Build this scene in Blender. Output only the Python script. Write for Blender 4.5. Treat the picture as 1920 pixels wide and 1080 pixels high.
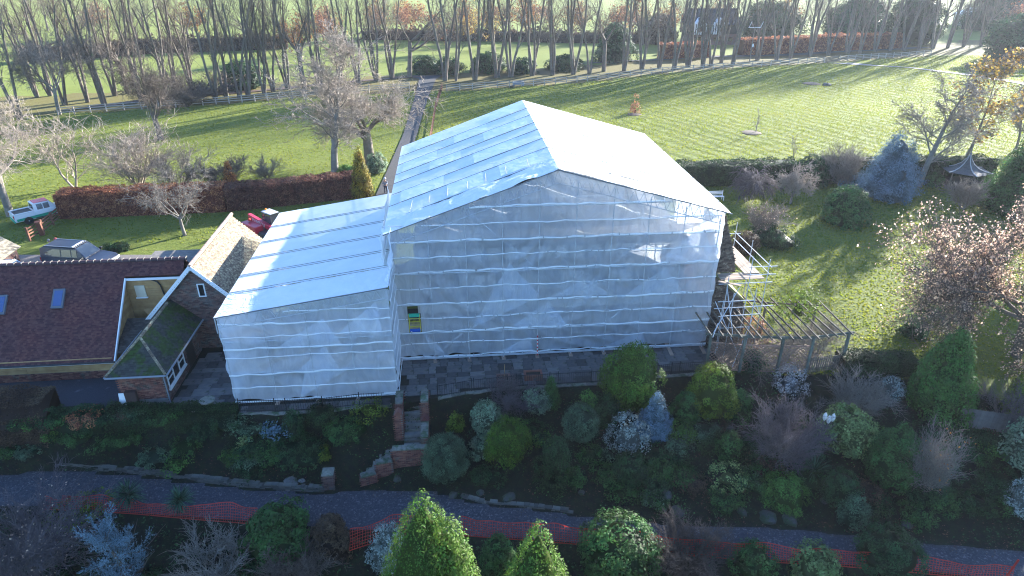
import bpy, math, random
import numpy as np
from mathutils import Vector, Matrix
for o in list(bpy.data.objects): bpy.data.objects.remove(o)
S = bpy.context.scene
COL = S.collection
rng = np.random.default_rng(7)
random.seed(7)
R_ = math.radians

# ---------------------------------------------------------------- camera, sky, sun, exposure
CAM_H = 23.0; PITCH = 27.0; FPX = 1240.0
cd = bpy.data.cameras.new('camera'); cam = bpy.data.objects.new('camera', cd); COL.objects.link(cam)
cd.sensor_width = 36; cd.lens = FPX / 1920 * 36; cd.clip_end = 4000
cam.location = (0, 0, CAM_H); cam.rotation_euler = (R_(90 - PITCH), 0, 0)
S.camera = cam
SUN_AZ, SUN_EL = 44.0, 16.5
W = bpy.data.worlds.new('World'); S.world = W; W.use_nodes = True
wn = W.node_tree; wn.nodes.clear()
sky = wn.nodes.new('ShaderNodeTexSky'); sky.sky_type = 'NISHITA'; sky.sun_disc = False
sky.sun_elevation = R_(SUN_EL); sky.sun_rotation = R_(SUN_AZ); sky.air_density = 1.0; sky.dust_density = 0.6; sky.ozone_density = 3.0
bg = wn.nodes.new('ShaderNodeBackground'); bg.inputs[1].default_value = 0.11
wo = wn.nodes.new('ShaderNodeOutputWorld'); tint = wn.nodes.new('ShaderNodeMix'); tint.data_type = 'RGBA'; tint.blend_type = 'MULTIPLY'; tint.inputs[0].default_value = 1; tint.inputs[7].default_value = (.78, .95, 1.16, 1)
wn.links.new(sky.outputs[0], tint.inputs[6]); wn.links.new(tint.outputs[2], bg.inputs[0]); wn.links.new(bg.outputs[0], wo.inputs[0])
sl = bpy.data.lights.new('sun', 'SUN'); sun = bpy.data.objects.new('sun', sl); COL.objects.link(sun)
sl.energy = 5.0; sl.angle = R_(0.5); sl.color = (1.0, 0.965, 0.90)
SD = Vector((math.sin(R_(SUN_AZ)) * math.cos(R_(SUN_EL)), math.cos(R_(SUN_AZ)) * math.cos(R_(SUN_EL)), math.sin(R_(SUN_EL))))
sun.rotation_euler = SD.to_track_quat('Z', 'Y').to_euler(); sun.location = (60, 60, 60)
S.view_settings.view_transform = 'Standard'; S.view_settings.look = 'None'
S.view_settings.gamma = 1.0; S.view_settings.use_curve_mapping = False
S.view_settings.exposure = 2.28
S.render.engine = 'CYCLES'
S.cycles.max_bounces = 8; S.cycles.transparent_max_bounces = 24; S.cycles.diffuse_bounces = 3; S.cycles.transmission_bounces = 6
S.cycles.filter_width = 1.1; S.cycles.volume_bounces = 0; S.cycles.use_denoising = True; S.cycles.caustics_reflective = False; S.cycles.caustics_refractive = False

# ---------------------------------------------------------------- helpers: materials
MATS = {}
def mat(name, c1, c2=None, scale=3.0, rough=0.85, bump=0.0, bscale=20.0, use_rnd=0.0, trans=0.0, obj_rnd=0.0,
        c3=None, s3=0.6, t3=0.55, metallic=0.0, sheen=0.0, spec=0.3, alpha=1.0, detail=4.0, sheencol=None):
    """colour = noise mix c1..c2 (+ patches of c3), times a per-piece variation 'rnd'."""
    if name in MATS: return MATS[name]
    m = bpy.data.materials.new(name); m.use_nodes = True; nt = m.node_tree; N = nt.nodes; L = nt.links
    N.clear(); out = N.new('ShaderNodeOutputMaterial'); p = N.new('ShaderNodeBsdfPrincipled')
    tc = N.new('ShaderNodeTexCoord')
    c2 = c2 or c1
    n1 = N.new('ShaderNodeTexNoise'); n1.inputs['Scale'].default_value = scale; n1.inputs['Detail'].default_value = detail
    L.new(tc.outputs['Object'], n1.inputs['Vector'])
    r1 = N.new('ShaderNodeMapRange'); r1.inputs[1].default_value = 0.32; r1.inputs[2].default_value = 0.68
    L.new(n1.outputs[0], r1.inputs[0])
    mx = N.new('ShaderNodeMix'); mx.data_type = 'RGBA'; mx.inputs[6].default_value = (*c1, 1); mx.inputs[7].default_value = (*c2, 1)
    L.new(r1.outputs[0], mx.inputs[0]); col = mx.outputs[2]
    if c3:
        n3 = N.new('ShaderNodeTexNoise'); n3.inputs['Scale'].default_value = s3; n3.inputs['Detail'].default_value = 5
        n3.inputs['Roughness'].default_value = 0.7
        L.new(tc.outputs['Object'], n3.inputs['Vector'])
        r3 = N.new('ShaderNodeMapRange'); r3.inputs[1].default_value = t3 - .06; r3.inputs[2].default_value = t3 + .06; L.new(n3.outputs[0], r3.inputs[0])
        m3 = N.new('ShaderNodeMix'); m3.data_type = 'RGBA'; L.new(r3.outputs[0], m3.inputs[0]); L.new(col, m3.inputs[6]); m3.inputs[7].default_value = (*c3, 1)
        col = m3.outputs[2]
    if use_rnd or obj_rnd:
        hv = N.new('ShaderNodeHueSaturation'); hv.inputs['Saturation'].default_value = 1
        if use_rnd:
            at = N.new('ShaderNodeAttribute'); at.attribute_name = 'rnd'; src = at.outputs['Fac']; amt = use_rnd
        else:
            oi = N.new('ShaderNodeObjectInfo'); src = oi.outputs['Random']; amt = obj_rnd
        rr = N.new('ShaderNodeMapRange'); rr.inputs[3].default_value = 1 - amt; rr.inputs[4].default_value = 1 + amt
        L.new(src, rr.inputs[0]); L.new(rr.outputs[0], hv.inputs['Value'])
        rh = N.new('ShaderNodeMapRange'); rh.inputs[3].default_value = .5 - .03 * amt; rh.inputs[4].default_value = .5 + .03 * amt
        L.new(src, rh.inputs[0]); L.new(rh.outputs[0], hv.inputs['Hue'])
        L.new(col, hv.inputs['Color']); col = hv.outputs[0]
    L.new(col, p.inputs['Base Color']); p.inputs['Roughness'].default_value = rough; p.inputs['Metallic'].default_value = metallic
    p.inputs['Specular IOR Level'].default_value = spec; p.inputs['Alpha'].default_value = alpha
    if sheen:
        p.inputs['Sheen Weight'].default_value = sheen; p.inputs['Sheen Roughness'].default_value = .45
        p.inputs['Sheen Tint'].default_value = (*(sheencol or c2), 1)
    if bump:
        nb = N.new('ShaderNodeTexNoise'); nb.inputs['Scale'].default_value = bscale; nb.inputs['Detail'].default_value = 5
        L.new(tc.outputs['Object'], nb.inputs['Vector'])
        bp = N.new('ShaderNodeBump'); bp.inputs['Strength'].default_value = bump; bp.inputs['Distance'].default_value = 1.0 / bscale
        L.new(nb.outputs[0], bp.inputs['Height']); L.new(bp.outputs[0], p.inputs['Normal'])
    sh = p.outputs[0]
    if trans:
        tr = N.new('ShaderNodeBsdfTranslucent'); L.new(col, tr.inputs[0]); ms = N.new('ShaderNodeMixShader'); ms.inputs[0].default_value = trans
        L.new(sh, ms.inputs[1]); L.new(tr.outputs[0], ms.inputs[2]); sh = ms.outputs[0]
    L.new(sh, out.inputs[0]); MATS[name] = m
    return m

# ---------------------------------------------------------------- helpers: objects
def tagset(o, label=None, cat=None, group=None, kind=None):
    if label: o['label'] = label
    if cat: o['category'] = cat
    if group: o['group'] = group
    if kind: o['kind'] = kind
    return o
def thing(name, label, cat, loc=(0, 0, 0), rz=0.0, group=None):
    o = bpy.data.objects.new(name, None); COL.objects.link(o); o.location = loc; o.rotation_euler = (0, 0, rz)
    o.empty_display_size = .3
    return tagset(o, label, cat, group)
def link(name, me, parent=None, m=None, loc=None, rz=None, scale=None, kind=None, label=None):
    o = bpy.data.objects.new(name, me); COL.objects.link(o)
    if m is not None and len(me.materials) == 0: me.materials.append(m)
    if parent is not None: o.parent = parent
    if loc is not None: o.location = loc
    if rz is not None: o.rotation_euler = (0, 0, rz)
    if scale is not None: o.scale = scale
    if kind: o['kind'] = kind
    if label: o['label'] = label
    return o
def mesh_np(name, V, F, rnd=None, m=None, smooth=False):
    """V (n,3), F (m,k) arrays."""
    V = np.asarray(V, np.float32); F = np.asarray(F, np.int32); k = F.shape[1]
    me = bpy.data.meshes.new(name)
    me.vertices.add(len(V)); me.vertices.foreach_set('co', V.ravel())
    me.loops.add(F.size); me.loops.foreach_set('vertex_index', F.ravel())
    me.polygons.add(len(F)); me.polygons.foreach_set('loop_start', np.arange(0, F.size, k, dtype=np.int32))
    me.polygons.foreach_set('loop_total', np.full(len(F), k, np.int32))
    if smooth: me.polygons.foreach_set('use_smooth', np.ones(len(F), bool))
    if rnd is not None:
        a = me.attributes.new('rnd', 'FLOAT', 'FACE'); a.data.foreach_set('value', np.asarray(rnd, np.float32))
    me.update(calc_edges=True)
    if m is not None: me.materials.append(m)
    return me
class MB:
    def __init__(s): s.v = []; s.f = []; s.r = []; s.mi = []
    def add(s, vs, fs, r=None, mi=0):
        b = len(s.v); s.v.extend([tuple(p) for p in vs]); r = random.random() if r is None else r
        for f in fs: s.f.append(tuple(i + b for i in f)); s.r.append(r); s.mi.append(mi)
    def box(s, x0, x1, y0, y1, z0, z1, r=None, mi=0):
        s.add([(x0, y0, z0), (x1, y0, z0), (x1, y1, z0), (x0, y1, z0), (x0, y0, z1), (x1, y0, z1), (x1, y1, z1), (x0, y1, z1)],
              [(0, 3, 2, 1), (4, 5, 6, 7), (0, 1, 5, 4), (1, 2, 6, 5), (2, 3, 7, 6), (3, 0, 4, 7)], r, mi)
    def beam(s, p, q, w, h, up=(0, 0, 1), r=None, mi=0):
        p, q = Vector(p), Vector(q); d = (q - p).normalized(); up = Vector(up)
        if abs(d.dot(up)) > .99: up = Vector((0, 1, 0))
        x = d.cross(up).normalized() * w / 2; y = x.cross(d).normalized() * h / 2
        s.add([p - x - y, p + x - y, p + x + y, p - x + y, q - x - y, q + x - y, q + x + y, q - x + y],
              [(0, 1, 2, 3), (7, 6, 5, 4), (0, 4, 5, 1), (1, 5, 6, 2), (2, 6, 7, 3), (3, 7, 4, 0)], r, mi)
    def tube(s, p, q, r0, r1=None, n=6, r=None, mi=0):
        r1 = r0 if r1 is None else r1
        p, q = Vector(p), Vector(q); d = (q - p).normalized(); a = Vector((0, 0, 1)) if abs(d.z) < .9 else Vector((1, 0, 0))
        x = d.cross(a).normalized(); y = d.cross(x)
        vs = []
        for c, rr in ((p, r0), (q, r1)):
            for i in range(n):
                t = 2 * math.pi * i / n; vs.append(c + x * (rr * math.cos(t)) + y * (rr * math.sin(t)))
        fs = [(i, (i + 1) % n, n + (i + 1) % n, n + i) for i in range(n)] + [tuple(range(n - 1, -1, -1)), tuple(range(n, 2 * n))]
        s.add(vs, fs, r, mi)
    def poly(s, pts, r=None, mi=0): s.add(pts, [tuple(range(len(pts)))], r, mi)
    def prism(s, pts, off, r=None, mi=0):
        n = len(pts); o = Vector(off); a = [Vector(p) for p in pts]; b = [p + o for p in a]
        s.add(a + b, [tuple(range(n))[::-1], tuple(range(n, 2 * n))] + [(i, (i + 1) % n, n + (i + 1) % n, n + i) for i in range(n)], r, mi)
    def lathe(s, prof, c=(0, 0, 0), axis='z', n=12, r=None, mi=0):
        vs = []; c = Vector(c)
        for (rr, h) in prof:
            for i in range(n):
                t = 2 * math.pi * i / n; a, b = rr * math.cos(t), rr * math.sin(t)
                vs.append(c + (Vector((a, b, h)) if axis == 'z' else Vector((a, h, b)) if axis == 'y' else Vector((h, a, b))))
        fs = []
        for j in range(len(prof) - 1):
            for i in range(n): fs.append((j * n + i, j * n + (i + 1) % n, (j + 1) * n + (i + 1) % n, (j + 1) * n + i))
        fs.append(tuple(range(n))[::-1]); fs.append(tuple(range((len(prof) - 1) * n, len(prof) * n)))
        s.add(vs, fs, r, mi)
    def mesh(s, name, mats, smooth=False):
        me = bpy.data.meshes.new(name); me.from_pydata(s.v, [], s.f)
        a = me.attributes.new('rnd', 'FLOAT', 'FACE'); a.data.foreach_set('value', np.array(s.r, np.float32))
        mats = mats if isinstance(mats, (list, tuple)) else [mats]
        for m in mats: me.materials.append(m)
        me.polygons.foreach_set('material_index', np.array(s.mi, np.int32))
        if smooth: me.polygons.foreach_set('use_smooth', np.ones(len(s.f), bool))
        me.update(); return me
    def build(s, name, mats, parent=None, **k):
        sm = k.pop('smooth', False); bev = k.pop('bevel', 0)
        o = link(name, s.mesh(name, mats, sm), parent, **k)
        if bev:
            b = o.modifiers.new('bevel', 'BEVEL'); b.width = bev; b.segments = 2; b.limit_method = 'ANGLE'
        return o
def bx(x0, x1, y0, y1, z0, z1):
    b = MB(); b.box(x0, x1, y0, y1, z0, z1); return b
def bm_(p, q, w, h, up=(0, 0, 1)):
    b = MB(); b.beam(p, q, w, h, up); return b
def tb(p, q, r, n=6):
    b = MB(); b.tube(p, q, r, n=n); return b
def copy_tree(o, parent=None):
    c = o.copy(); COL.objects.link(c)
    if parent: c.parent = parent
    for ch in list(o.children): copy_tree(ch, c)
    return c
ORD = ('first second third fourth fifth sixth seventh eighth ninth tenth eleventh twelfth thirteenth fourteenth fifteenth sixteenth '
       'seventeenth eighteenth nineteenth twentieth twenty-first twenty-second twenty-third twenty-fourth twenty-fifth twenty-sixth '
       'twenty-seventh twenty-eighth twenty-ninth thirtieth thirty-first thirty-second thirty-third thirty-fourth thirty-fifth').split()
def vnoise(x, y, seed=0):
    """cheap smooth value noise for arrays"""
    x = np.asarray(x, float); y = np.asarray(y, float)
    xi = np.floor(x).astype(int); yi = np.floor(y).astype(int); fx = x - xi; fy = y - yi
    fx = fx * fx * (3 - 2 * fx); fy = fy * fy * (3 - 2 * fy)
    def h(a, b):
        n = (a * 374761393 + b * 668265263 + seed * 1442695041) & 0xffffffff
        n = ((n ^ (n >> 13)) * 1274126177) & 0xffffffff
        return ((n ^ (n >> 16)) & 0xffff) / 65535.0
    return (h(xi, yi) * (1 - fx) + h(xi + 1, yi) * fx) * (1 - fy) + (h(xi, yi + 1) * (1 - fx) + h(xi + 1, yi + 1) * fx) * fy

# ---------------------------------------------------------------- survey: photo measurements -> metres
_F = np.array([0, math.cos(R_(PITCH)), -math.sin(R_(PITCH))]); _U = np.array([0, math.sin(R_(PITCH)), math.cos(R_(PITCH))])
def ray(px, py): return np.array([px - 960.0, 0, 0]) + (540 - py) * _U + FPX * _F
def gz(px, py, z=0.0):
    d = ray(px, py); t = (z - CAM_H) / d[2]; return d[0] * t, d[1] * t
def line(pts, z):
    w = sorted(gz(x, y, z) for x, y in pts); return np.array([a for a, b in w]), np.array([b for a, b in w])
E1 = line([(-250, 800), (0, 798), (230, 784), (445, 782), (600, 777), (745, 762), (900, 738), (1130, 722), (1310, 704), (1560, 706), (1760, 722), (1920, 765), (2200, 800)], 0)
E2 = line([(-250, 905), (0, 888), (120, 880), (250, 890), (350, 903), (480, 918), (600, 925), (700, 918), (820, 922), (900, 945), (1000, 955), (1150, 975), (1300, 988), (1450, 990), (1560, 1000), (1700, 1015), (1920, 1035), (2300, 1070)], -2.5)
E3 = line([(-250, 945), (80, 948), (200, 957), (350, 967), (490, 977), (650, 992), (760, 992), (880, 1003), (1000, 1010), (1150, 1022), (1350, 1040), (1550, 1055), (1700, 1065), (1880, 1085), (2300, 1120)], -2.5)
def e(E, x): return np.interp(x, E[0], E[1])
def terr(x, y):
    x = np.asarray(x, float); y = np.asarray(y, float)
    a, b, c = e(E1, x), e(E2, x), e(E3, x)
    t = np.clip((a - y) / (a - b), 0, 1)
    n = (vnoise(x * .9, y * .9, 3) - .5) * .5 + (vnoise(x * 2.7, y * 2.7, 5) - .5) * .22
    bank = -.5 * np.clip(t * 14, 0, 1) - 2.0 * t ** .9 + n * np.clip(t * 6, 0, 1) * np.clip((1 - t) * 6, 0, 1) * .8
    z = np.where(y >= a, 0.0, np.where(y >= b, bank, -2.5))
    low = np.clip(c - .1 - y, 0, 999)
    z = np.where(y < c - .1, -2.5 - np.minimum(low * .6, 2.2) - .08 * np.clip(low - 3, 0, 20) + n * np.clip(low, 0, 1) * .5, z)
    far = np.clip((y - 60) / 30, 0, 1)
    return z + far * ((vnoise(x * .06, y * .06, 9) - .5) * .5)
def gp(px, py):
    d = ray(px, py); t0 = 15 / d[1]; t = t0
    last = None
    ts = np.geomspace(t0, 900 / d[1], 3000); P = np.outer(ts, d) + np.array([0, 0, CAM_H])
    below = P[:, 2] < terr(P[:, 0], P[:, 1]); i = int(np.argmax(below)) if below.any() else -1
    return float(P[i, 0]), float(P[i, 1]), float(terr(P[i, 0], P[i, 1]))
def htop(P, py):
    """height above P at which the picture row py is reached"""
    d = ray(960, py); t = P[1] / d[1]; return CAM_H + d[2] * t - P[2]
def wid(P, npx, h=0.0):
    """metres spanned by npx picture columns at P"""
    c = (P[1]) * _F[1] + (P[2] + h - CAM_H) * _F[2]; return npx * c / FPX
BA = R_(5.25); BO = np.array([*gz(750, 680), 0.0])
bu = np.array([math.cos(BA), math.sin(BA), 0]); bv = np.array([-math.sin(BA), math.cos(BA), 0])
def B(u, v, z=0.0): return tuple(BO + bu * u + bv * v + np.array([0, 0, z]))
def uv(P): d = np.array(P[:3]) - BO; return float(d @ bu), float(d @ bv)

# ---------------------------------------------------------------- ground
def ground_mat():
    m = bpy.data.materials.new('grass_ground'); m.use_nodes = True; nt = m.node_tree; N = nt.nodes; L = nt.links
    p = N['Principled BSDF']; g = N.new('ShaderNodeNewGeometry')
    def noise(sc, det=5, ro=.6):
        n = N.new('ShaderNodeTexNoise'); n.inputs['Scale'].default_value = sc; n.inputs['Detail'].default_value = det; n.inputs['Roughness'].default_value = ro
        L.new(g.outputs['Position'], n.inputs['Vector']); return n.outputs[0]
    def rng_(s, a, b, c=0, d=1):
        r = N.new('ShaderNodeMapRange'); r.inputs[1].default_value = a; r.inputs[2].default_value = b; r.inputs[3].default_value = c; r.inputs[4].default_value = d
        L.new(s, r.inputs[0]); return r.outputs[0]
    def mix(f, a, b):
        x = N.new('ShaderNodeMix'); x.data_type = 'RGBA'
        if isinstance(f, float): x.inputs[0].default_value = f
        else: L.new(f, x.inputs[0])
        for i, s in ((6, a), (7, b)):
            if isinstance(s, tuple): x.inputs[i].default_value = (*s, 1)
            else: L.new(s, x.inputs[i])
        return x.outputs[2]
    def math_(op, a, b):
        x = N.new('ShaderNodeMath'); x.operation = op
        for i, s in ((0, a), (1, b)):
            if isinstance(s, (float, int)): x.inputs[i].default_value = s
            else: L.new(s, x.inputs[i])
        return x.outputs[0]
    grass = mix(rng_(noise(.35), .35, .65), (.075, .095, .015), (.115, .125, .022))
    grass = mix(rng_(noise(9, 6, .7), .35, .7), grass, (.055, .09, .016))
    grass = mix(math_('MULTIPLY', rng_(noise(1.1, 6, .7), .55, .72), .6), grass, (.19, .15, .055))
    grass = mix(math_('MULTIPLY', rng_(noise(.11, 5, .65), .48, .66), .55), grass, (.125, .145, .032))
    at = N.new('ShaderNodeAttribute'); at.attribute_name = 'zone'; sep = N.new('ShaderNodeSeparateColor'); L.new(at.outputs['Color'], sep.inputs[0])
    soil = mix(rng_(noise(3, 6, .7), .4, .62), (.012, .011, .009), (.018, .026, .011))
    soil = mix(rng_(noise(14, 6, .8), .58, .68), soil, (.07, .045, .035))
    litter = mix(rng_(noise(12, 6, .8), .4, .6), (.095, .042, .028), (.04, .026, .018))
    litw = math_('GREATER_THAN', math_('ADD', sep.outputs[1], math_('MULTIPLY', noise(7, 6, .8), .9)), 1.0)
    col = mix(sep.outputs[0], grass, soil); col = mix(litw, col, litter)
    L.new(col, p.inputs['Base Color']); p.inputs['Roughness'].default_value = .9; p.inputs['Specular IOR Level'].default_value = .15
    p.inputs['Sheen Roughness'].default_value = .4; p.inputs['Sheen Tint'].default_value = (.75, .85, .2, 1)
    L.new(math_('MULTIPLY', math_('SUBTRACT', 1.0, sep.outputs[0]), .12), p.inputs['Sheen Weight'])
    # mown ridges + tussocks
    mp = N.new('ShaderNodeMapping'); mp.inputs['Rotation'].default_value = (0, 0, R_(-28)); L.new(g.outputs['Position'], mp.inputs['Vector'])
    wv = N.new('ShaderNodeTexWave'); wv.inputs['Scale'].default_value = .16; wv.inputs['Distortion'].default_value = 3.5; wv.inputs['Detail'].default_value = 3; wv.inputs['Detail Scale'].default_value = 1.5
    L.new(mp.outputs[0], wv.inputs['Vector'])
    hgt = math_('ADD', math_('MULTIPLY', wv.outputs['Fac'], math_('MULTIPLY', sep.outputs[2], .10)), math_('MULTIPLY', noise(2.2, 6, .65), .13))
    hgt = math_('ADD', hgt, math_('MULTIPLY', noise(9, 4, .7), .025))
    b = N.new('ShaderNodeBump'); b.inputs['Strength'].default_value = .8; b.inputs['Distance'].default_value = 1.0
    L.new(hgt, b.inputs['Height']); L.new(b.outputs[0], p.inputs['Normal'])
    return m
def axis(segs):
    out = []
    for a, b, st in segs: out += list(np.arange(a, b, st))
    return np.array(out + [segs[-1][1]])
gx = axis([(-1500, -300, 100), (-300, -100, 10), (-100, -40, 2), (-40, 50, .45), (50, 110, 2), (110, 300, 10), (300, 1500, 100)])
gy = axis([(-400, 0, 50), (0, 14, 2), (14, 36, .3), (36, 60, 1.2), (60, 200, 3), (200, 400, 12), (400, 2000, 100)])
X, Y = np.meshgrid(gx, gy); Z = terr(X, Y)
nx, ny = len(gx), len(gy); idx = np.arange(nx * ny).reshape(ny, nx)
Fq = np.stack([idx[:-1, :-1].ravel(), idx[:-1, 1:].ravel(), idx[1:, 1:].ravel(), idx[1:, :-1].ravel()], 1)
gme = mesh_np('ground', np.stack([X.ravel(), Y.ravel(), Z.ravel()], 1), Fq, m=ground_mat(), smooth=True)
za = gme.color_attributes.new('zone', 'FLOAT_COLOR', 'POINT')
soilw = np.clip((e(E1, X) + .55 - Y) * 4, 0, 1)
FRL = [(120, 212), (330, 200), (520, 185)]   # fence foot line, left field
FRR = [(838, 172), (1000, 160), (1280, 135), (1545, 118), (1745, 103)]
fl = np.array([gz(x, y) for x, y in [(-200, 232)] + FRL + [(780, 172)] + FRR + [(2100, 85)]])
fy = np.interp(X, fl[:, 0], fl[:, 1])
behind = Y - fy
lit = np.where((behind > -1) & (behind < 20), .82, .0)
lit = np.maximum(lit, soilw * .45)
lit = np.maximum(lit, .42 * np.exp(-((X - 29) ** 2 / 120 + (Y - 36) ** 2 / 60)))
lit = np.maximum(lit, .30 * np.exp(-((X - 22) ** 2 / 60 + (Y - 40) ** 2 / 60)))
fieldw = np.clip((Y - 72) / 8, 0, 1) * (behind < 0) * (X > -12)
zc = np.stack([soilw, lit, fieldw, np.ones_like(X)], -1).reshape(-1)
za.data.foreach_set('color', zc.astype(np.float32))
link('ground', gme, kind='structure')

M = dict(
 gravel=mat('gravel', (.030, .032, .042), (.06, .06, .072), 11, bump=.8, bscale=22, c3=(.16, .155, .16), s3=9, t3=.60),
 yard=mat('yard_gravel', (.025, .03, .04), (.045, .05, .062), 20, bump=.5, bscale=35, c3=(.09, .10, .12), s3=1.2, t3=.66),
 tarmac=mat('tarmac', (.045, .045, .05), (.07, .068, .07), 5, bump=.2),
 slab=mat('sandstone_slab', (.08, .084, .09), (.13, .12, .11), 2.5, obj_rnd=.55, bump=.3, bscale=12, c3=(.035, .045, .032), s3=1.3, t3=.56),
 joint=mat('slab_joint', (.012, .012, .011), (.02, .024, .016), 8),
 brick=mat('red_brick', (.20, .075, .055), (.15, .06, .05), 6, use_rnd=.45, bump=.3, bscale=30, c3=(.10, .085, .07), s3=1.2, t3=.60),
 brickgrey=mat('weathered_brick', (.17, .085, .07), (.12, .075, .065), 5, use_rnd=.4, bump=.3, bscale=30, c3=(.12, .11, .10), s3=1.5, t3=.56),
 mortar=mat('mortar', (.20, .18, .16), (.13, .12, .105), 4),
 stone=mat('rock_stone', (.14, .135, .13), (.22, .20, .185), 3, bump=.5, bscale=8, use_rnd=.3, c3=(.07, .08, .05), s3=2, t3=.55),
 coping=mat('coping_stone', (.15, .145, .125), (.22, .20, .17), 4, bump=.3, use_rnd=.2, c3=(.06, .09, .045), s3=1.5, t3=.54),
 tile=mat('clay_tile', (.115, .036, .032), (.085, .032, .032), .8, use_rnd=.38, rough=.7),
 tilered=mat('new_ridge_tile', (.09, .045, .045), (.07, .04, .045), 3, obj_rnd=.2, rough=.7),
 lichen=mat('lichen_tile', (.26, .20, .13), (.13, .105, .08), 7, use_rnd=.4, c3=(.36, .32, .20), s3=6, t3=.56),
 mossy=mat('mossy_tile', (.055, .052, .048), (.04, .042, .038), 3, use_rnd=.3, c3=(.035, .060, .012), s3=1.1, t3=.52),
 greytile=mat('grey_tile', (.09, .08, .07), (.06, .055, .05), 3, use_rnd=.35),
 pine=mat('pine_board', (.46, .29, .13), (.34, .19, .08), 2.2, obj_rnd=.12, rough=.6),
 oldwood=mat('weathered_wood', (.19, .16, .13), (.12, .10, .08), 3, use_rnd=.25, obj_rnd=0, bump=.2),
 fencewood=mat('pale_fence_wood', (.42, .36, .31), (.33, .28, .245), 2, obj_rnd=.2),
 brownwood=mat('brown_fence_wood', (.20, .085, .055), (.14, .06, .04), 2, obj_rnd=.2),
 redwood=mat('red_lattice', (.34, .20, .15), (.25, .15, .115), 3, use_rnd=.2),
 greenpost=mat('greenish_post', (.15, .155, .12), (.10, .105, .085), 2, obj_rnd=.2, bump=.2),
 board=mat('scaffold_board', (.38, .29, .22), (.29, .22, .17), 2, obj_rnd=.2),
 white=mat('white_paint', (.78, .78, .78), rough=.4), upvc=mat('white_frame', (.72, .73, .74), rough=.35),
 glass=mat('dark_glass', (.015, .018, .022), rough=.08, spec=.7),
 skyglass=mat('skylight_glass', (.05, .09, .22), rough=.05, spec=1.0),
 black=mat('black_plastic', (.02, .02, .022), rough=.45), iron=mat('black_iron', (.02, .02, .022), rough=.6),
 galv=mat('galvanised_tube', (.55, .57, .60), (.44, .46, .49), 6, rough=.5, metallic=.2),
 lead=mat('lead_grey', (.12, .13, .15), rough=.6), concrete=mat('concrete', (.25, .24, .22), (.18, .17, .16), 3),
 render=mat('cream_render', (.52, .48, .40), (.44, .40, .34), 2), timber=mat('dark_timber', (.035, .03, .027), rough=.7),
)
def ribbon(name, left, right, z, m, kind='structure', step=1, thick=0, parent=None):
    n = len(left); V = [(x, y, z(x, y)) for x, y in left] + [(x, y, z(x, y)) for x, y in right]
    b = MB(); b.add(V, [(i, i + 1, n + i + 1, n + i) for i in range(n - 1)]); return b.build(name, m, parent, kind=kind)
# gravel path along the foot of the bank
xs = np.arange(-60, 70, .5)
pth = ribbon('gravel_path', [(x, e(E3, x) - .05) for x in xs], [(x, e(E2, x) + .02) for x in xs], lambda x, y: -2.49, M['gravel'])
pth.data.flip_normals() if False else None
# ---------------------------------------------------------------- driveway, field track, yard
def sheet(name, pts, z, m, kind='structure', parent=None):
    b = MB(); b.poly([(x, y, z) for x, y in pts]); return b.build(name, m, parent, kind=kind)
def strip_px(name, rows, dz, m):
    """rows: (xl, xr, y) picture columns at a row, on the ground"""
    b = MB(); pts = []
    P = []
    for xl, xr, y in rows:
        a = gz(xl, y); c = gz(xr, y); P.append((a, c))
    PP = []
    for (a, c), (a2, c2) in zip(P[:-1], P[1:]):
        k = max(1, int(math.hypot(a2[0] - a[0], a2[1] - a[1]) / 4))
        for i in range(k): t = i / k; PP.append(((a[0] + (a2[0] - a[0]) * t, a[1] + (a2[1] - a[1]) * t), (c[0] + (c2[0] - c[0]) * t, c[1] + (c2[1] - c[1]) * t)))
    PP.append(P[-1]); n = len(PP)
    V = [(p[0], p[1], float(terr(*p)) + dz) for p, q in PP] + [(q[0], q[1], float(terr(*q)) + dz) for p, q in PP]
    b.add(V, [(i, n + i, n + i + 1, i + 1) for i in range(n - 1)]); return b.build(name, m, kind='structure')
strip_px('driveway', [(600, 735, 470), (690, 742, 400), (722, 752, 330), (757, 783, 250), (777, 802, 185), (786, 818, 150), (760, 830, 143)], .10, M['tarmac'])
strip_px('field_track', [(1550, 1600, 119), (1610, 1640, 124), (1700, 1716, 129), (1790, 1812, 140), (1900, 1920, 158), (2040, 2080, 185)], .10, M['concrete'])
strip_px('lane', [(1060, 1075, 120), (1200, 1260, 112), (1420, 1500, 104), (1640, 1760, 90)], .12, M['tarmac'])
strip_px('track', [(130, 150, 205), (260, 300, 186), (480, 520, 168), (700, 730, 150), (790, 815, 144)], .12, M['litter'] if 'litter' in M else mat('leafy_track', (.13, .07, .05), (.08, .06, .06), 2))
yard = [B(*uv((*gz(x, y), 0)))[:2] for x, y in [(-250, 700), (240, 690), (232, 775), (200, 790), (-250, 806)]]
yy = [(x, y) for x, y in yard]
sheet('gravel_yard', yy, .012, M['yard'])
strip_px('gravel_drive', [(-200, 520, 520), (-200, 520, 490), (-200, 440, 478)], .02, mat('drive_gravel', (.20, .17, .15), (.14, .125, .12), 12, bump=.4))

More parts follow.
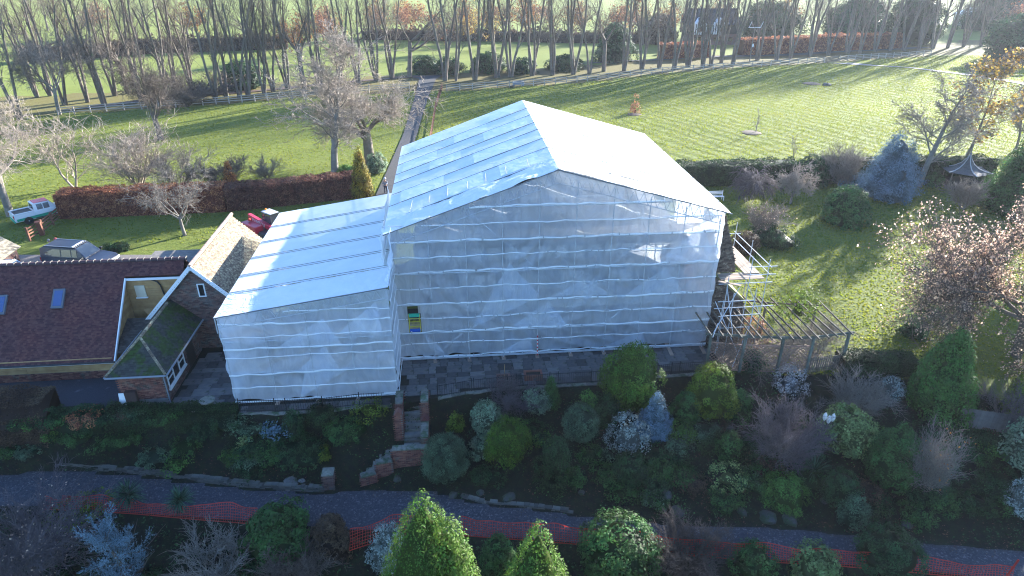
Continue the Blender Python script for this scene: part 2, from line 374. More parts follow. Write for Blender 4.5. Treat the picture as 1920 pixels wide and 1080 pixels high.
# ---------------------------------------------------------------- patio with single slabs
patio = thing('patio', None, None, (float(BO[0]), float(BO[1]), 0), BA); del_ = patio
patio['kind'] = 'structure'
def edge_v(u):
    # v of the bank edge at this u
    v0 = -8.0
    for _ in range(30):
        P = B(u, v0); 
        if P[1] > e(E1, P[0]) + .12: break
        v0 += .2
    return v0
bb = MB(); us = np.arange(-14, 20.01, 1.0); vs_ = [edge_v(u) for u in us]
for i in range(len(us) - 1): bb.poly([(us[i], vs_[i], .012), (us[i + 1], vs_[i + 1], .012), (us[i + 1], 7, .012), (us[i], 7, .012)])
bb.build('joint_bed', M['joint'], patio, kind='structure')
unit = bx(-.5, .5, -.5, .5, 0, 1).mesh('slab', M['slab'])
def slabs(u0, u1, v1, vmin=None, inside=None):
    v = v1; n = 0
    rows = [.62, .46, .75, .46, .62]
    k = 0
    while v > -7 and n < 600:
        d = rows[k % 5]; k += 1; u = u0 + random.uniform(-.5, 0)
        while u < u1:
            w = random.choice([.46, .62, .75, .92, .62]); c = (u + w / 2, v - d / 2)
            if u > u0 - .3 and c[1] - d / 2 > edge_v(c[0]) and (inside is None or inside(*c)):
                o = link('slab', unit, patio, loc=(c[0], c[1], .016), scale=(w - .022, d - .022, .035 + random.random() * .012), rz=random.uniform(-.01, .01)); n += 1
            u += w
        v -= d
    return n
n1 = slabs(.25, 19.6, .35); n2 = slabs(-12.6, -9.1, 2.2, inside=lambda u, v: v < 2.3); n3 = slabs(-15.6, -12.6, -3.0)
n4 = slabs(-9.1, .2, -3.75)
print('slabs', n1, n2, n3, n4)

# ---------------------------------------------------------------- scaffold: sheeted shelter over the house
def sheet_mat(name, col, transp, transl, rough=.5, c2=None, dens=0.0, bump=.25):
    m = bpy.data.materials.new(name); m.use_nodes = True; nt = m.node_tree; N = nt.nodes; L = nt.links; N.clear()
    out = N.new('ShaderNodeOutputMaterial'); p = N.new('ShaderNodeBsdfPrincipled'); tr = N.new('ShaderNodeBsdfTranslucent'); tp = N.new('ShaderNodeBsdfTransparent')
    tc = N.new('ShaderNodeTexCoord'); n = N.new('ShaderNodeTexNoise'); n.inputs['Scale'].default_value = 1.2; n.inputs['Detail'].default_value = 4
    L.new(tc.outputs['Object'], n.inputs['Vector'])
    mx = N.new('ShaderNodeMix'); mx.data_type = 'RGBA'; mx.inputs[6].default_value = (*col, 1); mx.inputs[7].default_value = (*(c2 or col), 1)
    rr = N.new('ShaderNodeMapRange'); rr.inputs[1].default_value = .35; rr.inputs[2].default_value = .65; L.new(n.outputs[0], rr.inputs[0]); L.new(rr.outputs[0], mx.inputs[0])
    L.new(mx.outputs[2], p.inputs['Base Color']); L.new(mx.outputs[2], tr.inputs[0]); p.inputs['Roughness'].default_value = rough; p.inputs['Specular IOR Level'].default_value = .35
    w = N.new('ShaderNodeTexNoise'); w.inputs['Scale'].default_value = 1.1; w.inputs['Detail'].default_value = 5; w.inputs['Distortion'].default_value = 1.5
    mp = N.new('ShaderNodeMapping'); mp.inputs['Scale'].default_value = (1, 1, .45); mp.inputs['Rotation'].default_value = (0, .6, 0)
    L.new(tc.outputs['Object'], mp.inputs['Vector']); L.new(mp.outputs[0], w.inputs['Vector'])
    b = N.new('ShaderNodeBump'); b.inputs['Strength'].default_value = bump; b.inputs['Distance'].default_value = .25; L.new(w.outputs[0], b.inputs['Height'])
    L.new(b.outputs[0], p.inputs['Normal']); L.new(b.outputs[0], tr.inputs['Normal'])
    a = N.new('ShaderNodeMixShader'); a.inputs[0].default_value = transl; L.new(p.outputs[0], a.inputs[1]); L.new(tr.outputs[0], a.inputs[2])
    c = N.new('ShaderNodeMixShader'); L.new(a.outputs[0], c.inputs[1]); L.new(tp.outputs[0], c.inputs[2])
    # fine weave: reinforced grid slightly denser
    if transp:
        wv = N.new('ShaderNodeMapRange'); wv.inputs[1].default_value = .3; wv.inputs[2].default_value = .7; wv.inputs[3].default_value = transp * .75; wv.inputs[4].default_value = min(1, transp * 1.25)
        L.new(w.outputs[0], wv.inputs[0]); L.new(wv.outputs[0], c.inputs[0])
    else: c.inputs[0].default_value = 0
    L.new(c.outputs[0], out.inputs[0]); return m
M['net'] = sheet_mat('translucent_sheeting', (.90, .93, .98), .33, .60, c2=(.80, .86, .96), bump=.55)
M['fold'] = sheet_mat('doubled_sheeting', (.90, .93, .98), .30, .5, bump=.3)
M['band'] = sheet_mat('white_sheet_hem', (.88, .90, .92), .05, .25)
M['roofsheet'] = sheet_mat('white_roof_sheet', (.93, .965, .955), 0, .28, c2=(.86, .91, .915), bump=.10)
M['roofsheet2'] = sheet_mat('loose_roof_sheet', (.94, .965, .96), 0, .28, c2=(.88, .92, .93), bump=.5)

def sheet_surface(path, top, bot, nfold=1.0, res=.14, seed=1, out=(0, -1), droop=0.0):
    """cloth hung along a straight plan line path=((u0,v0),(u1,v1)); top/bot functions of distance s -> z; returns V,F"""
    (u0, v0), (u1, v1) = path; Ls = math.hypot(u1 - u0, v1 - v0); ns = max(2, int(Ls / res)); nz = 0
    zmax = max(top(s) for s in np.linspace(0, Ls, 30)); zmin = min(bot(s) for s in np.linspace(0, Ls, 30)); nz = max(2, int((zmax - zmin) / res))
    s = np.linspace(0, Ls, ns + 1); t = np.linspace(0, 1, nz + 1)
    T = np.array([top(a) for a in s]); Bo = np.array([bot(a) for a in s])
    Zz = Bo[None, :] + (T - Bo)[None, :] * t[:, None]; Ss = np.repeat(s[None, :], nz + 1, 0)
    # billow between the bands (1 m) and the poles (2.1 m), diagonal pull creases
    bil = np.abs(np.sin(math.pi * Zz)) * (.5 + .5 * np.abs(np.sin(math.pi * Ss / 2.1)))
    ph = vnoise(Ss * .35, Zz * .5, seed) * 9
    cre = np.sin((Ss * 1.6 + Zz * 2.2) * 1.7 + ph) * vnoise(Ss * .5 + 9, Zz * .6, seed + 1) ** 2 + np.sin((Ss * 2.1 - Zz * 1.5) * 1.5 + ph * 1.3) * vnoise(Ss * .45, Zz * .7 + 5, seed + 2) ** 2
    d = (.07 * bil * (vnoise(Ss * .4, Zz * .3, seed + 3) - .35) * 2 + .10 * cre + .03 * (vnoise(Ss * 4, Zz * 3, seed + 4) - .5)) * nfold
    du, dv = (u1 - u0) / Ls, (v1 - v0) / Ls; nu, nv = dv, -du
    V = np.stack([u0 + du * Ss + nu * d, v0 + dv * Ss + nv * d, Zz], -1).reshape(-1, 3)
    ix = np.arange((nz + 1) * (ns + 1)).reshape(nz + 1, ns + 1)
    F = np.stack([ix[:-1, :-1].ravel(), ix[:-1, 1:].ravel(), ix[1:, 1:].ravel(), ix[1:, :-1].ravel()], 1)
    return V, F
def band(path, s0, s1, z, hgt=.085, seed=0, out=.05, slope=0.0):
    (u0, v0), (u1, v1) = path; Ls = math.hypot(u1 - u0, v1 - v0); du, dv = (u1 - u0) / Ls, (v1 - v0) / Ls; nu, nv = dv, -du
    n = max(3, int((s1 - s0) / .12)); s = np.linspace(s0, s1, n + 1)
    sag = -.06 * np.abs(np.sin(math.pi * s / 2.1 + seed)) + .09 * (vnoise(s * .45, s * 0 + seed, 3) - .5) + .05 * (vnoise(s * 2.2, s * 0 + seed, 4) - .5)
    h = hgt * (.75 + .6 * vnoise(s * 1.8, s * 0, seed + 9)); V = []
    for k in range(n + 1):
        zc = z + sag[k] + slope * (s[k] - s0)
        for (o, dz) in ((out, -.5), (out + .035, 0), (out, .5)):
            V.append((u0 + du * s[k] + nu * o, v0 + dv * s[k] + nv * o, zc + h[k] * dz))
    F = []
    for k in range(n):
        for j in (0, 1): a = k * 3 + j; F.append((a, a + 3, a + 4, a + 1))
    return V, F
def clipx(z, top, L):
    """s-range where top(s) > z"""
    s = np.linspace(0, L, 200); ok = [a for a in s if top(a) > z + .02]
    return (ok[0], ok[-1]) if len(ok) > 3 else None
tie = MB(); tie.box(-.03, .03, -.03, .03, -.07, .07); tie_me = tie.mesh('tie', M['galv'])

EL, ER, RU, RZ = 8.83, 9.42, 9.62, 12.25   # left eave, right eave, ridge u, ridge z
MU, MV = 19.65, 18.6
shel = thing('scaffold_shelter', 'tall gabled scaffold wrapped in translucent sheeting with a white temporary roof', 'scaffold', (float(BO[0]), float(BO[1]), 0), BA)
def gtop(s): return EL + (RZ - EL) * s / RU if s < RU else RZ + (ER - RZ) * (s - RU) / (MU - RU)
front = ((0, 0), (MU, 0))
# opening at u .75..1.45, z 2.15..3.95: cloth built around it
def cloth(name, path, top, bot, parent, **k):
    V, F = sheet_surface(path, top, bot, **k); return link(name, mesh_np(name, V, F, m=M['net'], smooth=True), parent)
def hem(s): return .42 + .10 * math.sin(s * 1.5) * math.sin(s * 3.1)
cloth('gable_sheet', ((1.5, 0), (MU, 0)), lambda s: gtop(s + 1.5) - .1, lambda s: hem(s + 1.5), shel, seed=3)
cloth('gable_sheet', ((0, 0), (1.5, 0)), lambda s: gtop(s) - .1, lambda s: 3.98, shel, seed=4, nfold=.5)
cloth('gable_sheet', ((.72, 0), (1.5, 0)), lambda s: 2.12, lambda s: hem(s), shel, seed=5, nfold=.4)
cloth('gable_sheet', ((.02, 0), (.72, 0)), lambda s: 3.98, lambda s: hem(s), shel, seed=6, nfold=.4)
cloth('side_sheet', ((MU, 0), (MU, 8.5)), lambda s: ER - .05, lambda s: 3.2 + s * .3, shel, seed=7, nfold=.6)
cloth('side_sheet', ((0, MV), (0, 0)), lambda s: EL - .05, lambda s: 6.0, shel, seed=8, nfold=.6, res=.3)
def sheet_bands(path, top, zs, parent, seed, holes=()):
    L_ = math.hypot(path[1][0] - path[0][0], path[1][1] - path[0][1])
    for i, z in enumerate(zs):
        r = clipx(z, top, L_)
        if not r: continue
        spans = [r]
        for (a, b, z0, z1) in holes:
            if z0 < z < z1: spans = [(r[0], a), (b, r[1])]
        for (a, b) in spans:
            if b - a < .3: continue
            V, F = band(path, a, b, z, seed=seed + i, hgt=.10 if i % 2 == 0 else .06)
            link('sheet_band', mesh_np('sheet_band', V, F, m=M['band'], smooth=True), parent)
zs = [.42, 1.38, 2.2, 3.15, 4.15, 5.2, 6.25, 7.25, 8.2, 9.2, 10.2]
sheet_bands(front, lambda s: gtop(s) - .25, zs, shel, 1, holes=[(.7, 1.5, 2.3, 3.9)])
# flaps of doubled sheet: triangles where two widths overlap
def flap(parent, pts, off=-.03):
    P = [Vector((u, off, z)) for u, z in pts]; n = 10; V = []; F = []
    for i in range(n + 1):
        for j in range(n + 1 - i):
            a, b = i / n, j / n; p = P[0] * (1 - a - b) + P[1] * a + P[2] * b
            p.y += -.05 * (vnoise(p.x * 1.5, p.z * 1.5, 5) - .2) * min(1, 6 * min(a, b, 1 - a - b) + .3); V.append(p)
    row = lambda i: sum(n + 1 - k for k in range(i))
    for i in range(n):
        for j in range(n - i):
            F.append((row(i) + j, row(i + 1) + j, row(i) + j + 1))
            if j < n - i - 1: F.append((row(i + 1) + j, row(i + 1) + j + 1, row(i) + j + 1))
    link('sheet_fold', mesh_np('sheet_fold', V, F, m=M['net'], smooth=True), parent)
for t in [((4.6, 2.3), (8.8, 4.3), (6.9, 6.6)), ((6.9, 2.2), (9.3, 3.9), (10.6, 2.1)), ((9.6, 4.3), (13.2, 4.2), (11.5, 5.4)),
          ((14.0, 4.1), (17.6, 4.2), (16.4, 5.9)), ((6.2, .45), (8.2, 1.5), (8.4, .45)), ((13, .5), (15.4, 1.5), (15.6, .5)),
          ((15.8, 6.3), (19.4, 6.2), (18.4, 8.6)), ((1.6, 2.2), (1.9, 1.0), (2.9, .5))]: flap(shel, t)
# ties along the bands
for k in range(110):
    s = random.uniform(.3, MU - .3); z = random.choice(zs[:9])
    if gtop(s) - .4 > z: link('tie', tie_me, shel, loc=(s, -.10, z + random.uniform(-.05, .05)), rz=0)
# standards, ledgers, braces, boards
pole = lambda p, q, r=.03, name='scaffold_pole', parent=None: tb(p, q, r, 6).build(name, M['galv'], parent)
ups = [0.05 + 2.15 * i for i in range(10)] 
for u in ups:
    for v in (-.035, 1.35):
        pole((u, v, .06), (u, v, gtop(u) - .3), parent=shel)
    bx(u - .09, u + .09, -.02, .30, .052, .066).build('base_plate', M['galv'], shel)
    bx(u - .115, u + .115, -.42, .75, .056 - .006, .058 - .006 + .0).build('x', M['board'], shel) if False else None
for i, u in enumerate(ups):
    k = .9 if u > 14 else .42
    o = link('sole_board', bx(-.115, .115, -k, .6, 0, .038).mesh('sole_board', M['board']), shel, loc=(u, .05, .058), rz=random.uniform(-.1, .1) if u > 12 else random.uniform(-.05, .05))
for z in (.2, 2.05, 4.05, 6.1, 8.1, 10.1):
    r = clipx(z, lambda s: gtop(s) - .2, MU)
    for v in (-.02, 1.40):
        pole((r[0], v, z), (r[1], v, z), parent=shel)
    if z > 1 and z < 10:
        for j in range(4): bx(r[0] + .1, r[1] - .1, .2 + j * .29, .47 + j * .29, z + .04, z + .08).build('deck_board', M['board'], shel)
        pole((r[0], .10, z + 1), (r[1], .10, z + 1), r=.026, parent=shel)
for (a, z0, b, z1) in [(2, .2, 6.4, 4), (10.8, 4.1, 15.1, 8.1), (12.9, 2.1, 17.2, 6.1), (19.4, .3, 15.2, 4.1), (17.3, 4.1, 19.5, 6.1), (8.6, 6.1, 4.4, 10)]:
    pole((a, .06, z0), (b, .06, z1), parent=shel)
# lattice beams under the roof
def lattice(p, q, depth, parent, step=.55, r=.024):
    p, q = Vector(p), Vector(q); b = MB(); n = max(2, int((q - p).length / step)); dz = Vector((0, 0, depth))
    b.tube(p, q, r); b.tube(p - dz, q - dz, r)
    for i in range(n):
        a = p.lerp(q, i / n); c = p.lerp(q, (i + .5) / n) - dz; d_ = p.lerp(q, (i + 1) / n)
        b.tube(a, c, r * .7, n=4); b.tube(c, d_, r * .7, n=4)
    return b.build('lattice_beam', M['galv'], parent)
for v in (-.06, 3.1, 6.2, 9.3, 12.4, 15.5, 18.3):
    lattice((0, v, EL - .08), (RU, v, RZ - .08), .75, shel); lattice((RU, v, RZ - .08), (MU, v, ER - .08), .75, shel)
for u in (0.05, MU - .05):
    for v in np.arange(3, 18.6, 2.6): pole((u, float(v), .1), (u, float(v), (EL if u < 1 else ER) - .1), parent=shel)
# roof panels, seams run from eave to ridge
def panel(u0, z0, u1, z1, v0, v1, m, parent, seed, wr=.02, name='roof_panel', thick=.03):
    nu, nv = 34, max(4, int((v1 - v0) / .22)); U, V_ = np.meshgrid(np.linspace(0, 1, nu + 1), np.linspace(0, 1, nv + 1))
    x = u0 + (u1 - u0) * U; y = v0 + (v1 - v0) * V_; z = z0 + (z1 - z0) * U
    z = z - .008 * np.sin(math.pi * V_) + wr * (vnoise(x * .9, y * 1.3, seed) - .5) + wr * .7 * (vnoise(x * 3.1, y * 2.7, seed + 1) - .5)
    P = np.stack([x, y, z], -1).reshape(-1, 3); ix = np.arange((nu + 1) * (nv + 1)).reshape(nv + 1, nu + 1)
    F = np.stack([ix[:-1, :-1].ravel(), ix[:-1, 1:].ravel(), ix[1:, 1:].ravel(), ix[1:, :-1].ravel()], 1)
    if u1 < u0: F = F[:, ::-1]
    return link(name, mesh_np(name, P, F, m=m, smooth=True), parent)
vb = [1.75, 4.3, 6.5, 8.9, 10.9, 13.3, 15.6, 18.75]
tube_m = mat('seam_grey', (.16, .17, .18), rough=.6)
for i in range(len(vb) - 1):
    a, b_ = vb[i] + .02, vb[i + 1] - .02
    panel(-.28, EL - .07, RU, RZ + .05, a, b_, M['roofsheet'], shel, i * 3, wr=.015)
    panel(MU + .3, ER - .07, RU, RZ + .05, a, b_, M['roofsheet'], shel, i * 3 + 1)
    tb((-.28, vb[i], EL - .05), (RU, vb[i], RZ + .065), .016).build('seam_rail', tube_m, shel)
    tb((MU + .3, vb[i], ER - .05), (RU, vb[i], RZ + .065), .016).build('seam_rail', tube_m, shel)
panel(-.28, EL - .06, RU, RZ + .08, -.28, 1.74, M['roofsheet2'], shel, 50, wr=.16)
panel(MU + .3, ER - .06, RU, RZ + .08, -.28, 1.74, M['roofsheet2'], shel, 51, wr=.10)
tb((-.28, -.28, EL - .10), (RU, -.28, RZ + .0), .03).build('edge_rail', tube_m, shel); tb((MU + .3, -.28, ER - .10), (RU, -.28, RZ + .0), .03).build('edge_rail', tube_m, shel)
# overlapping lighter widths laid on the left slope (visible rectangles)
sl_ = (RZ + .12 - EL) / (RU + .28)
for (u0, u1, v0, v1) in [(.4, 3.2, 4.35, 6.45), (5.2, 8.1, 6.6, 8.8), (2.2, 4.4, 9.0, 10.8), (6.1, 9.2, 11.0, 13.2), (.2, 2.7, 11.0, 13.2), (4.0, 6.5, 13.4, 15.5), (6.6, 8.9, 2.0, 4.2), (1.0, 3.1, 15.7, 18.6), (6.8, 9.1, 15.8, 18.5), (3.4, 5.6, 1.9, 4.2)]:
    o = panel(u0, EL - .05 + sl_ * (u0 + .28) + .012, u1, EL - .05 + sl_ * (u1 + .28) + .012, v0, v1, M['roofsheet'], shel, 77, wr=.008, name='overlap_sheet')
# ropes lying up the sheet near the front
for u in (1.2, 2.3, 3.4, 4.6, 5.7, 6.9, 8.2):
    z = EL - .03 + sl_ * (u + .28); tb((u, 1.9 + random.random() * .3, z + .04), (u + .05, 3.2 + random.random() * .6, z + .05), .014, 4).build('strap', tube_m, shel)
# loose cheek sheet hanging off the left eave front corner
V, F = sheet_surface(((-.3, 2.2), (-.3, -.25)), lambda s: EL - .1, lambda s: EL - .9 - .75 * s / 2.4, seed=12, res=.1)
link('loose_sheet', mesh_np('loose_sheet', V, F, m=M['band'], smooth=True), shel)

# ---------------------------------------------------------------- lower wing of the scaffold
WU, WV0, WV1, WZ0, WZ1 = -9.0, -3.55, 12.2, 5.75, 7.12
wing = thing('scaffold_wing', 'lower sheeted scaffold with a sloping white roof beside the brick cottage', 'scaffold', (float(BO[0]), float(BO[1]), 0), BA)
wt = lambda s: WZ0 + (WZ1 - WZ0) * s / 9.1
cloth('front_sheet', ((WU, WV0), (.1, WV0)), lambda s: wt(s) - .12, lambda s: .28 + .07 * math.sin(s * 2), wing, seed=21, nfold=1.1)
cloth('side_sheet', ((.1, WV0), (.1, -.05)), lambda s: WZ1 + .1 + s * .55, lambda s: .25, wing, seed=22, nfold=1.3, res=.09)
cloth('side_sheet', ((WU, WV1), (WU, WV0)), lambda s: WZ0 - .1, lambda s: .4, wing, seed=23, nfold=.8)
sheet_bands(((WU, WV0), (.1, WV0)), lambda s: wt(s) - .3, [.3, 1.2, 2.1, 3.2, 3.75, 4.5, 5.3, 5.95], wing, 31)
sheet_bands(((.1, WV0), (.1, -.05)), lambda s: WZ1 + .4, [.3, 1.25, 2.2, 3.2, 4.2, 5.2, 6.2, 7.0], wing, 41)
def flapw(pts): flap(wing, [(u, z) for u, z in pts], off=WV0 - .03)
for t in [((-5.4, .3), (-2.6, 2.0), (-4.9, 2.05)), ((-6.2, 3.7), (-3.5, 5.4), (-2.6, 3.6)), ((-5.2, 2.2), (-3.0, 2.2), (-3.6, 3.7)), ((-2.8, 4.4), (-.6, 6.3), (-.4, 4.3))]: flapw(t)
wbs = [WV0 - .1, -1.0, -.75, 1.3, 1.55, 3.9, 4.15, 6.4, 6.65, 9.2, 9.45, WV1]
for i in range(0, len(wbs) - 1):
    a, b_ = wbs[i] + .01, wbs[i + 1] - .01
    panel(WU - .12, WZ0 - .02, .12, WZ1 + .01, a, b_, M['roofsheet2'] if i == 0 else M['roofsheet'], wing, 90 + i, wr=.015 if i else .05)
    if i: tb((WU - .12, wbs[i], WZ0 + .0), (.12, wbs[i], WZ1 + .02), .012).build('seam_rail', tube_m, wing)
tb((WU - .12, WV0 - .1, WZ0 - .03), (.12, WV0 - .1, WZ1), .03).build('edge_rail', tube_m, wing)
for v in (WV0 - .07, 0, 3, 6, 9, 12): lattice((WU, v, WZ0 - .1), (.0, v, WZ1 - .1), .55, wing)
# cover flashing sheet where the low roof meets the tall one
V, F = sheet_surface(((-.75, 9.5), (-.35, -.9)), lambda s: EL - .35 - s * .01, lambda s: WZ1 - .05, seed=61, res=.2)
link('flashing_sheet', mesh_np('flashing_sheet', V, F, m=M['roofsheet2'], smooth=True), wing)
for i in range(5):
    u = WU + .08 + i * 2.25
    for v in (WV0 - .035, WV0 + 1.3): pole((u, v, .06), (u, v, wt(u - WU) - .15), parent=wing)
    bx(u - .09, u + .09, WV0 - .02, WV0 + .22, .053, .066).build('base_plate', M['galv'], wing)
    link('sole_board', bx(-.115, .115, -.38, .5, 0, .038).mesh('sole_board', M['board']), wing, loc=(u, WV0 + .1, .058))
for z in (.2, 2.1, 4.1):
    for v in (WV0 + .06, WV0 + 1.35): pole((WU, v, z), (.05, v, z), parent=wing)
    if z > 1:
        for j in range(4): bx(WU + .1, 0, WV0 + .2 + j * .29, WV0 + .47 + j * .29, z + .04, z + .08).build('deck_board', M['board'], wing)
pole((WU, WV0 - .04, .18), (.3, WV0 - .04, .18), parent=wing); pole((0, -.06, .3), (MU, -.06, .3), parent=shel)
for v in np.arange(-2, 12, 2.1): pole((WU + .1, float(v), .1), (WU + .1, float(v), WZ0 - .2), parent=wing)
# lower eave frame end at the left corner
pole((WU - .1, WV0, WZ0 - .1), (WU - .1, WV0, WZ0 - 1.0), parent=wing)

# ---------------------------------------------------------------- loading gate in the sheeting opening
gate = thing('loading_gate', 'yellow framed scaffold loading gate with green and blue boards in the sheeting gap', 'gate', B(1.10, .05, 2.12), BA)
for x in (-.33, .33): tb((x, 0, 0), (x, 0, 1.3), .025).build('gate_post', mat('yellow_paint', (.65, .55, .06), rough=.5), gate)
for z in (.42, .75, .98): tb((-.33, 0, z), (.33, 0, z), .018).build('gate_rail', MATS['yellow_paint'], gate)
bx(-.34, .34, -.02, .02, 1.08, 1.32).build('top_board', mat('green_board', (.03, .42, .26)), gate)
bx(-.34, .34, -.02, .02, .05, .26).build('toe_board', mat('blue_board', (.02, .10, .42)), gate)
mb = MB()
for i in range(9): mb.box(-.3 + i * .075 - .006, -.3 + i * .075 + .006, -.008, .008, .27, .96)
mb.build('mesh_bars', MATS['yellow_paint'], gate)
pole((-.1, -.1, 0), (.6, -.1, 4), parent=None) if False else None

# ---------------------------------------------------------------- tile and brick helpers
def inpoly(x, y, poly):
    c = False; n = len(poly)
    for i in range(n):
        x0, y0 = poly[i]; x1, y1 = poly[(i + 1) % n]
        if (y0 > y) != (y1 > y) and x < (x1 - x0) * (y - y0) / (y1 - y0) + x0: c = not c
    return c
def tiles(org, ex, ey, poly, m, parent, tw=.165, ex_=.105, name='roof_tiles', rag=.004, under=None, lift=.018):
    """plane: org + a*ex + b*ey (b up the slope); tiles inside poly(a,b)"""
    org, ex, ey = Vector(org), Vector(ex).normalized(), Vector(ey).normalized(); n = ex.cross(ey).normalized()
    if n.z < 0: n = -n
    b = MB(); A = [p[0] for p in poly]; Bq = [p[1] for p in poly]
    row = 0; y = min(Bq)
    while y < max(Bq):
        x = min(A) - (tw / 2 if row % 2 else 0)
        while x < max(A):
            if inpoly(x + tw / 2, y + ex_ / 2, poly):
                g_ = .003; j = random.uniform(-rag, rag); t0 = lift + random.uniform(0, .012); y0 = y + j; y1 = y + ex_ * 1.05; x0, x1 = x + g_, x + tw - g_
                P = [org + ex * x0 + ey * y0, org + ex * x1 + ey * y0, org + ex * x1 + ey * y1 + n * .004, org + ex * x0 + ey * y1 + n * .004,
                     org + ex * x0 + ey * y0 + n * t0, org + ex * x1 + ey * y0 + n * t0, org + ex * x1 + ey * y1 + n * .006, org + ex * x0 + ey * y1 + n * .006]
                b.add(P, [(4, 5, 6, 7), (0, 1, 5, 4), (1, 2, 6, 5), (3, 0, 4, 7)])
            x += tw
        y += ex_; row += 1
    under_ = MB(); under_.prism([org + ex * p[0] + ey * p[1] for p in poly], -n * .08)
    under_.build('roof_slope', m, parent)
    return b.build(name, m, parent, kind='stuff')
def bricks(org, ex, poly, m, parent, holes=(), bw=.225, bh=.075, name='bricks', ez=(0, 0, 1), dep=.012, wall=True, thick=.1, mortar=None):
    org, ex, ez = Vector(org), Vector(ex).normalized(), Vector(ez).normalized(); n = ex.cross(ez).normalized()
    b = MB(); A = [p[0] for p in poly]; Z_ = [p[1] for p in poly]; z = min(Z_); row = 0
    while z < max(Z_):
        x = min(A) - (bw / 2 if row % 2 else 0)
        while x < max(A):
            cx, cz = x + bw / 2, z + bh / 2
            if inpoly(cx, cz, poly) and not any(h[0] < cx < h[1] and h[2] < cz < h[3] for h in holes):
                x0, x1, z0, z1 = x + .005, x + bw - .005, z + .005, z + bh - .005; d = dep + random.uniform(-.004, .004)
                P = [org + ex * x0 + ez * z0, org + ex * x1 + ez * z0, org + ex * x1 + ez * z1, org + ex * x0 + ez * z1]
                Q = [p + n * d for p in P]; b.add(P + Q, [(4, 5, 6, 7), (0, 1, 5, 4), (1, 2, 6, 5), (2, 3, 7, 6), (3, 0, 4, 7)])
            x += bw
        z += bh; row += 1
    if wall:
        w = MB(); w.prism([org + ex * p[0] + ez * p[1] for p in poly], -n * thick); w.build('wall', mortar or M['mortar'], parent)
    return b.build(name, m, parent, kind='stuff')

# ---------------------------------------------------------------- the house under the sheets
house = thing('country_house', 'timber framed country house half hidden behind the translucent sheeting', 'house', (float(BO[0]), float(BO[1]), 0), BA)
HV = 1.9
for (a, b_) in ((1.2, 18.4),):
    bx(a, b_, HV, 16.5, 0.01, 2.4).build('wall', M['brickgrey'], house); bx(a + .02, b_ - .02, HV + .02, 16.4, 2.403, 7.0).build('wall', mat('white_render', (.74, .68, .62), (.66, .60, .54), 2), house)
mb = MB(); mb.prism([(1.2, HV, 7.0), (18.4, HV, 7.0), (9.8, HV, 10.9)], (0, 14.6, 0)); mb.build('roof', M['greytile'], house)
for u in np.arange(1.4, 18.4, 1.05): bx(float(u) - .09, float(u) + .09, HV - .06, HV + .02, 3.2, 7.0).build('timber', M['timber'], house)
for z in (3.25, 5.1, 6.9): bx(1.2, 18.4, HV - .07, HV + .02, z - .1, z + .1).build('timber', M['timber'], house)
for u in (2.6, 6.1, 9.0, 12.1, 15.3):
    for z in (.9, 4.0):
        w = bx(u, u + 1.4, HV - .09, HV - .02, z, z + 1.3).build('window', M['upvc'], house)
        for k in (0, 1): bx(u + .08 + k * .66, u + .66 + k * .66, HV - .12, HV - .095, z + .1, z + 1.2).build('pane', M['glass'], w)
# external brick chimney breast with a sloped mossy shoulder, outside the sheeting at the right
M['darkbrick'] = mat('sooty_brick', (.12, .085, .065), (.07, .052, .042), 4, use_rnd=.55, rough=.85, c3=(.20, .17, .13), s3=5, t3=.6)
chl = [(19.75, 0), (22.35, 0), (22.25, 2.3), (21.95, 3.05), (19.75, 5.05)]
chu = [(19.75, 4.9), (21.28, 4.9), (21.15, 5.8), (20.15, 8.7), (19.75, 8.7)]
for pg, v0, dp in ((chl, .55, 3.0), (chu, .95, 2.2)):
    bricks((0, v0, 0), (1, 0, 0), pg, M['darkbrick'], house, name='chimney_bricks', thick=dp, mortar=M['darkbrick'], bh=.085)
bm_((19.75, 1.9, 5.11), (22.0, 1.9, 3.07), .14, 2.9, up=(0, 1, 0)).build('moss_shoulder', mat('moss', (.16, .17, .05), (.22, .19, .11), 8), house)
bx(19.75, 21.4, 3.6, 9.5, .01, 2.9).build('side_wall', M['brickgrey'], house)
mb = MB(); mb.prism([(19.7, 3.6, 5.2), (21.8, 3.6, 2.7), (21.8, 9.5, 2.7), (19.7, 9.5, 5.2)], (0, 0, -.12)); mb.build('side_roof', M['greytile'], house)

# ---------------------------------------------------------------- timber clad barn with the big tile roof
BV, BZE, BRV, BRZ = -.08, 1.33, 4.4, 5.75
barn = thing('clad_barn', 'long barn with a dark red tile roof, two skylights and pale timber cladding', 'barn', (float(BO[0]), float(BO[1]), 0), BA)
ang = Vector((0, BRV - BV, BRZ - BZE)); Lr = ang.length
oz = Vector((-31, BV - .10, BZE - .09))
Lr2 = (Vector((0, BRV, BRZ)) - Vector((0, oz.y, oz.z))).length
main_p = [(0, 0), (14.25, 0), (14.25, (3.62 - oz.y) / ang.y * Lr), (17.7, (3.62 - oz.y) / ang.y * Lr), (17.7, Lr2), (0, Lr2)]
tiles(oz, (1, 0, 0), ang, main_p, M['tile'], barn)
rt = MB(); rt.lathe([(.13, -.2), (.13, .2)], axis='x', n=10); rt_me = rt.mesh('ridge_tile', M['tilered'])
u = -30.8
while u < -13.2: link('ridge_tile', rt_me, barn, loc=(u, BRV, BRZ - .02 + random.uniform(-.005, .005)), scale=(1, 1.1, .9)); \
    bx(u + .2, u + .225, BRV - .15, BRV + .15, BRZ - .03, BRZ + .12).build('ridge_joint', M['mortar'], barn); u += .425
mb = MB(); mb.prism([(-31, BRV, BRZ), (-13.3, BRV, BRZ), (-13.3, BRV + 4.6, 1.3), (-31, BRV + 4.6, 1.3)], (0, 0, -.1)); mb.build('rear_slope', M['tile'], barn)
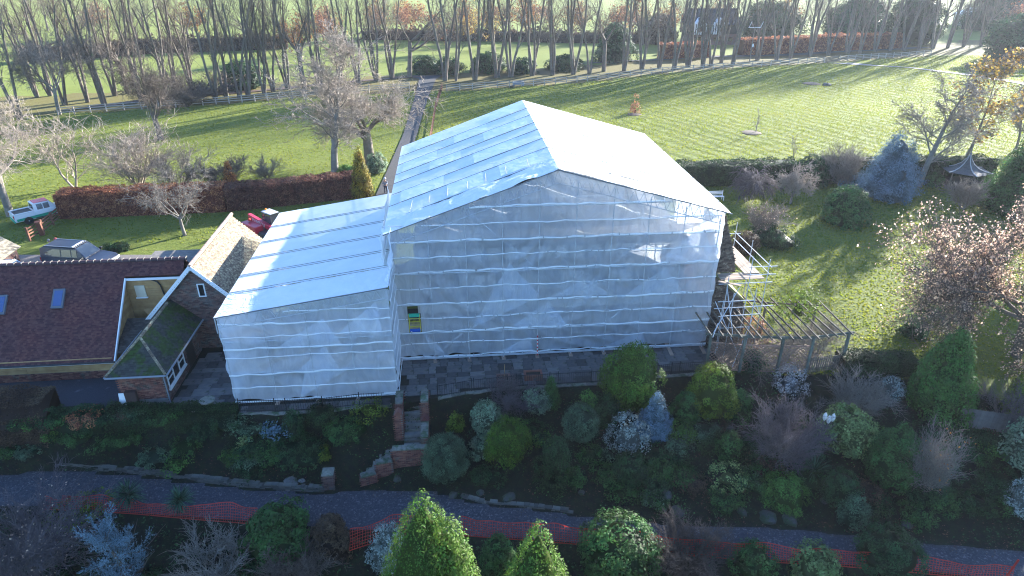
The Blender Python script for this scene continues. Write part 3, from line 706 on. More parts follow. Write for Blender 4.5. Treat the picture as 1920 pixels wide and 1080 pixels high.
bricks((-31, BV + .04, 0.0), (1, 0, 0), [(0, 0), (14.1, 0), (14.1, .55), (0, .55)], M['brick'], barn)
bx(-31, -16.92, BV + .15, BRV + 4.3, .02, 1.2).build('core_wall', M['mortar'], barn)
z = .56
while z < 1.35:
    for (a, b_) in ((-31, -26.5), (-26.5, -21.9), (-21.9, -16.9)): bx(a + .01, b_ - .01, BV + .01 + random.uniform(-.004, .004), BV + .06, z, z + .135).build('cladding_board', M['pine'], barn)
    z += .145
# side wall of the front range (below the right verge) and the recessed rear wall
def yroof(v): return BZE + (v - BV) * (BRZ - BZE) / (BRV - BV)
z = .1
while z < 4.9:
    v0 = max(BV, BV + (z + .14 - BZE) / ((BRZ - BZE) / (BRV - BV)) + .1) if z > 1.2 else BV
    if v0 < 3.6: bx(-16.9, -16.86 + random.uniform(0, .006), v0, 3.62, z, z + .14).build('cladding_board', M['pine'], barn)
    z += .15
z = .1
while z < 4.8:
    bx(-16.85, -13.0, 3.63, 3.68, z, z + .165).build('cladding_board', M['pine'], barn); z += .175
bx(-16.85, -13.1, 3.7, 8.5, .02, 4.6).build('core_wall', M['mortar'], barn)
for (a, b_) in [((-31, oz.y, oz.z - .06), (-16.7, oz.y, oz.z - .06)), ((-16.72, oz.y, oz.z - .03), (-16.72, 3.55, yroof(3.55) - .03)), ((-16.7, 3.52, yroof(3.5) - .04), (-13.2, 3.52, yroof(3.5) - .04))]:
    bm_(a, b_, .07, .14).build('fascia', M['white'], barn)
tb((-31, oz.y - .07, oz.z - .02), (-16.7, oz.y - .07, oz.z - .02), .06, 8).build('gutter', M['black'], barn)
for (uc, s0) in ((-20.45, 3.95), (-23.75, 3.7)):
    c = oz + Vector((uc - oz.x, 0, 0)) + ang.normalized() * (s0 + .1); n = Vector((1, 0, 0)).cross(ang).normalized(); e2 = ang.normalized()
    f = MB(); w, h = .34, .62
    f.prism([c + Vector((x, 0, 0)) + e2 * y for x, y in ((-w, -h), (w, -h), (w, h), (-w, h))], n * .13); sk = f.build('skylight', M['lead'], barn)
    g_ = MB(); g_.prism([c + n * .13 + Vector((x, 0, 0)) + e2 * y for x, y in ((-w + .1, -h + .14), (w - .1, -h + .14), (w - .1, h - .12), (-w + .1, h - .12))], n * .012); g_.build('pane', M['skyglass'], sk)
hz = bx(-16.35, -15.75, 3.56, 3.62, 3.55, 4.35).build('hatch', mat('pale_board', (.62, .55, .42), (.55, .47, .35), 2), barn)
bx(-16.4, -15.7, 3.52, 3.625, 3.48, 3.545).build('sill', M['white'], hz)
pp = [(-15.2, 3.55, 4.75), (-14.9, 3.55, 4.6), (-14.75, 3.55, 4.35), (-14.6, 3.55, 3.2), (-14.5, 3.4, 2.9)]
mb = MB()
for a, b_ in zip(pp[:-1], pp[1:]): mb.tube(a, b_, .045, n=8)
mb.build('drainpipe', M['black'], barn)
# small tiled lean-to in the corner
tiles((-16.85, .3, 1.5), (1, 0, 0), (0, 1, .42), [(0, 0), (1.6, 0), (1.6, 2.6), (0, 2.6)], M['greytile'], barn, name='lean_to_tiles')
bm_((-15.9, 3.5, 2.75), (-14.3, 2.2, 1.9), .5, .05).build('valley_board', M['pine'], barn)

# ---------------------------------------------------------------- brick cottage with the lichen roof
cot = thing('brick_cottage', 'brick gabled cottage with white bargeboards and a lichen covered tile roof', 'cottage', (float(BO[0]), float(BO[1]), 0), BA)
CU, CZ, CV, CE, HW = -12.35, 5.9, 2.9, 2.75, 3.0
bricks((CU - HW, CV, 0), (1, 0, 0), [(0, 0), (2 * HW, 0), (2 * HW, CE), (HW, CZ - .12), (0, CE)], M['brickgrey'], cot, holes=[(HW + .02, HW + .52, 3.75, 4.65), (HW + .7, HW + 1.55, 0, 2.05)])
bx(CU - HW + .02, CU + HW - .02, CV + .12, 11.5, .02, CE).build('core_wall', M['mortar'], cot)
tiles((CU + HW + .3, CV - .25, CE - .3), (0, 1, 0), (-1, 0, 1.0), [(0, 0), (9.0, 0), (9.0, 4.68), (0, 4.68)], M['lichen'], cot, name='roof_tiles')
tiles((CU - HW - .3, CV - .25, CE - .3), (0, 1, 0), (1, 0, 1.0), [(0, 0), (9.0, 0), (9.0, 4.68), (0, 4.68)], M['lichen'], cot, name='roof_tiles')
rt2 = MB(); rt2.lathe([(.12, -.17), (.12, .17)], axis='y', n=10); r2 = rt2.mesh('ridge_tile', mat('pink_ridge', (.42, .30, .24), (.34, .22, .17), 3, obj_rnd=.2))
for i in range(25): link('ridge_tile', r2, cot, loc=(CU, CV - .1 + i * .36, CZ + .08 + random.uniform(-.01, .01)))
for s in (-1, 1):
    bm_((CU, CV - .3, CZ + .0), (CU + s * (HW + .35), CV - .3, CE - .40), .05, .24, up=(0, 1, 0) if False else (0, 0, 1)).build('bargeboard', M['white'], cot)
    bx(CU + s * 2.0 - .06, CU + s * 2.0 + .06, CV - .35, CV, CZ - 2.25, CZ - 2.1).build('bracket', M['white'], cot)
wf = MB(); x0, x1, z0, z1 = CU + .05, CU + .5, 3.75, 4.65
wf.box(x0, x1, CV - .05, CV + .02, z0, z0 + .07); wf.box(x0, x1, CV - .05, CV + .02, z1 - .07, z1); wf.box(x0, x0 + .07, CV - .05, CV + .02, z0 + .07, z1 - .07); wf.box(x1 - .07, x1, CV - .05, CV + .02, z0 + .07, z1 - .07)
w = wf.build('window', M['upvc'], cot); bx(x0 + .07, x1 - .07, CV - .02, CV + .0, z0 + .07, z1 - .07).build('pane', M['glass'], w)
d = bx(CU + .72, CU + 1.53, CV - .012, CV + .01, .02, 2.04).build('door', M['black'], cot)

# ---------------------------------------------------------------- brick outbuilding with mossy hipped roof
ob = thing('brick_outbuilding', 'small brick outbuilding with a mossy hipped roof and white framed side windows', 'outbuilding', (float(BO[0]), float(BO[1]), 0), BA)
OU0, OU1, OV0, OV1, OZ = -15.30, -12.85, -2.95, 2.7, 2.15
bricks((OU0, OV0, 0), (1, 0, 0), [(0, .33), (OU1 - OU0, .33), (OU1 - OU0, OZ), (0, OZ)], M['brick'], ob)
bx(OU0, OU1, OV0 - .03, OV0 + .1, .02, .33).build('plinth', M['concrete'], ob)
bricks((OU1, OV0, 0), (0, 1, 0), [(0, 0), (OV1 - OV0, 0), (OV1 - OV0, OZ), (0, OZ)], M['brickgrey'], ob, holes=[(.35, 2.9, .75, 2.1), (3.4, 4.6, 0, 2.1)])
bx(OU0 + .1, OU1 - .12, OV0 + .12, OV1, .02, OZ - .05).build('core_wall', M['mortar'], ob)
ov = .38; a0, a1, b0, b1 = OU0 - ov, OU1 + ov, OV0 - ov, OV1 + .3; zc = OZ - .02; hw = (a1 - a0) / 2; rise = .95
tiles((a0, b0, zc), (1, 0, 0), (0, hw, hw * rise), [(0, 0), (2 * hw, 0), (hw, math.hypot(hw, hw * rise))], M['mossy'], ob, name='roof_tiles')
SL = math.hypot(hw, hw * rise)
tiles((a1, b0, zc), (0, 1, 0), (-hw, 0, hw * rise), [(0, 0), (b1 - b0, 0), (b1 - b0, SL), (hw, SL)], M['mossy'], ob, name='roof_tiles')
tiles((a0, b0, zc), (0, 1, 0), (hw, 0, hw * rise), [(0, 0), (b1 - b0, 0), (b1 - b0, SL), (hw, SL)], M['mossy'], ob, name='roof_tiles')
cm = (a0 + a1) / 2
for q, w_ in (((a0, b0, zc), 1), ((a1, b0, zc), 1)):
    n_ = 11
    for i in range(n_):
        p = Vector(q).lerp(Vector((cm, b0 + hw, zc + hw * rise)), (i + .1) / n_); p2 = Vector(q).lerp(Vector((cm, b0 + hw, zc + hw * rise)), (i + 1.02) / n_)
        t = MB(); t.tube(p + Vector((0, 0, .02)), p2 + Vector((0, 0, .03)), .075, n=7); t.build('hip_tile', M['lichen'], ob)
for i in range(12): t = MB(); y0 = b0 + hw + i * .34; t.tube((cm, y0, zc + hw * rise + .02), (cm, y0 + .345, zc + hw * rise + .03), .09, n=7); t.build('ridge_tile', M['lichen'], ob)
for a, b_ in (((a0, b0 - .05, zc - .03), (a1, b0 - .05, zc - .03)), ((a1 + .05, b0 - .05, zc - .03), (a1 + .05, b1, zc - .03)), ((a0 - .05, b0, zc - .03), (a0 - .05, b1, zc - .03))):
    tb(a, b_, .055, 8).build('gutter', mat('grey_gutter', (.22, .24, .27), rough=.5), ob)
tb((OU1 + .06, OV0 - .05, .05), (OU1 + .06, OV0 - .05, zc - .1), .035, 8).build('drainpipe', MATS['grey_gutter'], ob)
for x in (OU0 + .35, OU1 - .5): bm_((x, OV0 - .2, OZ - .12), (x, OV0, OZ - .32), .06, .06).build('bracket', M['black'], ob)
wf = MB(); y0, y1 = OV0 + .35, OV0 + 2.9; X0 = OU1 + .015
for yy_ in (y0, y0 + .83, y0 + 1.68, y1 - .06): wf.box(X0, X0 + .06, yy_, yy_ + .06, .75, 2.1)
for zz in (.75, 2.04): wf.box(X0, X0 + .06, y0, y1, zz, zz + .06)
for zz in (1.25, ): wf.box(X0, X0 + .055, y0, y0 + .83, zz, zz + .05); wf.box(X0, X0 + .055, y0 + 1.7, y1, zz, zz + .05)
w = wf.build('window', M['upvc'], ob)
for k in range(3): bx(X0 - .01, X0 + .012, y0 + .06 + k * .84, y0 + .83 + k * .84, .81, 2.04).build('pane', M['glass'], w)
bx(OU1 - .02, OU1 + .01, OV0 + 3.4, OV0 + 4.6, .02, 2.1).build('door', M['black'], ob)
bx(OU1 + .0, OU1 + .12, y0 - .05, y1 + .05, .62, .74).build('sill', M['upvc'], ob)
tagset(bx(-.22, .22, -.03, .03, 0, .92).build('leaning_board', M['white'], None, loc=B(OU0 + .12, OV0 - .32, .0), rz=BA, bevel=.01), 'white board leaning on the front wall of the brick outbuilding', 'board').rotation_euler.x = R_(-12)
o = tagset(bx(-.36, .36, -.14, .14, 0, .07).build('step_stone', M['concrete'], None, loc=B(OU0 + 1.75, OV0 - .33, .05), rz=BA, bevel=.015), 'pale flat step slab at the foot of the brick outbuilding front', 'step')
ns = thing('brown_stand', 'low brown boarded box against the outbuilding brickwork', 'box', B(OU0 + .62, OV0 - .25, 0.055), BA)
for k in range(4): bx(-.3 + k * .15, -.16 + k * .15, -.12, .12, 0, 1.02).build('board', mat('brown_board', (.07, .04, .035), (.05, .03, .028), 3), ns)
# corner roof seen at the left frame edge, behind the barn
fr = thing('stone_shed', 'stone tiled shed roof peeping over the barn ridge at its far end', 'shed', (*gz(-62, 535), -.35), BA)
tiles((2.6, 0, 2.0), (0, 1, 0), (-2.2, 0, 1.6), [(0, 0), (3.5, 0), (3.5, 2.9), (0, 2.9)], mat('old_stone_tile', (.25, .22, .16), (.16, .14, .11), 5, use_rnd=.4), fr, tw=.25, ex_=.17)
bx(-2.4, 2.3, .2, 3.3, 0, 2.0).build('wall', M['brickgrey'], fr)
# ================================================================ vegetation generators
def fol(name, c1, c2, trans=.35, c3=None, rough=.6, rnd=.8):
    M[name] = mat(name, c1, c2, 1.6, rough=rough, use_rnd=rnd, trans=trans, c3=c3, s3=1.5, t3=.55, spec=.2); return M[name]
fol('leaf_dark', (.024, .056, .022), (.04, .085, .03)); fol('leaf_mid', (.042, .10, .028), (.065, .135, .036)); fol('leaf_fresh', (.07, .15, .03), (.10, .19, .04))
fol('leaf_gold', (.10, .15, .018), (.15, .19, .025)); fol('leaf_thuja', (.055, .12, .018), (.11, .18, .024), rnd=.7); fol('leaf_grey', (.07, .12, .065), (.10, .155, .085))
fol('leaf_varieg', (.14, .21, .12), (.26, .32, .20)); fol('leaf_cream', (.22, .27, .10), (.15, .22, .07)); fol('leaf_blue', (.10, .175, .22), (.15, .25, .31), rnd=.7); fol('leaf_cedar', (.17, .26, .30), (.23, .33, .37))
fol('leaf_beech', (.40, .16, .08), (.26, .105, .06)); fol('leaf_beechdark', (.18, .075, .055), (.12, .06, .045)); fol('leaf_oak', (.62, .41, .30), (.48, .34, .26), .5); fol('leaf_yellow', (.42, .27, .06), (.34, .20, .06), .4)
fol('leaf_orange', (.36, .14, .04), (.28, .12, .05), .4); fol('leaf_golden_yew', (.30, .20, .02), (.12, .12, .02)); fol('leaf_silver', (.22, .27, .24), (.32, .36, .32)); fol('leaf_brown', (.075, .05, .035), (.10, .065, .04))
fol('leaf_hedge', (.025, .05, .018), (.045, .075, .025)); fol('leaf_lush', (.05, .125, .028), (.08, .17, .034)); fol('leaf_cord', (.05, .10, .06), (.075, .14, .075)); fol('leaf_whitefl', (.35, .33, .32), (.45, .42, .40))
M['bark'] = mat('bark', (.19, .15, .12), (.12, .10, .08), 3, bump=.5, bscale=12, use_rnd=.2, c3=(.13, .15, .07), s3=1.5, t3=.6)
M['barkpale'] = mat('pale_bark', (.26, .23, .19), (.18, .16, .135), 3, bump=.4, bscale=10, use_rnd=.2)
M['twig'] = mat('twig_brown', (.15, .115, .09), (.11, .085, .07), 1, use_rnd=.4); M['twigpale'] = mat('twig_pale', (.24, .20, .165), (.17, .145, .12), 1, use_rnd=.35)
M['twigpurple'] = mat('twig_purple', (.14, .11, .11), (.10, .08, .085), 1, use_rnd=.35); M['twigwhite'] = mat('twig_white', (.38, .31, .245), (.28, .23, .185), 1, use_rnd=.3)
M['twigdark'] = mat('twig_dark', (.06, .045, .04), (.09, .07, .06), 1, use_rnd=.35)

def unitv(a): return a / np.maximum(np.linalg.norm(a, axis=1, keepdims=True), 1e-6)
def leafquads(P, Nn, size, asp=.6, along=None, rs=rng):
    """one pointed quad per point; P,N (n,3); size scalar or (n,)"""
    n = len(P); Nn = unitv(Nn); a = rs.normal(size=(n, 3)) if along is None else along + rs.normal(size=(n, 3)) * .35
    T = unitv(np.cross(Nn, np.cross(a, Nn))); Bt = np.cross(Nn, T); s = np.broadcast_to(size, (n,))[:, None] * (.7 + .6 * rs.random((n, 1)))
    V = np.stack([P - T * s * .5, P + Bt * s * asp * .5, P + T * s * .5, P - Bt * s * asp * .5], 1).reshape(-1, 3)
    return V, np.arange(4 * n).reshape(n, 4)
def prof(kind, t):
    t = np.asarray(t, float)
    if kind == 'cone': return np.maximum((1 - t) ** .85, 0) * np.minimum(1, .75 + t * 3)
    if kind == 'egg': return np.sqrt(np.maximum(0, 1 - ((t - .36) / (.64 + .0)) ** 2)) * np.where(t < .36, np.minimum(1, .78 + t * .6), 1)
    if kind == 'spruce': return np.maximum(1 - t, 0) ** .72 * np.minimum(1, .7 + t * 4) * (1.08 - .30 * ((t * 9) % 1))
    if kind == 'thuja': return np.maximum(1 - t ** 1.5, 0) ** .8 * np.minimum(1, .8 + t * 2)
    if kind == 'column': return np.minimum(1, (1 - t) * 3.2 + .1) * np.minimum(1, .7 + t * 2)
    if kind == 'ball': return np.sqrt(np.maximum(0, 1 - (2 * t - 1) ** 2) ** .9) * .98 + .02
    return np.sqrt(np.maximum(0, 1 - t ** 2.2))      # dome
def shrub_mesh(name, kind, r, h, m, leaf=.1, cover=1.6, seed=1, lump=.30, clump=None, asp=.6, up=.0, peaks=None, core=.80, ragged=.10):
    rs = np.random.default_rng(seed); clump = clump or max(leaf * 1.8, .20 * min(r, h))
    area = 2 * math.pi * r * h * .8 + math.pi * r * r * .6; nl = int(min(26000, area * cover / (leaf * leaf * asp * .5)))
    nc = max(14, int(area / (clump * clump * 1.6))); per = max(6, nl // nc)
    t = rs.random(nc * 4); dt = .01; sl_ = np.abs(prof(kind, np.minimum(t + dt, 1)) - prof(kind, np.maximum(t - dt, 0))) / (2 * dt) * r / h
    w = (prof(kind, t) + .06) * np.sqrt(1 + np.minimum(sl_, 6) ** 2); t = t[rs.random(nc * 4) < w / w.max()][:nc]; nc = len(t)
    # top caps get some more
    th = rs.random(nc) * 2 * math.pi
    lo = 1 + lump * 2 * (vnoise(th * 1.1 + seed, t * 3.1 + 7, seed) - .5)
    rr = prof(kind, t) * r * lo * (.84 + .14 * rs.random(nc)); C = np.stack([np.cos(th) * rr, np.sin(th) * rr, t * h * .95], 1)
    crn = rs.random(nc); D = unitv(rs.normal(size=(nc * per, 3))); cen = np.repeat(C, per, 0)
    outd = unitv(np.stack([np.cos(th), np.sin(th), .25 + t * .9], 1)); outr = np.repeat(outd, per, 0)
    D = np.where((D * outr).sum(1, keepdims=True) < -.15, -D, D)
    cs = clump * (.65 + .7 * rs.random(nc)); rad = np.repeat(cs, per)[:, None] * (.7 + .35 * rs.random((nc * per, 1)))
    st = np.array([1, 1, 1 + up * 1.3]); P = cen + D * rad * st
    if ragged: P += outr * (rs.random((len(P), 1)) ** 3) * ragged
    Nn = D * .8 + outr * .6 + rs.normal(size=D.shape) * .35
    al = None if not up else outr * .5 + np.array([0, 0, 1.0]) * up
    P[:, 2] = np.maximum(P[:, 2], -.05)
    if peaks:
        k = P[:, 2] / h
        for (ax, ay, dz) in peaks[:1]: pass
    V, F = leafquads(P, Nn, leaf, asp, al, rs); rn = np.repeat(crn, per) * .6 + rs.random(nc * per) * .4
    # inner body
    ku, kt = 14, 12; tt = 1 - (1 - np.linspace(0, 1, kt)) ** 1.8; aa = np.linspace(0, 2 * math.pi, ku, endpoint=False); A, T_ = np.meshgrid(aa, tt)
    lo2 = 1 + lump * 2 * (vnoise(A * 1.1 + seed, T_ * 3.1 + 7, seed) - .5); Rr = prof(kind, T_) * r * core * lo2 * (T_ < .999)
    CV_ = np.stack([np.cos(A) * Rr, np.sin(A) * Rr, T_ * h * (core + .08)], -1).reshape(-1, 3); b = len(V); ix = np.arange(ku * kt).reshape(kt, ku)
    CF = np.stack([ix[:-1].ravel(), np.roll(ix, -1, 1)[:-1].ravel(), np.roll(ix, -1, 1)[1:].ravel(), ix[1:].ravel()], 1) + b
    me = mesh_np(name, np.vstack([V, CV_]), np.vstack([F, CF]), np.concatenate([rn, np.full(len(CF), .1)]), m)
    return me

SEGS = {}
def prisms(segs, n):
    """segs: array (k,8) p0,p1,r0,r1 -> V,F of open n-sided prisms"""
    s = np.asarray(segs, float).reshape(-1, 8); p0, p1, r0, r1 = s[:, :3], s[:, 3:6], s[:, 6:7], s[:, 7:8]; d = unitv(p1 - p0)
    ref = np.where(np.abs(d[:, 2:3]) < .9, np.array([[0, 0, 1.0]]), np.array([[1.0, 0, 0]])); x = unitv(np.cross(d, ref)); y = np.cross(d, x)
    ang = np.arange(n) * 2 * math.pi / n; V = []
    for pc, rr in ((p0, r0), (p1, r1)):
        for a in ang: V.append(pc + x * rr * math.cos(a) + y * rr * math.sin(a))
    V = np.stack(V, 1).reshape(-1, 3); k = len(s); base = (np.arange(k) * 2 * n)[:, None]
    F = np.concatenate([base + np.array([[i, (i + 1) % n, n + (i + 1) % n, n + i]]) for i in range(n)], 0)
    return V, F
def nrm(a): 
    l = math.sqrt(a[0] * a[0] + a[1] * a[1] + a[2] * a[2]) or 1; return (a[0] / l, a[1] / l, a[2] / l)
def grow(p, d, L, r, lev, P, out, rs):
    n = P['seg'][lev]; st = L / n; wob = P['wob'][lev]; tr = P['trop'][lev]; last = lev == P['levels'] - 1
    rend = r * P['taper'][lev]
    for i in range(n):
        d = nrm((d[0] + rs.gauss(0, wob), d[1] + rs.gauss(0, wob), d[2] + rs.gauss(0, wob) + tr))
        q = (p[0] + d[0] * st, p[1] + d[1] * st, p[2] + d[2] * st); r2 = r + (rend - r) / (n - i) if n > i else rend
        out[lev].append((*p, *q, r, r2))
        f = (i + 1) / n
        if not last and f >= P['start'][lev]:
            k = P['kids'][lev]; k = int(k) + (1 if rs.random() < k - int(k) else 0)
            for _ in range(k):
                a = rs.random() * 2 * math.pi; ang = P['ang'][lev] * (.7 + .6 * rs.random()); x = nrm((d[1] + .01, -d[0], .02)); 
                y = (d[1] * x[2] - d[2] * x[1], d[2] * x[0] - d[0] * x[2], d[0] * x[1] - d[1] * x[0]); ca, sa = math.cos(a), math.sin(a); s, c = math.sin(ang), math.cos(ang)
                nd = nrm(tuple(d[j] * c + (x[j] * ca + y[j] * sa) * s for j in range(3)))
                grow(q, nd, L * P['ratio'][lev] * (.6 + .7 * rs.random()) * (1.15 - .5 * f if P.get('conic') else 1), max(r2 * P['rr'][lev], P['rmin']), lev + 1, P, out, rs)
        p, r = q, r2
STY = dict(
 row=dict(levels=5, seg=[12, 6, 4, 3, 2], wob=[.05, .10, .16, .2, .2], trop=[.03, .09, .08, .05, .02], taper=[.25, .3, .3, .4, .5], start=[.30, .2, .2, .2, 0], kids=[2.0, 1.5, 1.6, 1.5, 0], ang=[.6, .6, .6, .6, 0], ratio=[.27, .55, .55, .6, 0], rr=[.38, .5, .55, .6, 0], rmin=.011),
 spread=dict(levels=6, seg=[4, 5, 5, 4, 3, 2], wob=[.05, .16, .2, .22, .25, .25], trop=[.02, .05, .05, .03, .02, 0], taper=[.7, .4, .4, .4, .4, .5], start=[.7, .3, .2, .2, .2, 0], kids=[3, 1.3, 1.5, 1.6, 1.4, 0], ang=[.8, .7, .7, .7, .7, 0], ratio=[1.25, .6, .6, .6, .6, 0], rr=[.55, .55, .55, .6, .7, 0], rmin=.010),
 birch=dict(levels=5, seg=[12, 5, 4, 4, 3], wob=[.04, .1, .15, .2, .2], trop=[.03, .05, .0, -.06, -.12], taper=[.12, .3, .3, .4, .5], start=[.22, .2, .2, .1, 0], kids=[1.8, 1.6, 1.8, 1.6, 0], ang=[.75, .6, .6, .6, 0], ratio=[.34, .5, .5, .55, 0], rr=[.4, .5, .5, .6, 0], rmin=.009, conic=True),
 vase=dict(levels=4, seg=[5, 5, 4, 3], wob=[.08, .12, .15, .18], trop=[.04, .06, .05, .04], taper=[.35, .3, .3, .4], start=[.15, .15, .2, 0], kids=[1.5, 1.6, 1.7, 0], ang=[.45, .5, .55, 0], ratio=[.6, .6, .55, 0], rr=[.6, .6, .6, 0], rmin=.008),
 weep=dict(levels=4, seg=[4, 5, 6, 5], wob=[.05, .15, .12, .1], trop=[.05, .0, -.22, -.3], taper=[.8, .4, .3, .4], start=[.75, .1, .1, 0], kids=[7, 2.6, 2.2, 0], ang=[1.1, .7, .6, 0], ratio=[.75, .7, .6, 0], rr=[.4, .5, .6, 0], rmin=.010))
def tree_mesh(style, H, r, seed, bark, twig, stems=1, spreadang=.15, tw=1.0, leafm=None, nleaf=0, leaf=.12, over=None, forkz=.0):
    P = dict(STY[style]); P.update(over or {}); P['rmin'] = P['rmin'] * tw
    rs = random.Random(seed); out = [[] for _ in range(P['levels'])]
    L0 = {'row': .95, 'birch': .97, 'spread': .30, 'vase': .62, 'weep': .75}[style] * H
    a0 = rs.random() * 6.28
    for k in range(stems):
        a = a0 + k * 6.283 / stems + rs.uniform(-.4, .4); s = spreadang * (.6 + .8 * rs.random()) if stems > 1 else spreadang * .3
        p = (math.cos(a) * r * .8 * (stems > 1), math.sin(a) * r * .8 * (stems > 1), -.15)
        grow(p, nrm((math.cos(a) * s, math.sin(a) * s, 1)), L0 * rs.uniform(.82, 1.05), r * (1 if stems == 1 else .75), 0, P, out, rs)
    # normalise the height
    allz = max(s[5] for l in out for s in l); k = H / allz
    def arr(l):
        a = np.array(l, float).reshape(-1, 8); a[:, :6] *= k; return a
    big = [arr(o) for o in out[:2] if o]; small = [arr(o) for o in out[2:] if o]
    V1, F1 = prisms(np.vstack(big[:1]), 8); V2, F2 = prisms(big[1], 5) if len(big) > 1 else (np.zeros((0, 3)), np.zeros((0, 4), int))
    tm = mesh_np('trunk', np.vstack([V1, V2]), np.vstack([F1, F2 + len(V1)]), np.random.default_rng(seed).random(len(F1) + len(F2)), bark, smooth=True)
    sm = np.vstack(small); V, F = prisms(sm, 3)
    cm_ = mesh_np('twigs', V, F, np.random.default_rng(seed).random(len(F)), twig)
    lm = None
    if leafm is not None and nleaf:
        rg = np.random.default_rng(seed); tips = small[-1] if len(small[-1]) > 50 else sm; i = rg.integers(0, len(tips), nleaf); pts = tips[i, 3:6] + rg.normal(size=(nleaf, 3)) * leaf * .8
        V, F = leafquads(pts, rg.normal(size=(nleaf, 3)) + np.array([0, 0, .6]), leaf, .7, None, rg); lm = mesh_np('leaves', V, F, rg.random(nleaf), leafm)
    return tm, cm_, lm
TREE_TRIS = [0]
def place_tree(meshes, P, label, cat='tree', name='bare_tree', group=None, rz=None, s=(1, 1, 1), tilt=(0, 0)):
    t = thing(name, label, cat, P, rz if rz is not None else random.uniform(0, 6.28), group); t.scale = s; t.rotation_euler[0] = tilt[0]; t.rotation_euler[1] = tilt[1]
    link('trunk', meshes[0], t); link('crown', meshes[1], t)
    if meshes[2] is not None: link('leaves', meshes[2], t)
    TREE_TRIS[0] += sum(2 * len(m.polygons) for m in meshes if m is not None); return t
def tree_at(px, pyb, pyt, style, wpx, seed, bark, twig, label, **k):
    P = gp(px, pyb); H = htop(P, pyt); kk = {a: k.pop(a) for a in ('name', 'cat', 'group', 's', 'tilt', 'rz') if a in k}
    ms = tree_mesh(style, H, k.pop('r', .05 + H * .018), seed, bark, twig, **k)
    # squeeze the crown to the photographed width
    co = np.zeros(len(ms[1].vertices) * 3); ms[1].vertices.foreach_get('co', co); co = co.reshape(-1, 3); w = np.percentile(np.hypot(co[:, 0], co[:, 1]), 96) * 2
    f = wid(P, wpx, H * .6) / w if wpx else 1; kk.setdefault('s', (f, f, 1)); kk.setdefault('rz', 0)
    return place_tree(ms, P, label, **kk)
def shrub_at(px, pyt, pyb, wpx, kind, m, label, name='shrub', cat='shrub', seed=None, group=None, leaf=.1, dy=.8, **k):
    P = gp(px, pyb); r = wid(P, wpx) / 2; y = P[1] + r * dy; x = P[0] * y / P[1]; z = float(terr(x, y)); Q = (x, y, z - .03)
    h = max(.25, htop(Q, pyt)); 
    r = wid(Q, wpx, h * .5) / 2
    me = shrub_mesh(name, kind, r, h, m, leaf=leaf, seed=seed if seed is not None else int(px * 7 + pyb), **k)
    o = link(name, me, None, loc=Q); tagset(o, label, cat, group); return o

# ---------------------------------------------------------------- hedges
def hedge(name, pts, w, h, m, label, leaf=.12, cover=1.35, group=None, top=None, seed=1, lump=.15, cat='hedge', parts=None, sink=0, m_top=None):
    """clipped hedge along ground points pts [(x,y)] (front foot line); w thickness behind it"""
    rs = np.random.default_rng(seed); pts = [np.array(p, float) for p in pts]; Vs, Fs, Rn = [], [], []; off = 0
    x0, y0 = pts[0]
    for a, b in zip(pts[:-1], pts[1:]):
        L_ = np.linalg.norm(b - a); d = (b - a) / L_; nb = np.array([-d[1], d[0]]); A_ = L_ * (2 * h + w); n = int(A_ * cover / (leaf * leaf * .35))
        u = rs.random(n) * L_; sel = rs.random(n); fr_ = h / (2 * h + w); vv = np.where(sel < fr_, 0, np.where(sel < 1 - fr_, rs.random(n) * w, w)); zz = np.where((sel >= fr_) & (sel < 1 - fr_), h, rs.random(n) * h)
        nn = np.where((sel < fr_)[:, None], np.append(-nb, .2), np.where((sel >= 1 - fr_)[:, None], np.append(nb, .2), np.array([0, 0, 1.0])))
        hh = h * (1 + lump * .5 * (vnoise(u * .8, vv, seed) - .5)) if top is None else np.interp(u / L_, [0, 1], top); zz = zz * hh / h
        dis = lump * (vnoise(u * 1.1, zz * 1.4 + vv, seed + 1) - .5) * 1.6 + rs.normal(size=n) * leaf * .3
        gx_ = a[0] + d[0] * u + nb[0] * vv; gy_ = a[1] + d[1] * u + nb[1] * vv
        P = np.stack([gx_, gy_, terr(gx_, gy_) + zz - sink], 1) + nn * dis[:, None]
        V, F = leafquads(P, nn + rs.normal(size=nn.shape) * .55, leaf, .65, None, rs); Vs.append(V); Fs.append(F + off); off += len(V); Rn.append(vnoise(u * 2, zz * 3, 4) * .5 + rs.random(n) * .5)
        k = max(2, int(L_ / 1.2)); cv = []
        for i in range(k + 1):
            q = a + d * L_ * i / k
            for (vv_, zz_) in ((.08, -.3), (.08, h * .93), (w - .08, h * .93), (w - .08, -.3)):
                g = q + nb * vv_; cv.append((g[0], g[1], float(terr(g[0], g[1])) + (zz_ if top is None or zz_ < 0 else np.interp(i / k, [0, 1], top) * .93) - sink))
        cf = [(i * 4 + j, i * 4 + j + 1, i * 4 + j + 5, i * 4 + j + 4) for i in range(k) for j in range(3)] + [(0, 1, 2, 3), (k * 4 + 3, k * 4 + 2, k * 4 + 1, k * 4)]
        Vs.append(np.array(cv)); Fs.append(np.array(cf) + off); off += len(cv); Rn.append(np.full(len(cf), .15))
    V = np.vstack(Vs); V[:, 0] -= x0; V[:, 1] -= y0
    o = link(name, mesh_np(name, V, np.vstack(Fs), np.concatenate(Rn), m), None, loc=(x0, y0, 0)); tagset(o, label, cat, group); return o
def G(px, py): return gp(px, py)[:2]
def hgt(px, pyb, pyt): return htop(gp(px, pyb), pyt)
hedge('beech_hedge', [G(112, 412), G(425, 398)], 2.0, hgt(260, 405, 358), M['leaf_beech'], 'clipped copper beech hedge with a straight top behind the pickup truck', leaf=.16, seed=2)
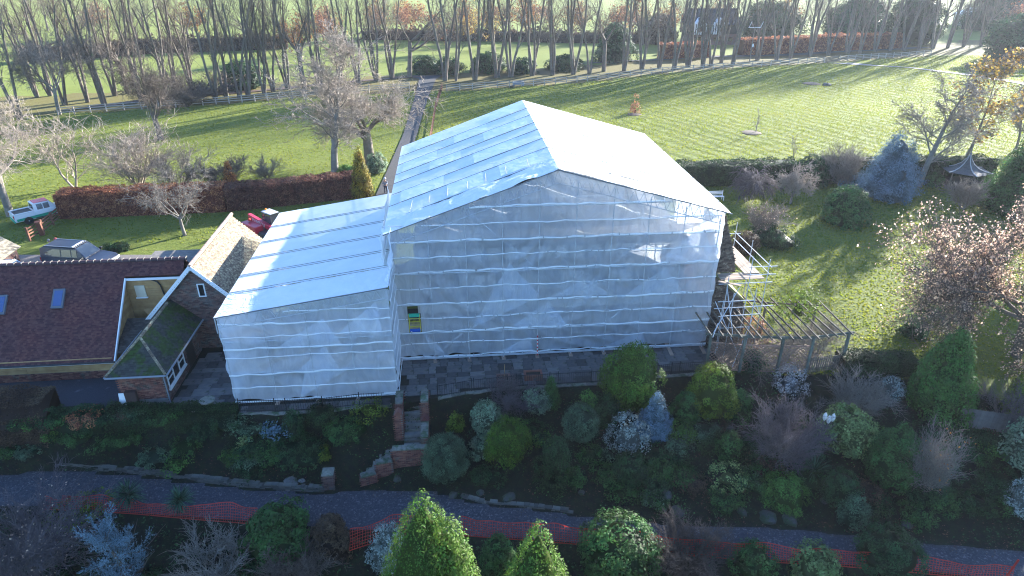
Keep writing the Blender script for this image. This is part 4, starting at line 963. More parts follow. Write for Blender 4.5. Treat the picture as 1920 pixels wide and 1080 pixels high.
hedge('beech_hedge', [G(428, 398), G(672, 372)], 2.2, hgt(560, 385, 343), M['leaf_beechdark'], 'darker taller stretch of copper beech hedge running up to the golden conifer', leaf=.16, seed=3)
shrub_at(436, 302, 362, 27, 'cone', M['leaf_orange'], 'small orange topiary spire rising from the beech hedge', name='topiary_spire', cat='topiary', leaf=.13, seed=5)
hedge('garden_hedge', [G(1268, 352), G(1500, 346)], 2.6, hgt(1400, 350, 312), M['leaf_hedge'], 'long clipped green hedge between the garden lawn and the paddock', leaf=.17, seed=6, lump=.3)
hedge('garden_hedge', [G(1545, 346), G(1860, 346)], 2.6, hgt(1700, 346, 303), M['leaf_hedge'], 'clipped dark hedge behind the blue spruce and the summerhouse', leaf=.17, seed=7, lump=.3)
shrub_at(1514, 292, 352, 62, 'dome', M['leaf_dark'], 'rounded topiary hump standing up from the long garden hedge', name='topiary_dome', cat='topiary', leaf=.15, seed=8, lump=.08)
hedge('yew_hedge', [G(1578, 706), G(1722, 710)], 1.5, 1.05, M['leaf_hedge'], 'low clipped dark hedge beside the little picket gate', leaf=.09, seed=9)
hedge('mixed_hedge', [G(200, 812), G(445, 806)], 1.0, .45, M['leaf_hedge'], 'brownish green clipped hedge along the terrace edge left of the sheeted wing', leaf=.10, seed=10, lump=.25)
hedge('brown_hedge', [G(-120, 846), G(95, 840)], 2.0, 1.35, M['leaf_brown'], 'brown twiggy hedge block beside the gravel yard', leaf=.09, seed=11, lump=.3)
hedge('boundary_hedge', [G(95, 828), G(195, 820)], 1.0, .6, M['leaf_dark'], 'dark hedge gap filler between the brown hedge and the copper shrub', leaf=.10, seed=12, lump=.35)
hedge('copper_hedge', [G(1392, 104), G(1690, 92)], 3, hgt(1500, 102, 72), M['leaf_beech'], 'long copper coloured hedge across the lane behind the tall trees', leaf=.45, seed=13)
hedge('copper_hedge', [G(1240, 112), G(1330, 108)], 3, hgt(1290, 110, 82), M['leaf_beech'], 'short copper hedge in front of the timbered house', leaf=.45, seed=14)
hedge('field_hedge', [G(40, 118), G(300, 100), G(540, 92)], 4, hgt(250, 103, 78), M['leaf_brown'], 'dark winter hedge line dividing the two far left fields', leaf=.5, seed=15, lump=1.2)
hedge('field_hedge', [G(680, 75), G(900, 78), G(1240, 82)], 6, hgt(900, 78, 62), M['leaf_brown'], 'russet winter hedge line beyond the trees in the middle', leaf=.5, seed=16, lump=1.6)

# ---------------------------------------------------------------- shrubs and conifers of the bank and the lower garden
BANK = [
 (1180, 655, 782, 104, 'egg', 'leaf_thuja', 'largest rounded golden green conifer, at the patio edge by the railing', 'conifer', dict(up=.5, leaf=.10, lump=.28, clump=.30)),
 (1032, 708, 768, 34, 'cone', 'leaf_mid', 'small neat green cone conifer near the brick planter', 'conifer', dict(up=.4, leaf=.07, lump=.05)),
 (1005, 735, 784, 46, 'ball', 'leaf_varieg', 'round pale variegated shrub beside the small green cone', 'shrub', {}),
 (912, 757, 828, 56, 'egg', 'leaf_varieg', 'upright pale variegated shrub above a smaller twin by the egg conifer', 'shrub', {}),
 (902, 822, 866, 40, 'dome', 'leaf_varieg', 'small low variegated bush left of the egg shaped conifer', 'shrub', {}),
 (951, 792, 888, 74, 'egg', 'leaf_thuja', 'egg shaped yellow green conifer in the middle of the bank', 'conifer', dict(up=.7, leaf=.09)),
 (1086, 765, 838, 64, 'ball', 'leaf_grey', 'smooth grey green ball shrub below the terrace planter', 'shrub', dict(lump=.08, leaf=.06)),
 (1098, 733, 795, 30, 'column', 'leaf_fresh', 'narrow lime green columnar shrub behind the grey green ball', 'shrub', dict(lump=.35)),
 (1222, 735, 835, 66, 'spruce', 'leaf_blue', 'small blue spruce below the big rounded conifer', 'conifer', dict(up=.0, leaf=.10, lump=.35, asp=.3, clump=.16, ragged=.15)),
 (1325, 688, 795, 88, 'egg', 'leaf_gold', 'golden bushy conifer in front of the pergola corner', 'conifer', dict(lump=.3)),
 (1280, 738, 804, 52, 'dome', 'leaf_mid', 'dark green bush tucked left of the golden conifer', 'shrub', {}),
 (1042, 820, 908, 40, 'column', 'leaf_dark', 'narrow dark upright conifer right of the egg conifer', 'conifer', dict(up=1.0, leaf=.08)),
 (1172, 783, 856, 74, 'dome', 'leaf_silver', 'feathery silver grey bush left of the small blue spruce', 'shrub', dict(cover=.8, lump=.4, core=.55, ragged=.2)),
 (1178, 860, 925, 60, 'ball', 'leaf_dark', 'dark rounded conifer low in the middle of the bank', 'conifer', {}),
 (1075, 884, 918, 38, 'dome', 'leaf_mid', 'small green cushion shrub near the foot of the bank', 'shrub', {}),
 (1358, 878, 926, 62, 'dome', 'leaf_cream', 'small pale grey leaved bush on the bare soil', 'shrub', dict(cover=.7, core=.4, ragged=.25, lump=.4)),
 (1362, 812, 868, 40, 'dome', 'leaf_mid', 'loose green shrub above the pale grey leaved bush', 'shrub', dict(lump=.4)),
 (1380, 733, 794, 40, 'dome', 'leaf_mid', 'green shrub right of the golden bushy conifer', 'shrub', dict(lump=.4)),
 (1125, 745, 804, 62, 'dome', 'leaf_dark', 'dark feathery juniper left of the largest conifer', 'shrub', dict(lump=.4, ragged=.3)),
 (1572, 772, 868, 94, 'ball', 'leaf_cream', 'yellow variegated shrub with white pampas plumes beside it', 'shrub', dict(leaf=.12)),
 (1657, 798, 925, 98, 'thuja', 'leaf_mid', 'broad dark green conifer below the tall right hand conifer', 'conifer', dict(up=.3, leaf=.10)),
 (1742, 620, 806, 120, 'thuja', 'leaf_lush', 'tall dense green conifer standing at the edge of the leafy lawn', 'conifer', dict(up=.8, leaf=.11, lump=.28, ragged=.12, clump=.26)),
 (1461, 898, 960, 86, 'dome', 'leaf_fresh', 'low bright green mound shrub beside the gravel path', 'shrub', dict(lump=.12)),
 (1563, 886, 958, 57, 'ball', 'leaf_dark', 'round dark green bush right of the bright green mound', 'shrub', {}),
 (1592, 930, 992, 42, 'dome', 'leaf_grey', 'grey leaved shrub at the path edge below the round dark bush', 'shrub', {}),
 (1475, 690, 745, 62, 'dome', 'leaf_whitefl', 'whitish seed headed shrub in front of the red lattice panels', 'shrub', dict(cover=.6, core=.5, ragged=.3, leaf=.07)),
 (1665, 710, 754, 40, 'dome', 'leaf_silver', 'small silvery shrub between the low hedge and the tall conifer', 'shrub', dict(cover=.8)),
 (1900, 712, 810, 76, 'dome', 'leaf_gold', 'sunlit yellow green laurel at the right end of the panel fence', 'shrub', dict(leaf=.14, lump=.35, ragged=.3)),
 (1905, 790, 900, 80, 'dome', 'leaf_varieg', 'pale variegated holly below the sunlit laurel', 'shrub', dict(leaf=.13, lump=.35, ragged=.3)),
 (1905, 905, 975, 66, 'dome', 'leaf_silver', 'silver leaved bush near the path at the far right', 'shrub', dict(lump=.4, cover=.8, ragged=.2)),
 (838, 823, 918, 84, 'egg', 'leaf_grey', 'large smooth grey green dome shrub right of the brick steps', 'shrub', dict(lump=.06, leaf=.06)),
 (853, 777, 818, 24, 'column', 'leaf_gold', 'tiny yellow conifer between the step walls and the variegated shrubs', 'conifer', dict(lump=.3)),
 (182, 778, 838, 50, 'dome', 'leaf_beech', 'copper leaved shrub at the corner of the gravel yard', 'shrub', dict(lump=.4, core=.6, ragged=.3)),
 (558, 772, 834, 27, 'column', 'leaf_dark', 'slim dark conifer column below the wing railing', 'conifer', dict(up=.8)),
 (525, 795, 835, 60, 'dome', 'leaf_blue', 'bluish spreading juniper left of the slim dark column', 'shrub', dict(lump=.5, cover=.9, core=.5, leaf=.12)),
 (570, 828, 893, 110, 'dome', 'leaf_dark', 'wide dark spreading yew above the pale boulder', 'shrub', dict(lump=.4)),
 (700, 770, 815, 70, 'dome', 'leaf_gold', 'yellowish fern like shrub left of the upper step pillar', 'shrub', dict(lump=.5, cover=.8, core=.5)),
 (650, 790, 838, 80, 'dome', 'leaf_mid', 'green shrub spreading over the bank left of the steps', 'shrub', dict(lump=.4)),
 (610, 788, 820, 60, 'dome', 'leaf_hedge', 'small leafed evergreen under the wing railing', 'shrub', dict(lump=.4)),
 (612, 842, 868, 26, 'dome', 'leaf_gold', 'little yellow green shrub above the lower brick pillar', 'shrub', dict(lump=.3)),
 (447, 852, 882, 52, 'dome', 'leaf_fresh', 'lime green cushion plant above the dry stone wall', 'shrub', dict(lump=.3)),
 (462, 822, 850, 24, 'dome', 'leaf_cream', 'tiny cream variegated bush above the lime green cushion', 'shrub', dict(core=.5, cover=.8)),
 (70, 852, 886, 46, 'dome', 'leaf_grey', 'grey green rosette shrub at the left end of the dry stone wall', 'shrub', {}),
 (35, 852, 880, 36, 'dome', 'leaf_mid', 'green clump at the very left above the path', 'shrub', {}),
 (250, 825, 862, 70, 'dome', 'leaf_mid', 'leafy green clump below the hedge left of centre', 'shrub', dict(lump=.5, ragged=.2)),
 (160, 836, 868, 60, 'dome', 'leaf_mid', 'leafy green clump under the copper shrub', 'shrub', dict(lump=.5, ragged=.2)),
 (345, 868, 900, 60, 'dome', 'leaf_fresh', 'light green ferny clump beside the path at left', 'shrub', dict(lump=.5, cover=.7, core=.5, ragged=.2)),
 (300, 850, 885, 56, 'dome', 'leaf_grey', 'grey green clump on the left bank', 'shrub', dict(lump=.5)),
 (400, 800, 840, 70, 'dome', 'leaf_dark', 'dark evergreen clump under the left end of the wing', 'shrub', dict(lump=.4)),
 (1640, 1002, 1100, 104, 'egg', 'leaf_dark', 'dark conifer poking up in front of the orange netting at right', 'conifer', dict(lump=.3)),
 (1520, 1038, 1110, 84, 'dome', 'leaf_cream', 'pale green leafy bush at the bottom right of centre', 'shrub', dict(lump=.4, leaf=.12)),
 (1400, 1030, 1100, 76, 'dome', 'leaf_mid', 'mid green bush below the netting right of the bare thicket', 'shrub', dict(lump=.4)),
 (1150, 995, 1140, 150, 'ball', 'leaf_mid', 'big glossy green ball bush at the bottom centre', 'shrub', dict(lump=.07, leaf=.11)),
 (540, 962, 1075, 125, 'dome', 'leaf_mid', 'broad leaved green rhododendron at the bottom left of centre', 'shrub', dict(lump=.3, leaf=.13)),
 (632, 972, 1060, 74, 'dome', 'leaf_brown', 'brown seed headed bush beside the broad leaved rhododendron', 'shrub', dict(lump=.4)),
 (738, 985, 1090, 64, 'dome', 'leaf_silver', 'whitish variegated shrub left of the twin topped conifer', 'shrub', dict(lump=.4, cover=.9)),
 (180, 950, 1010, 120, 'dome', 'leaf_gold', 'yellow green loose bush behind the blue cedar', 'shrub', dict(lump=.5, cover=.7, core=.5)),
 (935, 1010, 1100, 70, 'dome', 'leaf_mid', 'small green bush wedged between the two golden conifers', 'shrub', {}),
 (900, 885, 910, 40, 'dome', 'leaf_dark', 'low dark cushion under the egg shaped conifer', 'shrub', {}),
]
for (x, yt, yb, w, kd, mt, lb, ct, kk) in BANK:
    kk = dict(kk); lf = kk.pop('leaf', .09) * 1.22
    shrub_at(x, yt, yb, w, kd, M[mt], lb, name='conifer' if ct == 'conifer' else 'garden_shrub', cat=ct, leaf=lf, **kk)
CN = dict(leaf_dark='dark green', leaf_hedge='dull green', leaf_mid='mid green', leaf_grey='grey green', leaf_brown='brownish', leaf_fresh='bright green')
USED = set()
import re as _re
def short(l): 
    s = _re.split(r' (?:at|in|near|beside|above|below|behind|left|right|with|tucked|on|under|just|that|poking|wedged|standing|between|of|spreading) |,', l)[0]; return ' '.join(s.split()[-5:])
ANCH = [(b[0], (b[1] + b[2]) / 2, short(b[6])) for b in BANK] + [(1465, 800, 'big purplish bare shrub'), (1600, 735, 'pale bare dome shrub'), (1735, 870, 'thin multi stemmed shrub'), (818, 1000, 'twin topped golden conifer'), (1000, 1020, 'pointed golden conifer'), (235, 1040, 'blue cedar'), (60, 1010, 'grey pink bare bush'), (1290, 1040, 'dark bare thicket'), (640, 890, 'brick pillar'), (770, 800, 'garden steps')]
def autolabel(px, py, what, tail=''):
    c_ = sorted(ANCH, key=lambda q: math.hypot(q[0] - px, (q[1] - py) * 1.5))
    for q in c_[:6]:
        dx, dy = px - q[0], py - q[1]; w = ('right of' if dx > 0 else 'left of') if abs(dx) > abs(dy) else ('below' if dy > 0 else 'above')
        for pre in ('just ', 'a little ', 'further '):
            l = ('%s %s%s the %s%s' % (what, pre if w in ('right of', 'left of', 'below', 'above') else '', w, q[2], tail)).replace('  ', ' ')
            if l not in USED and len(l.split()) <= 16: USED.add(l); return l
    return what + tail
# the two big golden conifers nearest the camera
def conif(px, pyt, pyb, w, label, seed, peaks):
    P = gp(px, min(pyb, 1075)); P = (P[0], P[1] - wid(P, 20), 0)
    t = None; P = (*gz(px, pyb, -5.5), -5.7); H = htop(P, pyt); r = wid(P, w, H * .3) / 2
    t = thing('golden_conifer', label, 'conifer', P, 0)
    tb((0, 0, 0), (0, 0, H * .6), .14, 8).build('trunk', M['bark'], t)
    link('crown', shrub_mesh('crown', 'thuja', r, H, M['leaf_thuja'], leaf=.085, seed=seed, up=.9, lump=.16, clump=.17, cover=2.0, core=.84, ragged=.04), t)
    for (dx, f, rr) in peaks: link('side_spire', shrub_mesh('side_spire', 'thuja', r * rr, H * f, M['leaf_thuja'], leaf=.105, seed=seed + 3, up=.8, lump=.16, clump=.28, cover=1.6), t, loc=(dx, -.3, 0))
conif(824, 905, 1330, 292, 'larger golden green conifer with a twin top at the bottom edge', 71, [(.75, .95, .7)])
conif(1000, 962, 1380, 270, 'smaller pointed golden green conifer right of the twin topped one', 75, [(.55, .62, .75), (-.6, .5, .7)])
# filler evergreens on the bank and below the path
fill = 0
for i in range(900):
    if fill >= 110: break
    px = random.uniform(-20, 1940); py = random.uniform(800, 990)
    P = gp(px, py)
    if P[2] > -.4 or P[2] < -2.35 : continue
    if any(abs(px - b[0]) < b[3] * .42 and b[1] - 5 < py < b[2] + 12 for b in BANK): continue
    if 590 < px < 820 and 735 < py < 935: continue
    w = random.uniform(34, 80); mt = random.choice(['leaf_dark', 'leaf_dark', 'leaf_hedge', 'leaf_mid', 'leaf_mid', 'leaf_grey', 'leaf_brown', 'leaf_dark', 'leaf_fresh'] if px > 0 else ['leaf_dark'])
    shrub_at(px, py - w * .45, py + 6, w, random.choice(['dome', 'dome', 'ball']), M[mt], autolabel(px, py, 'low shaded %s shrub' % CN[mt]), name='bank_shrub', group='low shrubs filling the garden bank', leaf=.10, lump=.45, cover=1.0, core=.6, ragged=.15, seed=900 + i); fill += 1
fill = 0
for i in range(60):
    px = -60 + i * 34 + random.uniform(-10, 10); py = random.uniform(1050, 1120)
    if 700 < px < 1060 : continue
    P = (*gz(px, py, -4.4), -4.6); r = random.uniform(.5, .95)
    me = shrub_mesh('dark_shrub', 'dome', r, r * random.uniform(1.0, 1.5), M[(mk := random.choice(['leaf_dark', 'leaf_brown', 'leaf_dark', 'leaf_hedge']))], leaf=.12, lump=.4, cover=1.0, seed=1300 + i, ragged=.2)
    tagset(link('dark_shrub', me, None, loc=P), autolabel(px, py, 'shaded %s thicket shrub' % CN[mk]), 'shrub', 'shrubs in the thicket below the path')
# right side upper garden
shrub_at(1657, 246, 385, 136, 'spruce', M['leaf_blue'], 'tall blue spruce standing on the far lawn', name='blue_spruce', cat='conifer', leaf=.20, asp=.35, lump=.5, cover=1.3, seed=41, clump=.42, ragged=.5)
shrub_at(1578, 352, 428, 88, 'dome', M['leaf_mid'], 'large leathery green shrub in front of the tall blue spruce', leaf=.16, lump=.3, name='lawn_shrub')
shrub_at(1440, 425, 468, 84, 'dome', M['leaf_dark'], 'low dark shrub in the lawn bed near the side scaffold', leaf=.13, lump=.5, name='lawn_shrub', cover=.9)
shrub_at(1392, 437, 482, 50, 'ball', M['leaf_brown'], 'round clipped brown beech ball beside the side scaffold', leaf=.10, lump=.06, name='clipped_ball', cat='topiary')
shrub_at(1892, 225, 415, 120, 'cone', M['leaf_mid'], 'large feathery green conifer at the right edge beyond the oak', leaf=.2, lump=.45, name='garden_conifer', cat='conifer', ragged=.4)
shrub_at(1745, 325, 352, 40, 'dome', M['leaf_mid'], 'small light green shrub left of the summerhouse', leaf=.14, name='lawn_shrub')
shrub_at(1722, 570, 640, 84, 'dome', M['leaf_grey'], 'thin grey bush on the lawn under the oak', leaf=.09, cover=.35, core=.3, name='lawn_shrub', ragged=.4)
shrub_at(1710, 610, 636, 46, 'dome', M['leaf_dark'], 'low dark shrub in the round leaf covered bed on the lawn', leaf=.10, name='lawn_shrub')
shrub_at(1520, 562, 612, 66, 'dome', M['leaf_gold'], 'yellow leaved climber on top of the pergola', leaf=.12, cover=.6, core=.3, ragged=.6, name='climber', cat='climber').location = B(25.3, -.3, 2.4)
shrub_at(681, 275, 376, 44, 'cone', M['leaf_golden_yew'], 'slim golden yew at the right end of the beech hedge', name='golden_yew', cat='conifer', leaf=.14, lump=.15, up=.6, seed=51)
shrub_at(708, 288, 328, 38, 'ball', M['leaf_varieg'], 'white variegated round bush beside the driveway', name='lawn_shrub', leaf=.14)
shrub_at(648, 312, 336, 40, 'dome', M['leaf_fresh'], 'bright green low bush left of the white variegated one', name='lawn_shrub', leaf=.14)
shrub_at(228, 457, 474, 34, 'dome', M['leaf_dark'], 'small dark shrub beside the bonnet of the estate car', name='lawn_shrub', leaf=.10)
shrub_at(207, 459, 472, 24, 'dome', M['leaf_mid'], 'tiny green shrub on the grass above the estate car bonnet', name='lawn_shrub', leaf=.10)
shrub_at(1190, 178, 214, 17, 'cone', M['leaf_beech'], 'bronze young tree in a mulch ring in the paddock', name='young_tree', cat='tree', leaf=.22, cover=.6, core=.3)
for (x, yt, yb, w, mt, lb) in [(800, 108, 140, 60, 'leaf_dark', 'left of the three dark rhododendrons beyond the driveway'), (842, 108, 142, 50, 'leaf_dark', 'middle rhododendron behind the first paddock trees'), (915, 100, 138, 66, 'leaf_dark', 'wide dark rhododendron between the trunks beyond the paddock'),
        (980, 110, 140, 50, 'leaf_dark', 'low dark laurel behind the paddock trunks'), (1060, 106, 134, 70, 'leaf_hedge', 'low spreading laurel behind the middle trunks'), (455, 118, 170, 80, 'leaf_dark', 'ivy dark holly at the fence end in the left tree row'), (1150, 45, 118, 70, 'leaf_dark', 'dark evergreen tree behind the middle of the tree row'), (1868, -40, 62, 110, 'leaf_dark', 'dark conifer group at the top right corner')]:
    shrub_at(x, yt, yb, w, 'dome', M[mt], lb, name='evergreen', cat='shrub', leaf=.35, lump=.4)
for (x, yt, yb, w, mt) in [(1600, 0, 80, 120, 'leaf_dark'), (1710, -10, 85, 90, 'leaf_hedge'), (1900, 30, 120, 120, 'leaf_dark'), (1440, 10, 75, 110, 'leaf_hedge'), (1230, 30, 85, 80, 'leaf_brown')]:
    shrub_at(x, yt, yb, w, 'egg', M[mt], '%s hazy evergreen tree near the top right corner' % {1600: 'broad dark', 1710: 'tall dull green', 1900: 'rightmost dark', 1440: 'dull green pole side', 1230: 'brown'}[x], name='far_evergreen', cat='tree', group='far evergreens at the top right', leaf=.5, lump=.5)

# ---------------------------------------------------------------- blue cedar, palms, grasses
def cedar(P, R, H, label):
    t = thing('blue_cedar', label, 'conifer', P, 0); rs = random.Random(5); out = [[], [], []]
    pr = dict(levels=3, seg=[9, 9, 5], wob=[.03, .1, .15], trop=[.05, .03, 0], taper=[.2, .25, .4], start=[.1, .15, 0], kids=[6, 3.4, 0], ang=[1.25, .7, 0], ratio=[.62, .34, 0], rr=[.3, .5, 0], rmin=.012, conic=True)
    grow((0, 0, 0), (0, 0, 1), H, .16, 0, pr, out, rs); V, F = prisms(np.array(out[0] + out[1]), 5); link('trunk', mesh_np('trunk', V, F, np.zeros(len(F)), M['bark']), t)
    sg = np.array(out[1] + out[2] + out[2]); n = 42000; rg = np.random.default_rng(3); i = rg.integers(0, len(sg), n); f = rg.random((n, 1)); p = sg[i, :3] * (1 - f) + sg[i, 3:6] * f; al = unitv(sg[i, 3:6] - sg[i, :3])
    k = R / np.percentile(np.hypot(p[:, 0], p[:, 1]), 98); 
    Q = p + rg.normal(size=p.shape) * .025; Vv, Ff = leafquads(Q, rg.normal(size=p.shape) + np.array([0, 0, .8]), .11, .22, al * 2 + rg.normal(size=p.shape) * .5, rg)
    Vv[:, :2] *= k; link('needles', mesh_np('needles', Vv, Ff, rg.random(n), M['leaf_cedar']), t); t.children[0].scale = (k, k, 1)
P = (*gz(245, 1090, -4.0), -4.6); cedar(P, 1.95, htop(P, 966) * .74, 'pale blue cedar with drooping star like branches at the bottom left')
def rosette(P, R, label, n=130, name='cabbage_palm', stem=.5, m='leaf_cord', cat='palm', droop=.5, w=.05):
    t = thing(name, label, cat, P, 0); rg = np.random.default_rng(int(R * 1000)); V = []; F = []; 
    for i in range(n):
        a = rg.random() * 6.283; el = rg.uniform(-.35, 1.45); L_ = R * rg.uniform(.8, 1.05); d = np.array([math.cos(a) * math.cos(el), math.sin(a) * math.cos(el), math.sin(el)]); sd = np.array([-math.sin(a), math.cos(a), 0]); p = np.array([0, 0, stem]); b = len(V)
        for j in range(5):
            ww = w * (1, 1.1, .9, .6, .05)[j]; V += [p - sd * ww / 2, p + sd * ww / 2]; d = d + np.array([0, 0, -droop * .22]); d /= np.linalg.norm(d); p = p + d * L_ / 4
        F += [(b + 2 * j, b + 2 * j + 1, b + 2 * j + 3, b + 2 * j + 2) for j in range(4)]
    if stem > .3: tb((0, 0, -.2), (0, 0, stem), .08, 8).build('trunk', M['bark'], t)
    link('leaves', mesh_np('leaves', V, F, rg.random(len(F)), M[m]), t); return t
for (x, y, r, lb) in [(250, 928, 1.0, 'larger spiky cabbage palm standing through the orange netting'), (345, 938, .9, 'second spiky cabbage palm right of the larger one'), (145, 958, .38, 'small spiky cabbage palm at the left end of the netting')]:
    P = (*gz(x, y + 26, -2.6), -2.6); rosette(P, r, lb, n=170 if r > .5 else 60, stem=.95 if r > .5 else .25)
P = gp(1525, 890); rosette(P, 1.25, 'fountain of dark grass leaves below the variegated shrub', n=240, name='pampas_grass', stem=.1, m='leaf_cord', cat='grass clump', droop=1.1, w=.025)
pp_ = thing('pampas_plumes', 'three white feathery pampas plumes above the yellow variegated shrub', 'plumes', gp(1535, 862), 0)
for (dx, dz) in ((-.22, .15), (.02, -.05), (.22, .08)):
    h = htop(gp(1535, 862), 782) ; tb((dx * .3, .2, 0), (dx, .1, h - .45 + dz), .012, 5).build('stalk', M['twigpale'], pp_)
    mb = MB(); mb.lathe([(.01, -.28), (.08, -.16), (.115, 0), (.09, .14), (.02, .27)], c=(dx, .1, h - .2 + dz), n=9); mb.build('plume', mat('plume_white', (.72, .70, .66), (.6, .57, .53), 14, bump=.6, bscale=30), pp_, smooth=True)

# ---------------------------------------------------------------- bare trees and shrubs near and middle
T = tree_at
T(140, 352, 195, 'vase', 170, 11, M['twigwhite'], M['twigwhite'], 'pale barked small bare tree behind the left end of the beech hedge', stems=2, spreadang=.3, tw=2.2, r=.12, over=dict(levels=4))
T(262, 352, 205, 'vase', 175, 12, M['twigwhite'], M['twigwhite'], 'white stemmed vase shaped bare shrub behind the beech hedge', stems=7, spreadang=.45, tw=2.0, r=.10)
T(338, 354, 262, 'vase', 130, 13, M['twigpale'], M['twigpale'], 'fine pale bare shrub right of the white stemmed one', stems=6, spreadang=.55, tw=1.8, r=.07)
T(420, 350, 285, 'vase', 110, 14, M['twigpale'], M['twig'], 'low twiggy bare bush behind the topiary spire', stems=6, spreadang=.6, tw=1.8, r=.06)
T(500, 338, 290, 'vase', 70, 15, M['twigpale'], M['twigpale'], 'small bare bush behind the dark stretch of hedge', stems=5, spreadang=.6, tw=1.6, r=.05)
T(347, 442, 290, 'spread', 150, 16, M['barkpale'], M['twigpale'], 'slim pale trunked bare tree in front of the beech hedge', tw=1.2, r=.15, over=dict(kids=[3, 1.1, 1.2, 1.2, 1.1, 0], seg=[6, 5, 5, 4, 3, 2]))
T(302, 262, 45, 'spread', 175, 17, M['bark'], M['twig'], 'bare tree with a thick brown trunk alone on the left lawn', tw=2.4, r=.55)
T(628, 334, 42, 'birch', 250, 18, M['barkpale'], M['twigwhite'], 'tall slim pale trunked bare tree left of the driveway', tw=1.9, r=.26, over=dict(kids=[2.3, 1.9, 1.9, 1.6, 0], start=[.2, .2, .2, .1, 0], trop=[.03, .06, .04, .02, 0], ang=[.65, .6, .6, .6, 0]))
T(694, 306, 72, 'spread', 240, 19, M['bark'], M['twigwhite'], 'thick leaning bare tree beside the driveway with many fine twigs', tw=2.0, r=.6, tilt=(0, .06))
T(20, 405, 70, 'spread', 300, 20, M['barkpale'], M['twigwhite'], 'large pale bare tree at the left edge behind the pickup truck', tw=1.7, r=.4, over=dict(kids=[4, 1.5, 1.35, 1.35, 1.1, 0], ratio=[1.25, .66, .62, .6, .6, 0]))
T(-95, 330, 60, 'spread', 260, 21, M['barkpale'], M['twigpale'], 'pale bare tree cut by the left frame edge', tw=2.4, r=.4)
T(112, 215, 40, 'spread', 190, 22, M['barkpale'], M['twigpale'], 'bare tree by the left paddock fence corner', tw=2.4, r=.35)
T(368, 186, 132, 'vase', 150, 23, M['twig'], M['twig'], 'brown bare thicket in front of the left tree row', stems=9, spreadang=.8, tw=2.6, r=.1)
T(350, 200, 158, 'vase', 90, 24, M['twig'], M['twig'], 'low brown bush beside the brown thicket', stems=7, spreadang=.8, tw=2.6, r=.08)
# right garden
T(1722, 350, 118, 'birch', 175, 31, M['barkpale'], M['twigpale'], 'tall bare birch standing alone behind the lawn', tw=2.4, r=.26, over=dict(kids=[1.7, 1.6, 1.6, 1.3, 0]))
T(1808, 300, 80, 'birch', 120, 32, M['bark'], M['twigpale'], 'slender leaning tree with a few yellow leaves behind the summerhouse', tw=2.0, r=.16, leafm=M['leaf_yellow'], nleaf=1800, leaf=.30, tilt=(0, .10))
T(1905, 280, 150, 'birch', 90, 33, M['bark'], M['twigpale'], 'thin bare tree at the right edge of the paddock', tw=2.0, r=.12, tilt=(0, .08))
T(1775, 285, 205, 'birch', 40, 34, M['twigpale'], M['twigpale'], 'small bare sapling between the birch and the yellow leaved tree', tw=1.6, r=.06)
T(1482, 382, 300, 'spread', 78, 35, M['twigpale'], M['twigwhite'], 'small round bare tree in front of the garden hedge', tw=1.8, r=.14)
T(1574, 352, 262, 'vase', 92, 36, M['twigpale'], M['twigpale'], 'pale fan shaped bare shrub left of the blue spruce', stems=8, spreadang=.5, tw=2.2, r=.07)
T(1408, 372, 312, 'weep', 90, 37, M['barkpale'], M['twigpurple'], 'purple weeping mop headed tree in front of the garden hedge', tw=2.0, r=.11)
T(1430, 445, 372, 'vase', 84, 38, M['twigpale'], M['twigpale'], 'pinkish bare shrub in the lawn bed above the low dark shrub', stems=8, spreadang=.6, tw=1.8, r=.05, leafm=M['leaf_oak'], nleaf=500, leaf=.10)
T(1803, 392, 322, 'vase', 66, 39, M['twigpale'], M['twigpale'], 'pale bare shrub in front of the summerhouse', stems=8, spreadang=.5, tw=1.8, r=.05)
T(1486, 306, 250, 'birch', 20, 40, M['twigpale'], M['twigpale'], 'thin upright sapling against the sunlit paddock', tw=3, r=.13, over=dict(kids=[1.1, .9, .6, 0, 0]))
T(1417, 248, 200, 'birch', 14, 41, M['twigpale'], M['twigpale'], 'thin staked sapling in its mulch ring in the paddock', tw=3, r=.13, over=dict(kids=[1.1, .9, .6, 0, 0]))
oak = dict(tw=2.0, leafm=M['leaf_oak'], leaf=.16)
T(1905, 668, 395, 'spread', 400, 42, M['bark'], M['twig'], 'spreading oak with pinkish brown leaves at the right of the lawn', name='oak_tree', r=.38, nleaf=34000, over=dict(kids=[5, 1.8, 1.6, 1.6, 1.4, 0], ang=[1.15, .7, .7, .7, .7, 0], trop=[.02, .0, .02, .02, .02, 0]), **oak)
T(1950, 500, 290, 'spread', 260, 43, M['bark'], M['twig'], 'second oak with brown leaves behind the spreading one', name='oak_tree', r=.3, nleaf=9000, **oak)
T(1890, 800, 700, 'vase', 150, 44, M['twig'], M['twigpurple'], 'bare arching branches over the panel fence', stems=6, spreadang=.9, tw=1.4, r=.05)
